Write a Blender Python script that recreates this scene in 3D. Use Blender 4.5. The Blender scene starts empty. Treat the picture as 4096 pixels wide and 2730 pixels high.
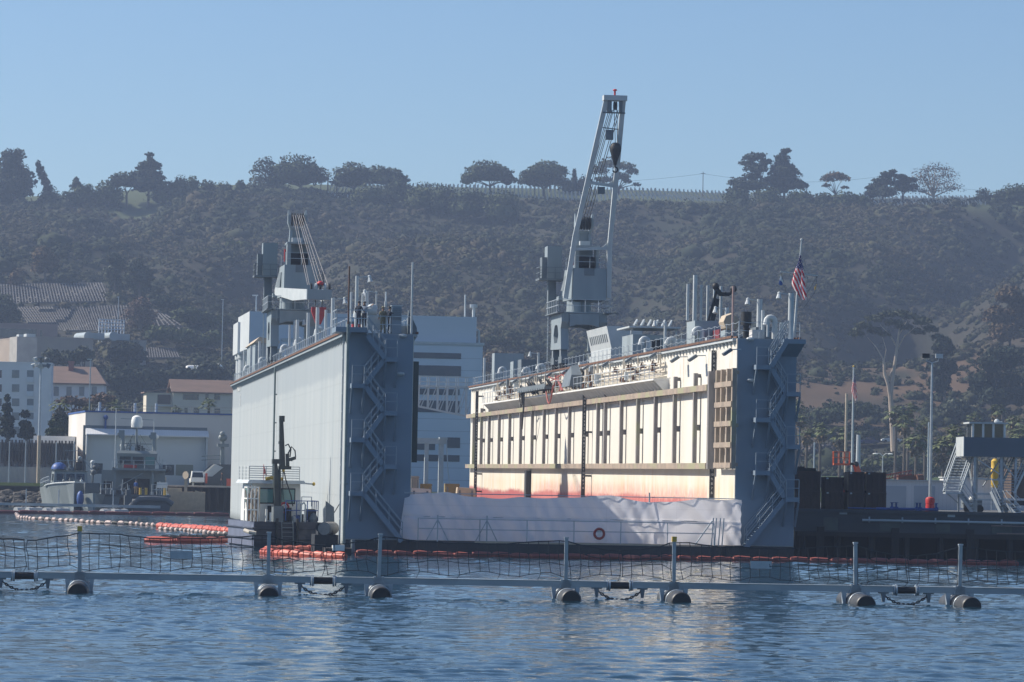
import bpy, bmesh, math, random
import numpy as np
from mathutils import Vector, Matrix
R = math.radians
C = bpy.context.scene.collection
# ---------------------------------------------------------------- survey: where things stand, measured from the boat's camera
F = 14000.0; ROLL = R(1.1); PIT = math.atan(537/14000); EYE = 5.2
cR, sR, cP, sP = math.cos(ROLL), math.sin(ROLL), math.cos(PIT), math.sin(PIT)
CAMP = Vector((0, 0, EYE))
def ray(px, py):
    u, v = px-2048, 1365-py
    a, b = u*cR-v*sR, u*sR+v*cR
    return Vector((a, F*cP-b*sP, F*sP+b*cP))
def at(px, py, Y):
    d = ray(px, py); return CAMP+d*(Y/d.y)
def atz(px, py, z):
    d = ray(px, py); return CAMP+d*((z-EYE)/d.z)
def proj(p):
    x, y, z = p[0], p[1], p[2]-EYE
    f = y*cP+z*sP; b = -y*sP+z*cP; a = x
    u = (a*cR+b*sR)*F/f; v = (-a*sR+b*cR)*F/f
    return 2048+u, 1365-v
TH = R(7.43)
DE = Vector((math.cos(TH), math.sin(TH), 0)); DD = Vector((-math.sin(TH), math.cos(TH), 0))
DO = at(2945, 1700, 227.6); DO.z = 0
DM = Matrix.Translation(DO) @ Matrix.Rotation(TH, 4, 'Z'); DMI = DM.inverted()
def dray(px, py):
    return DMI @ CAMP, DMI.to_3x3() @ ray(px, py)
def dx(px, py, x):
    o, d = dray(px, py); return o+d*((x-o.x)/d.x)
def dy(px, py, y):
    o, d = dray(px, py); return o+d*((y-o.y)/d.y)
def dproj(p): return proj(DM @ Vector(p))
def alongy(px, x, z):                     # how far along the dock a thing at x, z stands
    lo, hi = -20., 200.
    s = dproj((x, lo, z))[0] < dproj((x, hi, z))[0]
    for _ in range(40):
        m = (lo+hi)/2
        if (dproj((x, m, z))[0] < px) == s: lo = m
        else: hi = m
    return lo
def heightat(py, x, y):
    lo, hi = -2., 60.
    for _ in range(40):
        m = (lo+hi)/2
        if dproj((x, y, m))[1] > py: lo = m
        else: hi = m
    return lo
# ---------------------------------------------------------------- mesh builder
class MB:
    def __init__(s): s.v = []; s.f = []
    def add(s, vs, fs):
        n = len(s.v); s.v += [tuple(v) for v in vs]; s.f += [tuple(i+n for i in f) for f in fs]; return s
    def box(s, x0, x1, y0, y1, z0, z1):
        if x0 > x1: x0, x1 = x1, x0
        if y0 > y1: y0, y1 = y1, y0
        if z0 > z1: z0, z1 = z1, z0
        return s.add([(x0,y0,z0),(x1,y0,z0),(x1,y1,z0),(x0,y1,z0),(x0,y0,z1),(x1,y0,z1),(x1,y1,z1),(x0,y1,z1)],
                     [(0,3,2,1),(4,5,6,7),(0,1,5,4),(1,2,6,5),(2,3,7,6),(3,0,4,7)])
    def bar(s, p, q, w, h=None, up=(0,0,1)):
        p, q = Vector(p), Vector(q); h = h or w
        t = (q-p).normalized(); up = Vector(up)
        if abs(t.dot(up)) > .95: up = Vector((0,1,0)) if abs(t.y) < .9 else Vector((1,0,0))
        a = t.cross(up).normalized()*w/2; b = a.cross(t).normalized()*h/2
        return s.add([p-a-b,p+a-b,p+a+b,p-a+b,q-a-b,q+a-b,q+a+b,q-a+b],
                     [(0,1,2,3),(7,6,5,4),(0,4,5,1),(1,5,6,2),(2,6,7,3),(3,7,4,0)])
    def cyl(s, p, q, r0, r1=None, n=10):
        r1 = r0 if r1 is None else r1
        p, q = Vector(p), Vector(q); t = (q-p).normalized()
        a = t.orthogonal().normalized(); b = t.cross(a)
        vs = [p+(a*math.cos(k*6.28318/n)+b*math.sin(k*6.28318/n))*r0 for k in range(n)]
        vs += [q+(a*math.cos(k*6.28318/n)+b*math.sin(k*6.28318/n))*r1 for k in range(n)]
        return s.add(vs, [(k,(k+1)%n,n+(k+1)%n,n+k) for k in range(n)]+[tuple(range(n-1,-1,-1)), tuple(range(n,2*n))])
    def tube(s, pts, r, n=6):
        pts = [Vector(p) for p in pts]; rs = r if isinstance(r, (list, tuple)) else [r]*len(pts)
        vs = []; fs = []; a = None
        for i, p in enumerate(pts):
            t = (pts[min(i+1, len(pts)-1)]-pts[max(i-1, 0)]).normalized()
            a = t.orthogonal().normalized() if a is None else (a-t*a.dot(t)).normalized()
            b = t.cross(a)
            vs += [p+(a*math.cos(k*6.28318/n)+b*math.sin(k*6.28318/n))*rs[i] for k in range(n)]
        for i in range(len(pts)-1):
            fs += [(i*n+k, i*n+(k+1)%n, (i+1)*n+(k+1)%n, (i+1)*n+k) for k in range(n)]
        m = (len(pts)-1)*n
        return s.add(vs, fs+[tuple(range(n-1,-1,-1)), tuple(range(m, m+n))])
    def prism(s, poly, vec):
        vec = Vector(vec); n = len(poly); P = [Vector(p) for p in poly]
        return s.add(P+[p+vec for p in P], [tuple(range(n-1,-1,-1)), tuple(range(n,2*n))]+[(k,(k+1)%n,n+(k+1)%n,n+k) for k in range(n)])
    def ball(s, c, r, nu=12, nv=8, z0=-1.):
        if not isinstance(r, (tuple, list)): r = (r, r, r)
        vs = []; t0 = math.asin(z0)
        for j in range(nv+1):
            t = t0+(math.pi/2-t0)*j/nv
            for i in range(nu):
                a = 6.28318*i/nu
                vs.append((c[0]+r[0]*math.cos(t)*math.cos(a), c[1]+r[1]*math.cos(t)*math.sin(a), c[2]+r[2]*math.sin(t)))
        fs = [(j*nu+i, j*nu+(i+1)%nu, (j+1)*nu+(i+1)%nu, (j+1)*nu+i) for j in range(nv) for i in range(nu)]
        fs.append(tuple(range(nu-1,-1,-1)))
        return s.add(vs, fs)
    def lathe(s, prof, c=(0,0,0), n=14):
        vs = []; fs = []
        for r, z in prof:
            vs += [(c[0]+r*math.cos(6.28318*i/n), c[1]+r*math.sin(6.28318*i/n), c[2]+z) for i in range(n)]
        for j in range(len(prof)-1):
            fs += [(j*n+i, j*n+(i+1)%n, (j+1)*n+(i+1)%n, (j+1)*n+i) for i in range(n)]
        fs += [tuple(range(n-1,-1,-1)), tuple(range((len(prof)-1)*n, len(prof)*n))]
        return s.add(vs, fs)
    def hull(s, secs):                    # loft of equal-length rings
        n = len(secs[0]); vs = [p for r in secs for p in r]
        fs = [(j*n+i, j*n+(i+1)%n, (j+1)*n+(i+1)%n, (j+1)*n+i) for j in range(len(secs)-1) for i in range(n)]
        fs += [tuple(range(n-1,-1,-1)), tuple(range((len(secs)-1)*n, len(secs)*n))]
        return s.add(vs, fs)
    def torus(s, c, Rr, r, ax='y', n=20, m=8):
        vs = []
        for i in range(n):
            a = 6.28318*i/n
            for j in range(m):
                b = 6.28318*j/m; q = Rr+r*math.cos(b); h = r*math.sin(b)
                u, v = q*math.cos(a), q*math.sin(a)
                vs.append({'y': (c[0]+u, c[1]+h, c[2]+v), 'x': (c[0]+h, c[1]+u, c[2]+v), 'z': (c[0]+u, c[1]+v, c[2]+h)}[ax])
        return s.add(vs, [(i*m+j, ((i+1)%n)*m+j, ((i+1)%n)*m+(j+1)%m, i*m+(j+1)%m) for i in range(n) for j in range(m)])
    def rail(s, pts, h=1.05, step=1.6, r=.025, levels=(1., .52), sag=0.):
        # stanchions and rails along a polyline
        pts = [Vector(p) for p in pts]
        for p, q in zip(pts, pts[1:]):
            L = (q-p).length; k = max(1, round(L/step))
            for i in range(k+1):
                b = p.lerp(q, i/k); s.cyl(b, b+Vector((0,0,h)), r, n=5)
            for lv in levels:
                if sag:
                    for i in range(k):
                        a, b = p.lerp(q, i/k), p.lerp(q, (i+1)/k); m = a.lerp(b, .5)
                        s.tube([a+Vector((0,0,h*lv)), m+Vector((0,0,h*lv-sag)), b+Vector((0,0,h*lv))], r*.7, 4)
                else: s.bar(p+Vector((0,0,h*lv)), q+Vector((0,0,h*lv)), r*1.6)
        return s
    def build(s, name, m, parent=None, world=False, smooth=True, kind=None, label=None):
        if world and parent is not None:
            inv = MW[parent.name].inverted(); vs = [tuple(inv @ Vector(v)) for v in s.v]
        else: vs = s.v
        me = bpy.data.meshes.new(name); me.from_pydata(vs, [], s.f); me.validate()
        bm = bmesh.new(); bm.from_mesh(me); bmesh.ops.recalc_face_normals(bm, faces=bm.faces); bm.to_mesh(me); bm.free()
        if smooth:
            me.polygons.foreach_set('use_smooth', [True]*len(me.polygons)); me.set_sharp_from_angle(angle=R(32))
        return link(name, me, m, parent, kind, label)
MW = {}
def link(name, me, m, parent=None, kind=None, label=None):
    o = bpy.data.objects.new(name, me); C.objects.link(o)
    for mm in (m if isinstance(m, (list, tuple)) else [m]):
        if mm is not None: me.materials.append(mm)
    if parent is not None: o.parent = parent; MW[o.name] = MW[parent.name]
    else: MW[o.name] = Matrix.Identity(4)
    if kind: o['kind'] = kind
    if label: o['label'] = label
    return o
def thing(name, label, cat, loc=(0,0,0), rz=0., group=None):
    o = bpy.data.objects.new(name, None); C.objects.link(o); o.empty_display_size = .3
    o.location = loc; o.rotation_euler = (0, 0, rz); o['label'] = label; o['category'] = cat
    if group: o['group'] = group
    MW[o.name] = Matrix.Translation(Vector(loc)) @ Matrix.Rotation(rz, 4, 'Z')
    return o
def tag(o, label, cat, group=None):
    o['label'] = label; o['category'] = cat
    if group: o['group'] = group
    return o
def dup(root, loc, rz=None, label=None, group=None, sc=None):
    r = root.copy(); C.objects.link(r); r.location = loc
    if rz is not None: r.rotation_euler = (0, 0, rz)
    if sc: r.scale = (sc, sc, sc)
    if label: r['label'] = label
    if group: r['group'] = group
    MW[r.name] = Matrix.Translation(Vector(loc)) @ Matrix.Rotation(r.rotation_euler.z, 4, 'Z')
    for ch in [o for o in bpy.data.objects if o.parent == root]:
        c = ch.copy(); C.objects.link(c); c.parent = r
        for g in [o for o in bpy.data.objects if o.parent == ch]:
            d = g.copy(); C.objects.link(d); d.parent = c
    return r
def text(name, s, size, M, m, parent, extrude=.004, align='CENTER', space=1.0):
    cu = bpy.data.curves.new(name, 'FONT'); cu.body = s; cu.size = size; cu.align_x = align; cu.extrude = extrude; cu.space_line = space
    tmp = bpy.data.objects.new(name+'_curve', cu); C.objects.link(tmp)
    bpy.context.view_layer.update()
    me = bpy.data.meshes.new_from_object(tmp.evaluated_get(bpy.context.evaluated_depsgraph_get()))
    bpy.data.objects.remove(tmp); me.transform(M); me.name = name; me.materials.clear()
    return link(name, me, m, parent)
# ---------------------------------------------------------------- materials
def nmat(name):
    m = bpy.data.materials.new(name); m.use_nodes = True
    nt = m.node_tree; return m, nt, nt.nodes['Principled BSDF']
def noise(nt, s, st=(1,1,1), detail=4., rough=.55, coord='Object', vec=None):
    tc = nt.nodes.new('ShaderNodeTexCoord'); mp = nt.nodes.new('ShaderNodeMapping'); n = nt.nodes.new('ShaderNodeTexNoise')
    mp.inputs['Scale'].default_value = st
    nt.links.new(tc.outputs[coord], mp.inputs[0]); nt.links.new(mp.outputs[0], n.inputs['Vector'])
    n.inputs['Scale'].default_value = s; n.inputs['Detail'].default_value = detail; n.inputs['Roughness'].default_value = rough
    return n
def ramp(nt, src, a, b):
    r = nt.nodes.new('ShaderNodeMapRange'); r.inputs[1].default_value = a; r.inputs[2].default_value = b
    nt.links.new(src, r.inputs[0]); return r.outputs[0]
def mix(nt, fac, a, b, mode='MIX'):
    x = nt.nodes.new('ShaderNodeMix'); x.data_type = 'RGBA'; x.blend_type = mode
    if isinstance(fac, (int, float)): x.inputs[0].default_value = fac
    else: nt.links.new(fac, x.inputs[0])
    for k, i in ((a, 6), (b, 7)):
        if isinstance(k, tuple): x.inputs[i].default_value = (*k[:3], 1)
        else: nt.links.new(k, x.inputs[i])
    return x.outputs[2]
def math_(nt, op, a, b=None, clamp=False):
    x = nt.nodes.new('ShaderNodeMath'); x.operation = op; x.use_clamp = clamp
    for k, i in ((a, 0), (b, 1)):
        if k is None: continue
        if isinstance(k, (int, float)): x.inputs[i].default_value = k
        else: nt.links.new(k, x.inputs[i])
    return x.outputs[0]
def mat(name, c1, c2=None, s=1., st=(1,1,1), rough=.6, metal=0., bump=0., bs=None, c3=None, s3=.5, st3=(1,1,1), t3=.6, isl=0., spec=.4):
    m, nt, p = nmat(name)
    c2 = c2 or tuple(x*.8 for x in c1)
    n = noise(nt, s, st); col = mix(nt, ramp(nt, n.outputs[0], .35, .65), c1, c2)
    if c3:
        k = noise(nt, s3, st3, 6.); col = mix(nt, ramp(nt, k.outputs[0], t3, t3+.07), col, c3)
    if isl:
        g = nt.nodes.new('ShaderNodeNewGeometry')
        hs = nt.nodes.new('ShaderNodeHueSaturation'); nt.links.new(col, hs.inputs['Color'])
        nt.links.new(math_(nt, 'MULTIPLY_ADD', g.outputs['Random Per Island'], isl*2), hs.inputs['Value'])
        nt.nodes[-1]; mm = hs.inputs['Value'].links[0].from_node; mm.inputs[2].default_value = 1-isl
        col = hs.outputs[0]
    nt.links.new(col, p.inputs['Base Color'])
    p.inputs['Roughness'].default_value = rough; p.inputs['Metallic'].default_value = metal
    p.inputs['Specular IOR Level'].default_value = spec
    if bump:
        b = nt.nodes.new('ShaderNodeBump'); b.inputs['Strength'].default_value = bump; b.inputs['Distance'].default_value = .1
        bn = noise(nt, bs or s*4, st); nt.links.new(bn.outputs[0], b.inputs['Height']); nt.links.new(b.outputs[0], p.inputs['Normal'])
    return m
GREY = mat('haze_grey_paint', (.30,.345,.365), (.26,.31,.335), .5, (1,1,.12), .5, c3=(.22,.26,.28), s3=.25, st3=(1,1,.15), t3=.62)
GREYD = mat('dark_grey_paint', (.16,.19,.21), (.12,.145,.165), 1., rough=.55)
GREYL = mat('pale_grey_paint', (.50,.53,.54), (.42,.46,.47), 1., rough=.5)
WHITE = mat('white_paint', (.78,.78,.75), (.70,.70,.67), 1.2, rough=.5)
STEEL = mat('galvanised_steel', (.42,.47,.51), (.34,.39,.43), 3., rough=.45, metal=.15)
BLACK = mat('black_rubber', (.022,.024,.027), (.012,.013,.015), 3., rough=.6)
RUST = mat('rusty_brown', (.17,.085,.05), (.10,.055,.04), 2., rough=.85)
RED = mat('red_paint', (.48,.03,.035), (.38,.03,.03), 2., rough=.5)
ORANGE = mat('orange_vinyl', (.60,.125,.075), (.44,.085,.055), 1.2, rough=.5, bump=.5, bs=5)
YELL = mat('yellow_paint', (.68,.44,.06), (.52,.34,.05), 2., rough=.5)
BLUE = mat('blue_paint', (.035,.10,.32), (.03,.07,.22), 2., rough=.5)
GLASS = mat('dark_window_glass', (.02,.028,.035), (.015,.02,.026), .3, rough=.08, spec=.8)
TAN = mat('beige_canvas', (.48,.40,.30), (.40,.33,.25), 2., rough=.8)
CONC = mat('concrete', (.36,.345,.32), (.28,.27,.255), .6, rough=.85, bump=.2)
DARKW = mat('weathered_dark_timber', (.045,.039,.036), (.025,.022,.022), .6, (1,1,.3), .9, bump=.3)
TIMB = mat('weathered_fender_timber', (.36,.29,.23), (.25,.21,.175), 1.2, (1,1,1), .9, bump=.3, c3=(.30,.29,.19), s3=.25, t3=.52)
TIMBV = mat('grey_fender_timber', (.25,.235,.235), (.17,.165,.17), 1.5, (1,1,.3), .9, bump=.3, c3=(.24,.25,.18), s3=.2, t3=.56)
SKIN = mat('skin', (.42,.24,.16), (.38,.21,.14), 4, rough=.6)
# ---------------------------------------------------------------- camera, sun, sky
sc = bpy.context.scene
cam = bpy.data.cameras.new('camera'); co = bpy.data.objects.new('camera', cam); C.objects.link(co); sc.camera = co
cam.sensor_fit = 'HORIZONTAL'; cam.sensor_width = 36; cam.lens = F/4096*36; cam.clip_start = 1; cam.clip_end = 6000
co.matrix_world = Matrix(((cR,-sR,0,0),(-sR*sP,-cR*sP,-cP,0),(sR*cP,cR*cP,-sP,EYE),(0,0,0,1)))
SUNV = (-DE*math.cos(R(22))+DD*math.sin(R(22)))*math.cos(R(39.5)); SUNV.z = math.sin(R(39.5))
sl = bpy.data.lights.new('sun', 'SUN'); sl.energy = 5.0; sl.angle = R(.53); sl.color = (1, .92, .80)
so = bpy.data.objects.new('sun', sl); C.objects.link(so); so.rotation_euler = SUNV.to_track_quat('Z', 'Y').to_euler(); so.location = (0,0,200)
w = bpy.data.worlds.new('World'); sc.world = w; w.use_nodes = True
nt = w.node_tree; bg = nt.nodes['Background']; sk = nt.nodes.new('ShaderNodeTexSky'); sk.sky_type = 'NISHITA'; sk.sun_disc = False
sk.sun_elevation = R(39.5); sk.sun_rotation = math.atan2(SUNV.x, SUNV.y); sk.air_density = 1.0; sk.dust_density = .6; sk.ozone_density = 2.0
tn = nt.nodes.new('ShaderNodeMix'); tn.data_type = 'RGBA'; tn.blend_type = 'MULTIPLY'; tn.inputs[0].default_value = 1; tn.inputs[7].default_value = (.72,.86,1.03,1)
nt.links.new(sk.outputs[0], tn.inputs[6]); nt.links.new(tn.outputs[2], bg.inputs[0]); bg.inputs[1].default_value = .085
sc.view_settings.view_transform = 'Standard'; sc.view_settings.look = 'None'; sc.view_settings.exposure = .5; sc.view_settings.gamma = 1
sc.render.engine = 'CYCLES'; sc.cycles.max_bounces = 6; sc.cycles.transparent_max_bounces = 8; sc.cycles.volume_bounces = 0
sc.cycles.use_denoising = True; sc.cycles.caustics_reflective = False; sc.cycles.caustics_refractive = False
sc.cycles.sample_clamp_indirect = 4
# ---------------------------------------------------------------- terrain
_rng = np.random.default_rng(7); _G = _rng.random((64, 64))
def vnoise(x, y):
    xi, yi = np.floor(x).astype(int), np.floor(y).astype(int); fx, fy = x-xi, y-yi
    fx = fx*fx*(3-2*fx); fy = fy*fy*(3-2*fy)
    g = lambda a, b: _G[a % 64, b % 64]
    return (g(xi,yi)*(1-fx)+g(xi+1,yi)*fx)*(1-fy)+(g(xi,yi+1)*(1-fx)+g(xi+1,yi+1)*fx)*fy
def fbm(x, y, o=3):
    t = 0; a = .5
    for _ in range(o): t = t+a*vnoise(x, y); x = x*2.03+11.3; y = y*2.03+5.7; a *= .5
    return t
def segdist(x, y, a, b):
    ax, ay = a; bx, by = b; L = (bx-ax)**2+(by-ay)**2
    t = np.clip(((x-ax)*(bx-ax)+(y-ay)*(by-ay))/L, 0, 1)
    return np.hypot(x-ax-t*(bx-ax), y-ay-t*(by-ay)), t
def terr(x, y):
    x = np.asarray(x, float); y = np.asarray(y, float)
    h = np.interp(y, [0,560,700,760,850,1000,1150,1280,1300,1345,1420,1800], [3,3,6.5,11,26,54,83.5,104.3,107.3,116,118,110])
    px = x/np.maximum(y, 300)*F+2048
    k = np.interp(px, [-800,0,300,700,1100,1850,2600,3400,4096,4900], [.92,.935,.95,.985,1,1,1,.985,1.0,1.04])
    up = np.clip((y-700)/250, 0, 1)*np.clip((1330-y)/60, 0, 1)
    z = 3+(h-3)*k
    z = z+up*((fbm(x/70+3, y/110+2)-.45)*24+(fbm(x/22, y/34, 2)-.4)*5)
    for pts, dep, wd in (([(185,1265),(152,1150),(118,1040),(92,930)],17,20), ([(-139,1300),(-131,1210),(-150,1110)],10,14),
                         ([(60,1240),(30,1080),(48,960)],9,20), ([(-40,1230),(-75,1060),(-60,930)],8,22), ([(-105,1180),(-118,1060)],6,16)):
        for a, b in zip(pts, pts[1:]):
            d, t = segdist(x, y, a, b); z = z-up*dep*1.05*np.exp(-(d/wd)**2)
    return z
_GY = np.arange(440, 1500, 2.)
def ground(px, py):
    d = ray(px, py); t = _GY/d.y
    h = np.nonzero(EYE+d.z*t < terr(d.x*t, _GY))[0]
    return CAMP+d*(float(t[h[0]]) if len(h) else 1310/d.y)
def shore(x): return np.where(x < -14, 452., np.where(x < 30, 398., 352.))
nx, ny = 150, 150
xs = np.linspace(-420, 420, nx); V = []; 
vy = np.concatenate([[0, 0], np.linspace(.001, 1, ny-2)**1.0])
for j in range(ny):
    yy = shore(xs)+vy[j]*(1800-shore(xs)); zz = terr(xs, yy) if j > 0 else np.full(nx, -2.5)
    V.append(np.stack([xs, yy, zz], 1))
V = np.concatenate(V); Fs = [(j*nx+i, j*nx+i+1, (j+1)*nx+i+1, (j+1)*nx+i) for j in range(ny-1) for i in range(nx-1)]
me = bpy.data.meshes.new('hillside_terrain'); me.from_pydata(V.tolist(), [], Fs); me.polygons.foreach_set('use_smooth', [True]*len(Fs))
m, nt, p = nmat('hillside_soil')
n1 = noise(nt, .03, detail=6); n2 = noise(nt, .25, detail=5); n3 = noise(nt, .012, detail=3)
c = mix(nt, ramp(nt, n1.outputs[0], .4, .62), (.038,.036,.028), (.032,.037,.026))
c = mix(nt, ramp(nt, n2.outputs[0], .52, .66), c, (.050,.044,.034))
# lawns of the burial ground above the brow and the green verge by the road below
g = nt.nodes.new('ShaderNodeNewGeometry'); sx = nt.nodes.new('ShaderNodeSeparateXYZ'); nt.links.new(g.outputs['Position'], sx.inputs[0])
c = mix(nt, ramp(nt, sx.outputs[1], 1284, 1296), c, (.075,.092,.052))
be = nt.nodes.new('ShaderNodeAttribute'); be.attribute_name = 'bare_earth'; c = mix(nt, be.outputs['Fac'], c, (.115,.078,.053))
low = math_(nt, 'MULTIPLY', ramp(nt, sx.outputs[1], 760, 690), ramp(nt, n3.outputs[0], .42, .5)); c = mix(nt, low, c, (.05,.075,.03))
nt.links.new(c, p.inputs['Base Color']); p.inputs['Roughness'].default_value = .95; p.inputs['Specular IOR Level'].default_value = .1
pxv = V[:,0]/np.maximum(V[:,1],1)*F+2048; msk = np.clip(1-np.abs((pxv-3620)/560)**3, 0, 1)*np.clip((V[:,1]-790)/40, 0, 1)*np.clip((1010-V[:,1])/70, 0, 1)*np.clip((fbm(V[:,0]/16, V[:,1]/22)-.25)*4, 0, 1)
me.attributes.new('bare_earth', 'FLOAT', 'POINT').data.foreach_set('value', msk.astype(np.float32))
link('hillside_terrain', me, m, kind='structure')
# ---------------------------------------------------------------- water
wr = np.random.default_rng(4); ny_, nx_ = 860, 460
yy = 62*np.exp(np.linspace(0, math.log(470/62.), ny_)); uu = np.linspace(-.27, .27, nx_); WX = uu[None]*yy[:,None]; WY = np.repeat(yy[:,None], nx_, 1); WZ = np.zeros_like(WX)
for k in range(46):
    lam = .5*math.exp(wr.random()*1.55); th = R(-75)+wr.normal()*.55; kk = 6.283/lam
    WZ += .0040*lam*(1 if lam < 1.6 else .75)*np.sin(kk*(WX*math.cos(th)+WY*math.sin(th))+wr.random()*6.283)*np.clip(lam/(WY*.0045), 0, 1)
patch = .15+1.7*fbm(WX/7+3, WY/30+7, 3); edge = np.clip((.27-np.abs(uu))/.03, 0, 1)[None]*np.clip((WY-62)/6, 0, 1)*np.clip((468-WY)/12, 0, 1)
WZ *= patch*edge
vs = np.stack([WX, WY, WZ], 2).reshape(-1,3); fq = (np.arange(ny_-1)[:,None]*nx_+np.arange(nx_-1)[None]).ravel(); fq = np.stack([fq, fq+1, fq+nx_+1, fq+nx_], 1)
n0 = len(vs); o = [(-850,-50,0),(850,-50,0),(850,62,0),(-850,62,0),(850,470,0),(-850,470,0)]
vs = np.concatenate([vs, np.array(o, float)]); x6, x47 = .27*62, .27*470
ex = [(n0,n0+1,n0+2,nx_-1,0,n0+3),(n0+2,n0+4,n0-1,nx_-1),(n0+3,0,n0-nx_,n0+5)]
me = bpy.data.meshes.new('water'); me.from_pydata(vs.tolist(), [], fq.tolist()+ex); me.polygons.foreach_set('use_smooth', [True]*len(me.polygons))
m, nt, p = nmat('harbour_water')
p.inputs['Base Color'].default_value = (.010,.036,.058,1); p.inputs['Roughness'].default_value = .05; p.inputs['IOR'].default_value = 1.33
a = noise(nt, 1.5, (.75,1.,1), 4., .6); d = noise(nt, .05, (.6,1.,1), 3.)
bp = nt.nodes.new('ShaderNodeBump'); bp.inputs['Strength'].default_value = 1.; bp.inputs['Distance'].default_value = .055
nt.links.new(math_(nt, 'MULTIPLY', a.outputs[0], ramp(nt, d.outputs[0], .2, .65)), bp.inputs['Height']); nt.links.new(bp.outputs[0], p.inputs['Normal'])
link('water', me, m, kind='structure')
# ---------------------------------------------------------------- haze
HZ = MB().box(-880,880,-60,1830,-3.5,150).build('haze', None, smooth=False, kind='stuff')
m = bpy.data.materials.new('sea_haze'); m.use_nodes = True; nt = m.node_tree; nt.nodes.remove(nt.nodes['Principled BSDF'])
pv = nt.nodes.new('ShaderNodeVolumePrincipled'); pv.inputs['Color'].default_value = (.56,.71,1,1); pv.inputs['Density'].default_value = .00021; pv.inputs['Anisotropy'].default_value = .2
nt.links.new(pv.outputs[0], nt.nodes['Material Output'].inputs['Volume']); HZ.data.materials.append(m)
# ================================================================ floating dry dock
ZT = heightat(1355, 0, 0); ZTL = heightat(1333, -25.2, 0)
XL = dy(1389, 1700, 0).x; XI = dy(1647, 1700, 0).x; XR = dy(3182, 1700, 0).x; DL = 146.
print('dock', ZT, ZTL, XL, XI, XR, dx(1900,1700,0), dx(930,1700,XL), proj((0,227,0)))
dock = thing('floating_dry_dock', 'huge grey floating dry dock with white inner side wall and zigzag stairs on its ends', 'dry dock', DO, TH)
def mb_deckpoly(m): return m
def wall_mat():
    m, nt, p = nmat('grey_side_plating')
    n = noise(nt, .35, (1,1,.06), 5); n2 = noise(nt, 1.6, (1,1,.03), 4)
    c = mix(nt, ramp(nt, n.outputs[0], .3, .7), (.43,.46,.465), (.35,.39,.405)); c = mix(nt, math_(nt, 'MULTIPLY', ramp(nt, n2.outputs[0], .46, .7), .7), c, (.46,.48,.47)); n4 = noise(nt, .8, (1,1,.02), 5, .6); c = mix(nt, math_(nt, 'MULTIPLY', ramp(nt, n4.outputs[0], .55, .7), .35), c, (.22,.25,.26))
    tc = nt.nodes.new('ShaderNodeTexCoord'); sx = nt.nodes.new('ShaderNodeSeparateXYZ'); nt.links.new(tc.outputs['Object'], sx.inputs[0])
    n3 = noise(nt, .12, (1,1,.2), 3); zz = math_(nt, 'ADD', sx.outputs[2], math_(nt, 'MULTIPLY', n3.outputs[0], 1.2))
    c = mix(nt, math_(nt, 'MULTIPLY', ramp(nt, zz, 12.05, 12.35), .5), c, (.27,.31,.34))     # repainted upper strake
    c = mix(nt, math_(nt, 'MULTIPLY', ramp(nt, sx.outputs[2], 1.0, .3), .75), c, (.15,.165,.155))    # weed and grime at the float line
    fz_ = math_(nt, 'ABSOLUTE', math_(nt, 'SUBTRACT', math_(nt, 'FRACT', math_(nt, 'MULTIPLY', sx.outputs[2], 1/2.45)), .5))
    c = mix(nt, math_(nt, 'MULTIPLY', ramp(nt, fz_, .025, .0), .22), c, (.20,.23,.24))                 # weld seams between strakes
    ru = noise(nt, .55, (1,1,.035), 6, .7); c = mix(nt, math_(nt, 'MULTIPLY', ramp(nt, ru.outputs[0], .68, .76), .35), c, (.27,.20,.15))
    nt.links.new(c, p.inputs['Base Color']); p.inputs['Roughness'].default_value = .5; p.inputs['Specular IOR Level'].default_value = .3
    b = nt.nodes.new('ShaderNodeBump'); b.inputs['Strength'].default_value = .25; b.inputs['Distance'].default_value = .05
    wv = nt.nodes.new('ShaderNodeTexWave'); wv.wave_type = 'BANDS'; wv.bands_direction = 'Y'; wv.inputs['Scale'].default_value = .4; wv.inputs['Distortion'].default_value = .6
    nt.links.new(tc.outputs['Object'], wv.inputs['Vector']); nt.links.new(wv.outputs[0], b.inputs['Height']); nt.links.new(b.outputs[0], p.inputs['Normal'])
    return m
PLATE = wall_mat()
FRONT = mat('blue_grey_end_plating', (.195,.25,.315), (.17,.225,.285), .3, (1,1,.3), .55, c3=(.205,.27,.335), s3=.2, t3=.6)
HULLB = mat('black_boot_topping', (.03,.035,.042), (.02,.024,.03), .5, rough=.6)
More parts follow.
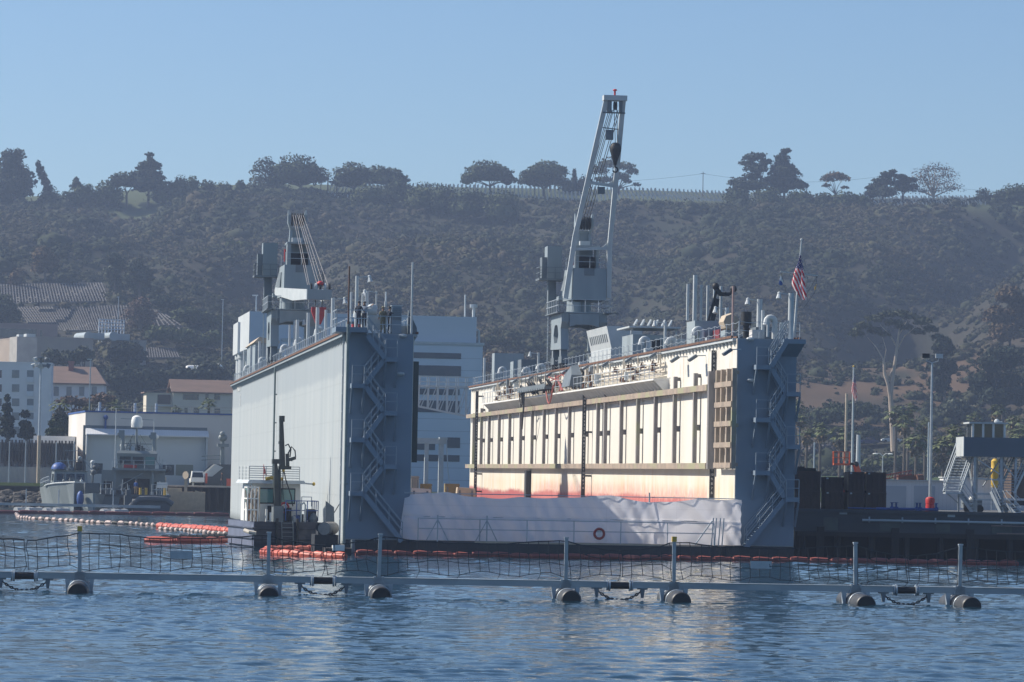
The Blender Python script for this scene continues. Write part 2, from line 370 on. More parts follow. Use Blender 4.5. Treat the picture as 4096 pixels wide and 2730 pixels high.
def inner_mat():
    m, nt, p = nmat('stained_white_inner_plating')
    tc = nt.nodes.new('ShaderNodeTexCoord'); sx = nt.nodes.new('ShaderNodeSeparateXYZ'); nt.links.new(tc.outputs['Object'], sx.inputs[0])
    n = noise(nt, .25, (1,1,.25), 4); st = noise(nt, .9, (1,1,.1), 6); bl = noise(nt, .05, detail=3); fine = noise(nt, 3., (1,1,.25), 6, .7)
    c = mix(nt, ramp(nt, n.outputs[0], .35, .65), (.70,.68,.62), (.63,.61,.55))
    low = ramp(nt, sx.outputs[2], 6.0, 4.6)
    c = mix(nt, math_(nt, 'MULTIPLY', low, ramp(nt, st.outputs[0], .35, .75)), c, (.62,.49,.31))
    rs = noise(nt, .5, (1,1,.05), 6, .65)
    c = mix(nt, math_(nt, 'MULTIPLY', ramp(nt, rs.outputs[0], .60, .72), .55), c, (.52,.33,.18))   # rust runs
    up_ = noise(nt, .7, (1,1,.35), 7, .7); uf = math_(nt, 'MULTIPLY', ramp(nt, up_.outputs[0], .55, .66), ramp(nt, sx.outputs[2], 11.3, 12.2))
    c = mix(nt, math_(nt, 'MULTIPLY', uf, .6), c, (.40,.24,.14))
    zz = math_(nt, 'ADD', sx.outputs[2], math_(nt, 'MULTIPLY', math_(nt, 'SUBTRACT', fine.outputs[0], .5), 1.7))
    zz = math_(nt, 'ADD', zz, math_(nt, 'MULTIPLY', math_(nt, 'SUBTRACT', bl.outputs[0], .5), 1.2))
    yf = ramp(nt, sx.outputs[1], 9.4, 9.8)                                                        # the red stops short of the end panel
    red = math_(nt, 'MULTIPLY', ramp(nt, zz, 3.95, 3.7), yf)
    c = mix(nt, red, c, (.38,.11,.11))
    pk = math_(nt, 'MULTIPLY', math_(nt, 'MULTIPLY', ramp(nt, zz, 4.95, 4.25), ramp(nt, sx.outputs[1], 98, 90)), ramp(nt, fine.outputs[0], .38, .62))
    c = mix(nt, math_(nt, 'MULTIPLY', math_(nt, 'MULTIPLY', pk, yf), .85), c, (.55,.21,.19))
    nt.links.new(c, p.inputs['Base Color']); p.inputs['Roughness'].default_value = .6; p.inputs['Specular IOR Level'].default_value = .25
    return m
INNER = inner_mat()
for x0, x1, zt in ((XL, XI, ZTL), (0, XR, ZT)):
    ww = MB().box(x0, x1, 0, DL, .2, zt).build('wing_wall', PLATE, dock, smooth=False)
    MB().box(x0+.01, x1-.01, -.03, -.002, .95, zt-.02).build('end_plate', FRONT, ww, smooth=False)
    MB().box(x0+.02, x1-.02, .02, DL-.02, zt+.002, zt+.03).build('top_deck', GREYD, ww, smooth=False)
MB().box(-.03, -.002, .02, DL, .94, ZT-.02).build('inner_plating', INNER, dock, smooth=False)
MB().box(XI+.002, XI+.03, .02, DL, .94, ZTL-.02).build('inner_plating', INNER, dock, smooth=False)
MB().box(XL+.05, XR-.05, -.2, DL-.1, -1.5, .9).build('pontoon', HULLB, dock, smooth=False)
MB().box(XI+.04, -.04, .05, DL-.2, .905, .935).build('dock_floor', mat('worn_pale_deck_paint', (.52,.51,.48), (.38,.37,.35), .4, rough=.8, c3=(.34,.25,.19), s3=.3, t3=.62), dock, smooth=False)
# apron ahead of the opening: a cut-cornered sill
ap = [(XL+4.1,-.21,-.6),(XL+5.0,-1.6,-.6),(XL+8.6,-2.5,-.6),(-1.7,-2.5,-.6),(-.6,-.21,-.6)]
MB().prism(ap, (0,0,1.45)).build('apron', HULLB, dock, smooth=False)
MB().prism([(XL+8.1,-2.45,.855),(XL+8.6,-2.56,.855),(-1.8,-2.56,.855),(-1.8,-2.25,.855),(XL+8.1,-2.2,.855)], (0,0,.09)).build('apron_kerb', TAN, dock, smooth=False)
# edge strip, crane rail and knees along each long top edge
for x, sx, zt in ((XL, -1, ZTL), (XI, 1, ZTL), (0, -1, ZT), (XR, 1, ZT)):
    e = MB().box(x, x+sx*.28, .3, DL, zt-.14, zt+.04)
    for k in range(int(DL/1.25)):
        y = .6+k*1.25; e.prism([(x, y, zt-.14), (x+sx*.27, y, zt-.14), (x, y, zt-.62)], (0, .09, 0))
    e.build('deck_edge', GREYL if sx*x == 0 else GREY, dock, smooth=False)
    MB().box(x+sx*.24, x+sx*.36, .4, DL, zt+.045, zt+.2).box(x-sx*.0, x-sx*.1, .4, DL, zt+.045, zt+.17).build('crane_rail', RUST, dock, smooth=False)
    MB().rail([(x-sx*.16, .5, zt+.03), (x-sx*.16, DL, zt+.03)], 1.1, 2.1, .022, (1., .5), .1).build('guard_rail', STEEL, dock)
# ---- timber fender frame on the white wall
UP0, UP1 = dx(1892,1666,-.4), dx(2853,1546,-.4); LO0, LO1 = dx(1892,1869,-.4), dx(2832,1860,-.4)
zu, zl = (UP0.z+UP1.z)/2, (LO0.z+LO1.z)/2
yA, yB = alongy(2838, -.3, 8), DL-1
print('timbers', UP0, UP1, LO0, LO1, yA)
for z in (zu, zl): MB().box(-.56, -.30, yA, DL-.2, z-.2, z+.2).build('fender_rail', TIMB, dock, smooth=False)
def cp(x, y): return 1850+.7017*x, 1150+.7017*y
for x, ytop in ((62,735),(105,690),(150,700),(207,690),(267,680),(330,706),(395,660),(463,672),(532,672),(608,652),(690,610),(770,600),(812,590),(903,622),(998,552),(1098,525),(1207,510),(1322,490)):
    px, py = cp(x, 800); y = alongy(px, -.4, 8); zt = max(heightat(cp(x, ytop)[1], -.4, y), zu+.25)
    ps = MB().box(-.52, -.26, y-.19, y+.19, zl+.21, zu-.21).box(-.51, -.25, y-.18, y+.18, zu+.21, zt)
    ps.box(-.26, -.035, y-.12, y+.12, (zu+zl)/2-.2, (zu+zl)/2+.2).box(-.25, -.035, y-.1, y+.1, zt-.3, zt-.05)
    ps.build('fender_post', TIMBV, dock, smooth=False)
# tall outer post and the lattice of short timbers by the corner
y = alongy(2838, -.45, 8); zt = heightat(1486, -.45, y)
MB().box(-.6, -.06, y-.26, y+.26, zl-.2, zt).build('fender_post', TIMBV, dock, smooth=False)
lat = thing; ys = [alongy(px, -.4, 8) for px in (2866, 2886, 2909, 2930)]
lm = MB()
for k, yy in enumerate(ys): lm.box(-.5, -.2, yy-.17, yy+.17, zl-.18, heightat(1482-k*3, -.4, yy))
for py in (1540, 1620, 1697, 1781, 1862):
    z = heightat(py, -.5, ys[1]); lm.box(-.56, -.503, ys[3]-.1, ys[0]+.2, z-.17, z+.17)
for yy in ys:
    for z in (zl+.1, (zl+zu)/2, zu+.8): lm.box(-.2, -.035, yy-.1, yy+.1, z-.12, z+.12)
lm.build('fender_lattice', TIMB, dock, smooth=False)
# ---- draught boards with their figures
BOARD = mat('black_draught_board', (.045,.05,.06), (.035,.04,.048), 2, rough=.7)
def board(px, pyt, z6, first, xa, xb):
    y = alongy(px, -.1, 8); zt = heightat(pyt, -.1, y)
    b = MB().box(xa, xb, y-.07, y+.07, 2.6, zt)
    for z in (3.4, 5.2, 8.8, zt-.6): b.box(xb+.002, -.035, y-.05, y+.05, z, z+.15)
    b = b.build('draught_board', BOARD, dock, smooth=False)
    s = '\n'.join(str(n) if (n % 10 == 0 or n == 37) else str(n % 10) for n in range(first, 5, -1))
    step = .3048
    M = Matrix.Translation(((xa+xb)/2, y-.085, z6+(first-6)*step-.1)) @ Matrix.Rotation(R(90), 4, 'X')
    text('draught_figures', s, .24, M, WHITE, b, .003, 'CENTER', step/.24)
y1 = alongy(2853, -.1, 8); z6 = heightat(1971, -.1, y1)
board(2856, 1402, z6, 37, -.36, -.06); board(2364, 1560, z6, 30, -.86, -.54); board(1927, 1566, z6, 31, -.84, -.54)
y = alongy(cp(369,1100)[0], -.3, 5); MB().box(-.5, -.035, y-.7, y+.55, 1.2, zl-.4).build('pipe_casing', BOARD, dock, smooth=False)
# ---- catwalk with gussets and its clutter
ya, yb = alongy(2612, -1.2, 11), alongy(1926, -1.2, 11); zc = heightat(1515, -1.2, ya); print('catwalk', ya, yb, zc, heightat(1616,-1.2,yb))
cw = MB().box(-1.2, -.035, ya, yb, zc-.12, zc).build('catwalk', WHITE, dock, smooth=False)
g = MB()
k = ya
while k < yb: g.prism([(-.04, k, zc-.13), (-1.15, k, zc-.13), (-.04, k, zc-1.25)], (0, .1, 0)); k += 1.5
g.box(-.07, -.035, ya, yb, zc-1.3, zc-1.22)
g.build('gusset', WHITE, cw, smooth=False)
MB().rail([(-1.15, ya, zc), (-1.15, yb, zc)], 1.05, 2.1, .025, (1., .5)).build('guard_rail', STEEL, cw)
rg = random.Random(5)
PIPE = mat('cream_pipe_paint', (.60,.56,.48), (.48,.42,.34), 2, rough=.6)
pp = MB()
for z, r in ((zc+.35, .11), (zc+.7, .09), (zc+1.15, .07)): pp.cyl((-.3, ya+1, z), (-.3, yb-3, z), r, n=8)
for k in range(26):
    yy = rg.uniform(ya+1, yb-2); z = rg.choice((.35, .7, 1.15)); pp.cyl((-.3, yy, zc+z), (-.3, yy, zc+2.0+rg.random()*.3), .06, n=6)
pp.build('service_pipe', PIPE, dock)
for k in range(34):
    vm = MB(); yy = rg.uniform(ya+1, yb-2); z = zc+rg.choice((.35, .7, 1.15)); vm.lathe([(.02,-.02),(.2,-.02),(.2,.02),(.02,.02)], (-.55, yy, z+.25), 8).cyl((-.55, yy, z), (-.55, yy, z+.3), .05, n=5).box(-.65, -.2, yy-.14, yy+.14, z-.14, z+.14)
    vm.build('valve', RUST, dock)
for k in range(22):
    yy = rg.uniform(ya+.5, yb-1); w_, h_ = rg.uniform(.25,.6), rg.uniform(.3,.8); z = zc+rg.uniform(.0, 1.4)
    MB().box(-rg.uniform(.35,.7), -.035, yy-w_/2, yy+w_/2, z, z+h_).build('junction_box', rg.choice((GREYL, STEEL, PIPE, TAN, GREYD)), dock, smooth=False)
def flood(x, y, z, s=1., ax=-1):
    b = MB().bar((x, y, z), (x+ax*.75*s, y, z-.05), .07).build('floodlight', STEEL, dock)
    MB().prism([(x+ax*.55*s, y-.3*s, z-.12), (x+ax*1.0*s, y-.3*s, z-.42*s), (x+ax*1.12*s, y-.3*s, z-.28*s), (x+ax*.65*s, y-.3*s, z+.06)], (0, .6*s, 0)).build('lamp_head', GREYD, b, smooth=False)
for k in range(9): flood(-.2, ya+2+k*(yb-ya-4)/9+rg.uniform(-1,1), zc+1.9, .9)
for px, py in ((2790, 1430), (2718, 1435), (2930, 1405)): y = alongy(px, -.6, 13); flood(-.035, y+.01, heightat(py-8, -.5, y), 1.1)
# cable tray, hose loops and the covered winch that hang over the catwalk
y0, y1 = alongy(2195, -1.4, 11), alongy(2085, -1.4, 11)
t_ = MB().box(-1.75, -.95, y0, y1, zc+.55, zc+.63).box(-1.78, -1.72, y0, y1, zc+.4, zc+.85)
for k in range(12): t_.box(-1.82, -.9, y0+k*(y1-y0)/12, y0+k*(y1-y0)/12+.12, zc+.38, zc+.55)
t_.rail([(-1.75, y0, zc+.6), (-1.75, y1, zc+.6)], 1.3, 2.5, .03, (1.,)).build('cable_tray', GREYD, dock, smooth=False)
for k in range(7):
    hs = MB(); yy = y0+(y1-y0)*rg.random(); hs.tube([(-1.3-.4*math.sin(a*.8), yy+(a-4)*.28+rg.uniform(-.2,.2), zc+.75+.55*math.sin(a*.785)) for a in range(9)], .075, 6); hs.build('cable_loop', BLACK, dock)
for px, r in ((2082, 1.0), (2088, .8)):
    yy = alongy(px, -1.5, 10); hs = MB(); hs.tube([(-1.5, yy+r*.9*math.cos(a*.5236), zc+.1+r*math.sin(a*.5236)) for a in range(13)], .07, 6); hs.build('cable_loop', BLACK, dock)
hs = MB(); hs.tube([(-1.5, alongy(2095,-1.5,10), zc+.9), (-1.5, alongy(2094,-1.5,10), zc-.6), (-1.4, alongy(2085,-1.5,9), zc-2.2), (-1.3, alongy(2079,-1.5,9), zc-2.9)], .07)
hs.build('cable_loop', BLACK, dock)
hr = MB(); q0, q1 = alongy(2180,-1.5,10), alongy(2210,-1.5,10)
hr.tube([(-1.5, q0+(q1-q0)*t/8, zc+.6-1.5*math.sin(t/8*math.pi)) for t in range(9)], .07)
for k in range(5): hr.tube([(-1.0, y0+rg.uniform(-8,5), zc+1.6-j*.45+rg.uniform(-.1,.1)) for j in range(2)]+[(-1.3, y0-3+rg.uniform(-6,5), zc+.1)], .06)
hr.build('hose_loop', mat('faded_red_hose', (.35,.10,.08), (.28,.07,.06), 3), dock)
yy = alongy(2285, -1.0, 11)
MB().hull([[(-1.5,yy-2,zc+.35),(-.3,yy-2,zc+.35),(-.4,yy-1.8,zc+1.3),(-1.3,yy-1.8,zc+1.3)],[(-1.5,yy-.2,zc+.35),(-.3,yy-.2,zc+.35),(-.5,yy-.2,zc+2.2),(-1.1,yy-.2,zc+2.1)],[(-1.5,yy+2.6,zc+.35),(-.3,yy+2.6,zc+.35),(-.4,yy+2.5,zc+1.4),(-1.3,yy+2.5,zc+1.3)]]).build('covered_winch', GREYD, dock, smooth=False)
# ---- stair towers on the two end walls
RAILG = mat('haze_grey_rail', (.27,.32,.37), (.23,.28,.33), 3, rough=.45)
def landing(m, rl, x0, x1, z, d=1.15, br=True):
    m.box(x0, x1, -d, -.032, z-.3, z)
    for x in (x0+.05, x1-.05):
        if br: m.bar((x, -d+.05, z-.3), (x, -.05, z-1.9), .12)
    rl.rail([(x0+.04, -d+.04, z), (x1-.04, -d+.04, z)], 1.15, .9, .03)
def flight(m, rl, xa, za, xb, zb, y=-.75):
    for o in (-.38, .38): m.bar((xa, y+o, za-.1), (xb, y+o, zb-.1), .08, .32)
    n = int(abs(za-zb)/.25)
    for i in range(n): x = xa+(xb-xa)*(i+.5)/n; z = za+(zb-za)*(i+.5)/n; m.box(x-.14, x+.14, y-.36, y+.36, z-.03, z)
    for o in (-.4, .4):
        for h in (1.1, .6): rl.bar((xa, y+o, za+h), (xb, y+o, zb+h), .06)
        for t in (0, .33, .67, 1): x = xa+(xb-xa)*t; z = za+(zb-za)*t; rl.cyl((x, y+o, z), (x, y+o, z+1.1), .03, n=5)
def xz(px, py): q = dy(px, py, -.9); return q.x, q.z
m_, r_ = MB(), MB(); P = {}
for nme, a, b, py in (('r0',1540,1590,1429),('l1',1405,1458,1534),('r1',1537,1588,1644),('l2',1403,1458,1751),('r2',1535,1586,1858),('l3',1399,1452,1965)):
    x0, z = xz(a, py); x1 = xz(b, py)[0]; landing(m_, r_, x0, x1, z); P[nme] = (x0, x1, z)
prev = None
flight(m_, r_, xz(1470,1330)[0], ZTL-.1, P['r0'][0], P['r0'][2])
for a, b in (('r0','l1'),('l1','r1'),('r1','l2'),('l2','r2'),('r2','l3')):
    if a[0] == 'r': flight(m_, r_, P[a][0], P[a][2], P[b][1], P[b][2], -.6)
    else: flight(m_, r_, P[a][1], P[a][2], P[b][0], P[b][2], -.6)
flight(m_, r_, P['l3'][1], P['l3'][2], xz(1608,2160)[0], .95, -.6)
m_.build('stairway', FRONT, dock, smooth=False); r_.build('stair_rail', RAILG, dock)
m_, r_ = MB(), MB(); P = {}
for nme, a, b, py in (('l0',3022,3082,1460),('r1',3144,3200,1568),('l1',3020,3080,1671),('r2',3142,3197,1779),('l2',3018,3078,1883),('r3',3140,3195,1990)):
    x0, z = xz(a, py); x1 = xz(b, py)[0]; landing(m_, r_, x0, x1, z); P[nme] = (x0, x1, z)
flight(m_, r_, xz(3150,1350)[0], ZT+.1, P['l0'][1], P['l0'][2])
for a, b in (('l0','r1'),('r1','l1'),('l1','r2'),('r2','l2'),('l2','r3')):
    if a[0] == 'r': flight(m_, r_, P[a][0], P[a][2], P[b][1], P[b][2], -.6)
    else: flight(m_, r_, P[a][1], P[a][2], P[b][0], P[b][2], -.6)
flight(m_, r_, P['r3'][0], P['r3'][2], xz(2985,2165)[0], .95, -.6)
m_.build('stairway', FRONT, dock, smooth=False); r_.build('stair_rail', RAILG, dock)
PIPEG = mat('green_grey_pipe', (.20,.25,.245), (.16,.2,.2), 2)
# lit edge ladders and draught pipes on the outer plating of the south wall
for px in (1094, 1383):
    pm = MB(); y = alongy(px, XL-.2, 7); pm.cyl((XL-.2, y, .2), (XL-.2, y, ZTL+.5), .085, n=8)
    if px > 1300: MB().cyl((XL-.2, y, ZTL+.3), (XL-.2, y, ZTL+4.2), .05, n=6).build('aerial_mast', RUST, dock)
    z = 2.
    while z < ZTL: pm.box(XL-.2, XL, y-.06, y+.06, z, z+.1); z += 2.4
    pm.build('standpipe', PIPEG, dock)
le = MB()
for z in np.arange(2.2, ZTL-.6, 1.15): le.bar((XL-.3, .9, z), (XL-.3, .3, z), .05)
le.bar((XL-.3,.3,.5),(XL-.3,.3,ZTL),.07).bar((XL-.3,.9,.5),(XL-.3,.9,ZTL),.07); le.build('ladder', GREYL, dock)
yn = alongy(955, XL, 11)
M = Matrix.Translation((XL-.04, yn-3.6, heightat(1566, XL, yn))) @ Matrix(((0,0,-1,0),(-1,0,0,0),(0,1,0,0),(0,0,0,1)))
text('hull_lettering', 'ARDM\n5', 1.7, M @ Matrix.Diagonal((1.5,1,1,1)), WHITE, dock, .004, 'RIGHT', .9)
# platform of the watch station on the south wall's end
x0, z0 = xz(1357, 1332); x1 = xz(1470, 1332)[0]
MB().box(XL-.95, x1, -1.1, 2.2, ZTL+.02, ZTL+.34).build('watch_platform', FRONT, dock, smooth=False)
MB().rail([(XL-.9, 2.1, ZTL+.34), (XL-.9, -1.05, ZTL+.34), (x1-.05, -1.05, ZTL+.34)], 1.1, 1.3, .03).build('guard_rail', STEEL, dock)
MB().rail([(x1+.1, -.0, ZTL+.03), (XI-.1, .0, ZTL+.03)], 1.1, 1.4, .03).build('guard_rail', STEEL, dock)
MB().rail([(.1, .1, ZT+.03), (XR+.2, .1, ZT+.03)], 1.1, 1.4, .03, (1.,.5), .08).build('guard_rail', STEEL, dock)
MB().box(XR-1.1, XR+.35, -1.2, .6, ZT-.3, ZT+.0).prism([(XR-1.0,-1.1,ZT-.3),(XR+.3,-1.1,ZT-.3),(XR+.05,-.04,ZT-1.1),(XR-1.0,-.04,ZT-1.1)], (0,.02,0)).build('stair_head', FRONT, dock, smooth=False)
# rail along the apron
xa = xz(1630, 2150)[0]
MB().rail([(XL+4.6, -.9, .9), (XL+8.4, -2.35, .9), (-1.8, -2.35, .9)], 1.45, 3.0, .035, (1., .55)).build('guard_rail', STEEL, dock)
br = MB()
for px in (1740, 1936):
    br = MB(); x = xz(px, 2150)[0]; br.bar((x, -2.3, .9), (x, -2.3, 2.6), .08)
    for s in (-1.0, 1.0): br.bar((x, -2.3, 2.3), (x+s*.7, -2.2, .95), .06)
    br.build('stanchion', STEEL, dock)
for px in (2838, 2850, 2866, 2880): x = xz(px, 2150)[0]; MB().bar((x, -1.6, .9), (x+.1, -1.6, 2.7), .07).build('stanchion', STEEL, dock)
MB().bar((xz(2770,2150)[0], -1.8, .95), (xz(2840,2100)[0], -1.6, 2.5), .07).build('stanchion', STEEL, dock)
# ---- what stands on the two top decks
def vent(px, x, pyt, r=.24, flip=-1):
    zt = ZT if x > -5 else ZTL; y = alongy(px, x, zt); h = heightat(pyt, x, y)-zt-r*1.2
    MB().tube([(x,y,zt),(x,y,zt+h*.55),(x,y,zt+h-.15)]+[(x+flip*r*1.4*(1-math.cos(a)), y, zt+h-.15+r*1.4*math.sin(a)) for a in (.5,1.,1.57,2.1,2.6)]+[(x+flip*r*2.8, y, zt+h*.72)], [r]*8+[r*1.25], 10).build('gooseneck_vent', GREYL, dock)
def pole(px, x, pyt, r=.14, lamp=0, name='lamp_post', m=GREYL, z0=None):
    zt = z0 or (ZT if x > -5 else ZTL); y = alongy(px, x, zt); h = heightat(pyt, x, y)
    o = MB().cyl((x,y,zt), (x,y,h), r, r*.9, 10).build(name, m, dock)
    if lamp: MB().bar((x,y,h-.1),(x+lamp*.8,y,h),.05).cyl((x+lamp*.8,y,h-.05),(x+lamp*.85,y-.1,h-.4),.10,.19,8).ball((x+lamp*.8,y,h-.03),.12,8,4,0).build('lamp_head', GREYL, o)
    return y, h
def cab(px0, px1, x0, x1, pyt, pyb=None, name='deckhouse', m=GREY):
    zt = ZT if x0 > -5 else ZTL; ya, yb = alongy(px1, x0, zt), alongy(px0, x0, zt); h = heightat(pyt, x0, ya)
    return MB().box(x0, x1, ya, yb, zt+.03, h).build(name, m, dock, smooth=False), ya, yb, h
for a in ((2807,1.0,1310),(3098,2.6,1264),(2592,.9,1349),(2699,.9,1352),(2117,.9,1472),(2175,.9,1458),(2020,.9,1470)): vent(*a, r=.2)
for px, x, py, r, l in ((2905,2.2,1232,.16,-1),(3036,2.6,1198,.21,-1),(3050,2.0,1242,.13,0),(3162,3.4,1174,.2,-1),(2659,1.5,1288,.12,-1),(2152,1.2,1412,.12,-1),(1936,1.0,1432,.14,0),(3126,3.2,1292,.15,0),(3071,1.2,1300,.09,0),(2380,3.4,1300,.12,0)): pole(px, x, py, r, l)
y, h = pole(2930, .7, 1146, .09, 0, 'signal_mast', mat('red_banded_mast', (.42,.36,.34), (.34,.2,.18), 1, (1,1,.4)))
cab(2745, 2778, .55, 2.4, 1283); _, ya, yb, h = cab(2780, 2842, 2.41, 3.6, 1284)
for k, px in enumerate((2754,2768,2783,2814,2828,2841)):
    y = ya+.3+k*.35; x = .75+(k*.55); MB().cyl((x,y,h), (x,y,h+2.6), .1, n=8).build('vent_stack', GREYL, dock)
MB().cyl((1.4, ya+1, h), (1.4, ya+1, h+3.3), .16, n=8).build('vent_stack', GREYL, dock)
MB().bar((2.3, ya+.5, h), (2.9, ya+.5, h+2.3), .16).bar((2.6,ya+.5,h),(2.95,ya+.5,h+1.6),.3).bar((2.8,ya+.5,h+2.4),(3.2,ya+.5,h+1.9),.3).bar((3.1,ya+.5,h+1.95),(3.8,ya+.5,h+1.95),.26).ball((2.8,ya+.5,h+2.5),.26).ball((4.1,ya+.5,h+2.35),.26).bar((3.8,ya+.5,h+1.95),(4.1,ya+.5,h+2.3),.2).build('folding_crane', BLACK, dock)
cab(2836, 2876, 1.8, 2.6, 1318, name='locker', m=mat('dark_red_locker', (.20,.03,.04), (.15,.03,.04), 1))
y = alongy(2925, 1.2, ZT)
MB().hull([[(.5+1.5*0,y+k*.3,ZT+1.1+.0*a) if False else (1.2+math.cos(a*.7854)*rr, y+k*.45, ZT+1.45+math.sin(a*.7854)*rr) for a in range(8)] for k, rr in enumerate((.55,.62,.6,.62,.55))]).build('hose_reel', TAN, dock)
MB().box(.8,1.6,y+.1,y+1.7,ZT,ZT+.9).build('reel_stand', GREY, dock, smooth=False)
MB().cyl((2.0,y-1,ZT+1.2),(2.0,y-1,ZT+2.1),.36,n=14).cyl((2.0,y-1,ZT),(2.0,y-1,ZT+1.2),.2).build('exhaust_trunk', BLACK, dock)
cab(2983, 3022, 2.2, 3.4, 1309, name='equipment_box', m=GREYD)
y = 1.2; x0 = dy(3000,1340,1.2).x; x1 = dy(3045,1340,1.2).x
MB().box(x0,x1,.5,1.5,ZT+.03,ZT+.62).build('wrapped_crate', mat('white_tarpaulin',(.62,.60,.58),(.55,.53,.52),2,bump=.5), dock)
# louvred house leaning forward, roofed shed and small houses further along
ya, yb = alongy(2444, .5, ZT), alongy(2362, .5, ZT); h1 = heightat(1305, .5, ya); zm = ZT+1.3
lh = MB().hull([[(.5,ya,ZT+.03),(3.0,ya,ZT+.03),(3.0,yb,ZT+.03),(.5,yb,ZT+.03)],[(.5,ya,zm),(3.0,ya,zm),(3.0,yb,zm),(.5,yb,zm)],[(.1,ya,h1),(3.0,ya,h1),(3.0,yb,h1),(.1,yb,h1)]]).build('louvred_house', GREYL, dock, smooth=False)
for k in range(10):
    lv = MB()
    y = ya+1.2+(yb-ya-2.4)*k/9; f0, f1 = (h1-zm)*.28, (h1-zm)*.66
    lv.prism([(.5-.4*.28-.04,y-.18,zm+f0),(.5-.4*.28-.04,y+.18,zm+f0),(.5-.4*.66-.04,y+.18,zm+f1),(.5-.4*.66-.04,y-.18,zm+f1)], (.03,0,0))
    lv.build('louvre', GREYD, lh, smooth=False)
_, ya, yb, h = cab(2487, 2530, .6, 3.2, 1338, name='roofed_shed', m=GREY)
rf = MB().box(.2,4.3,ya-.6,yb+.3,h+.5,h+.62)
for k in range(6): rf.bar((.6+k*.55,ya-.3,h+.62),(1.1+k*.55,ya+1.2,h+1.15),.12,.2)
rf.bar((.5,ya,h),(.5,ya,h+.5),.15).bar((4.0,ya,h),(4.0,ya,h+.5),.15).build('shed_roof', GREYL, dock, smooth=False)
MB().box(1.6,2.9,ya-.04,ya-.01,ZT+.1,h-.4).build('shed_doorway', BLACK, dock, smooth=False)
cab(1966,1976,.6,3.6,1413,name='deckhouse'); cab(2040,2052,.6,1.8,1446,name='deckhouse'); cab(2070,2084,.6,3.0,1438,name='equipment_box',m=GREYD)
for k in range(30):                                   # lockers and fittings along the decks
    x = rg.choice((1.4, 2.4, 3.1)); y = rg.uniform(3, 105)
    MB().box(x-.3,x+.3,y-.4,y+.4,ZT+.03,ZT+rg.uniform(.5,1.2)).build('deck_locker', rg.choice((GREY,GREYD,GREYL,GREYL,STEEL)), dock, smooth=False)
# south wall
for px, x, py, r, l in ((1187,XL+.6,1280,.15,0),(1230,XL+.6,1252,.14,0),(1267,XL+.7,1230,.15,0),(1329,XL+.7,1193,.16,1),(1036,XL+.6,1366,.14,0),(1002,XL+.7,1385,.14,1),(1068,XL+.6,1348,.13,0),(974,XL+.7,1400,.12,0),(1174,XL+2.0,1282,.11,1),(1300,XL+2.4,1240,.12,0),(1155,XL+2.5,1290,.1,0)): pole(px, x, py, r, l)
for px, x, py in ((1290,XL+1.4,1310),(1208,XL+1.2,1353),(1150,XL+1.0,1380),(1060,XL+1.0,1430),(1000,XL+.9,1462),(1453,XL+1.6,1227)): vent(px, x, py, .18)
for px, x, py, r, l in ((1424,XL+.9,1105,.13,1),(1447,XL+2.0,1175,.08,0),(1460,XL+2.2,1172,.08,0),(1466,XL+2.6,1166,.1,0),(1402,XL+1.2,1168,.07,0),(1396,XL+1.7,1170,.07,0),(1540,XI-1.75,1207,.09,0),(1645,XI-.2,1050,.07,0),(1502,XL+3.0,1165,.06,-1)): pole(px, x, py, r, l, 'aerial_mast' if r < .1 else 'lamp_post')
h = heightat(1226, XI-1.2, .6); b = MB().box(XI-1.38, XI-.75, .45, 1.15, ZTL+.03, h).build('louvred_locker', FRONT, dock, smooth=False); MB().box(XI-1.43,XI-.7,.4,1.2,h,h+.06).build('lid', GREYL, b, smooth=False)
for k in range(7): MB().box(XI-1.34, XI-.8, .40, .447, h-.2-k*.11, h-.15-k*.11).build('louvre', GREYD, b, smooth=False)
y = 1.0
MB().prism([(XI-.3,y,ZTL),(XI+.35,y,ZTL),(XI+.3,y,ZTL+.5),(XI-.25,y,ZTL+1.6)],(0,.5,0)).build('covered_reel', GREYD, dock, smooth=False)
MB().cyl((XL+.9,1.6,ZTL+1.5),(XL+1.9,1.6,ZTL+1.5),.3,n=12).cyl((XL+1.3,1.6,ZTL+.3),(XL+1.3,1.6,ZTL+1.3),.12).build('searchlight', GREYL, dock)
MB().box(XL+1.2,XL+2.3,1.4,2.1,ZTL+.34,ZTL+1.25).ball((XL+1.6,1.7,ZTL+1.7),(.35,.35,.3)).build('equipment_box', GREYL, dock, smooth=False)
MB().box(XL+3.0,XL+4.0,1.4,2.1,ZTL+.03,ZTL+.6).build('equipment_box', GREYL, dock, smooth=False)
b, ya, yb, h = cab(985, 1018, XL+1.2, XL+3.4, 1372, name='control_house', m=GREY)
MB().prism([(XL+1.0,ya-.3,h),(XL+3.6,ya-.3,h),(XL+3.6,ya-.3,h+.25),(XL+1.6,ya-.3,h+.6)],(0,yb-ya+.6,0)).build('roof', TAN, b, smooth=False)
for k in range(24):
    x = XL+rg.choice((1.2,2.0,2.9)); y = rg.uniform(4, 110)
    MB().box(x-.3,x+.3,y-.4,y+.4,ZTL+.03,ZTL+rg.uniform(.5,1.3)).build('deck_locker', rg.choice((GREY,GREYD,GREYL,GREYL,RED if k % 6 == 0 else STEEL)), dock, smooth=False)
# light fittings on the end walls
for px, py in ((1612,1344),(1602,1497),(3000,1357),(3002,1521)):
    q = dy(px, py, -.1); MB().ball((q.x,-.2,q.z),(.28,.2,.13),8,4).build('bulkhead_lamp', GREYL, dock)
# timber guard hung on the inner edge of the south wall
MB().box(XI+.03, XI+.4, .2, .7, heightat(1850,XI,0), heightat(1446,XI,0)).build('fender_post', mat('green_grey_timber',(.075,.09,.08),(.05,.06,.055),1,(1,1,.2),.9), dock, smooth=False)
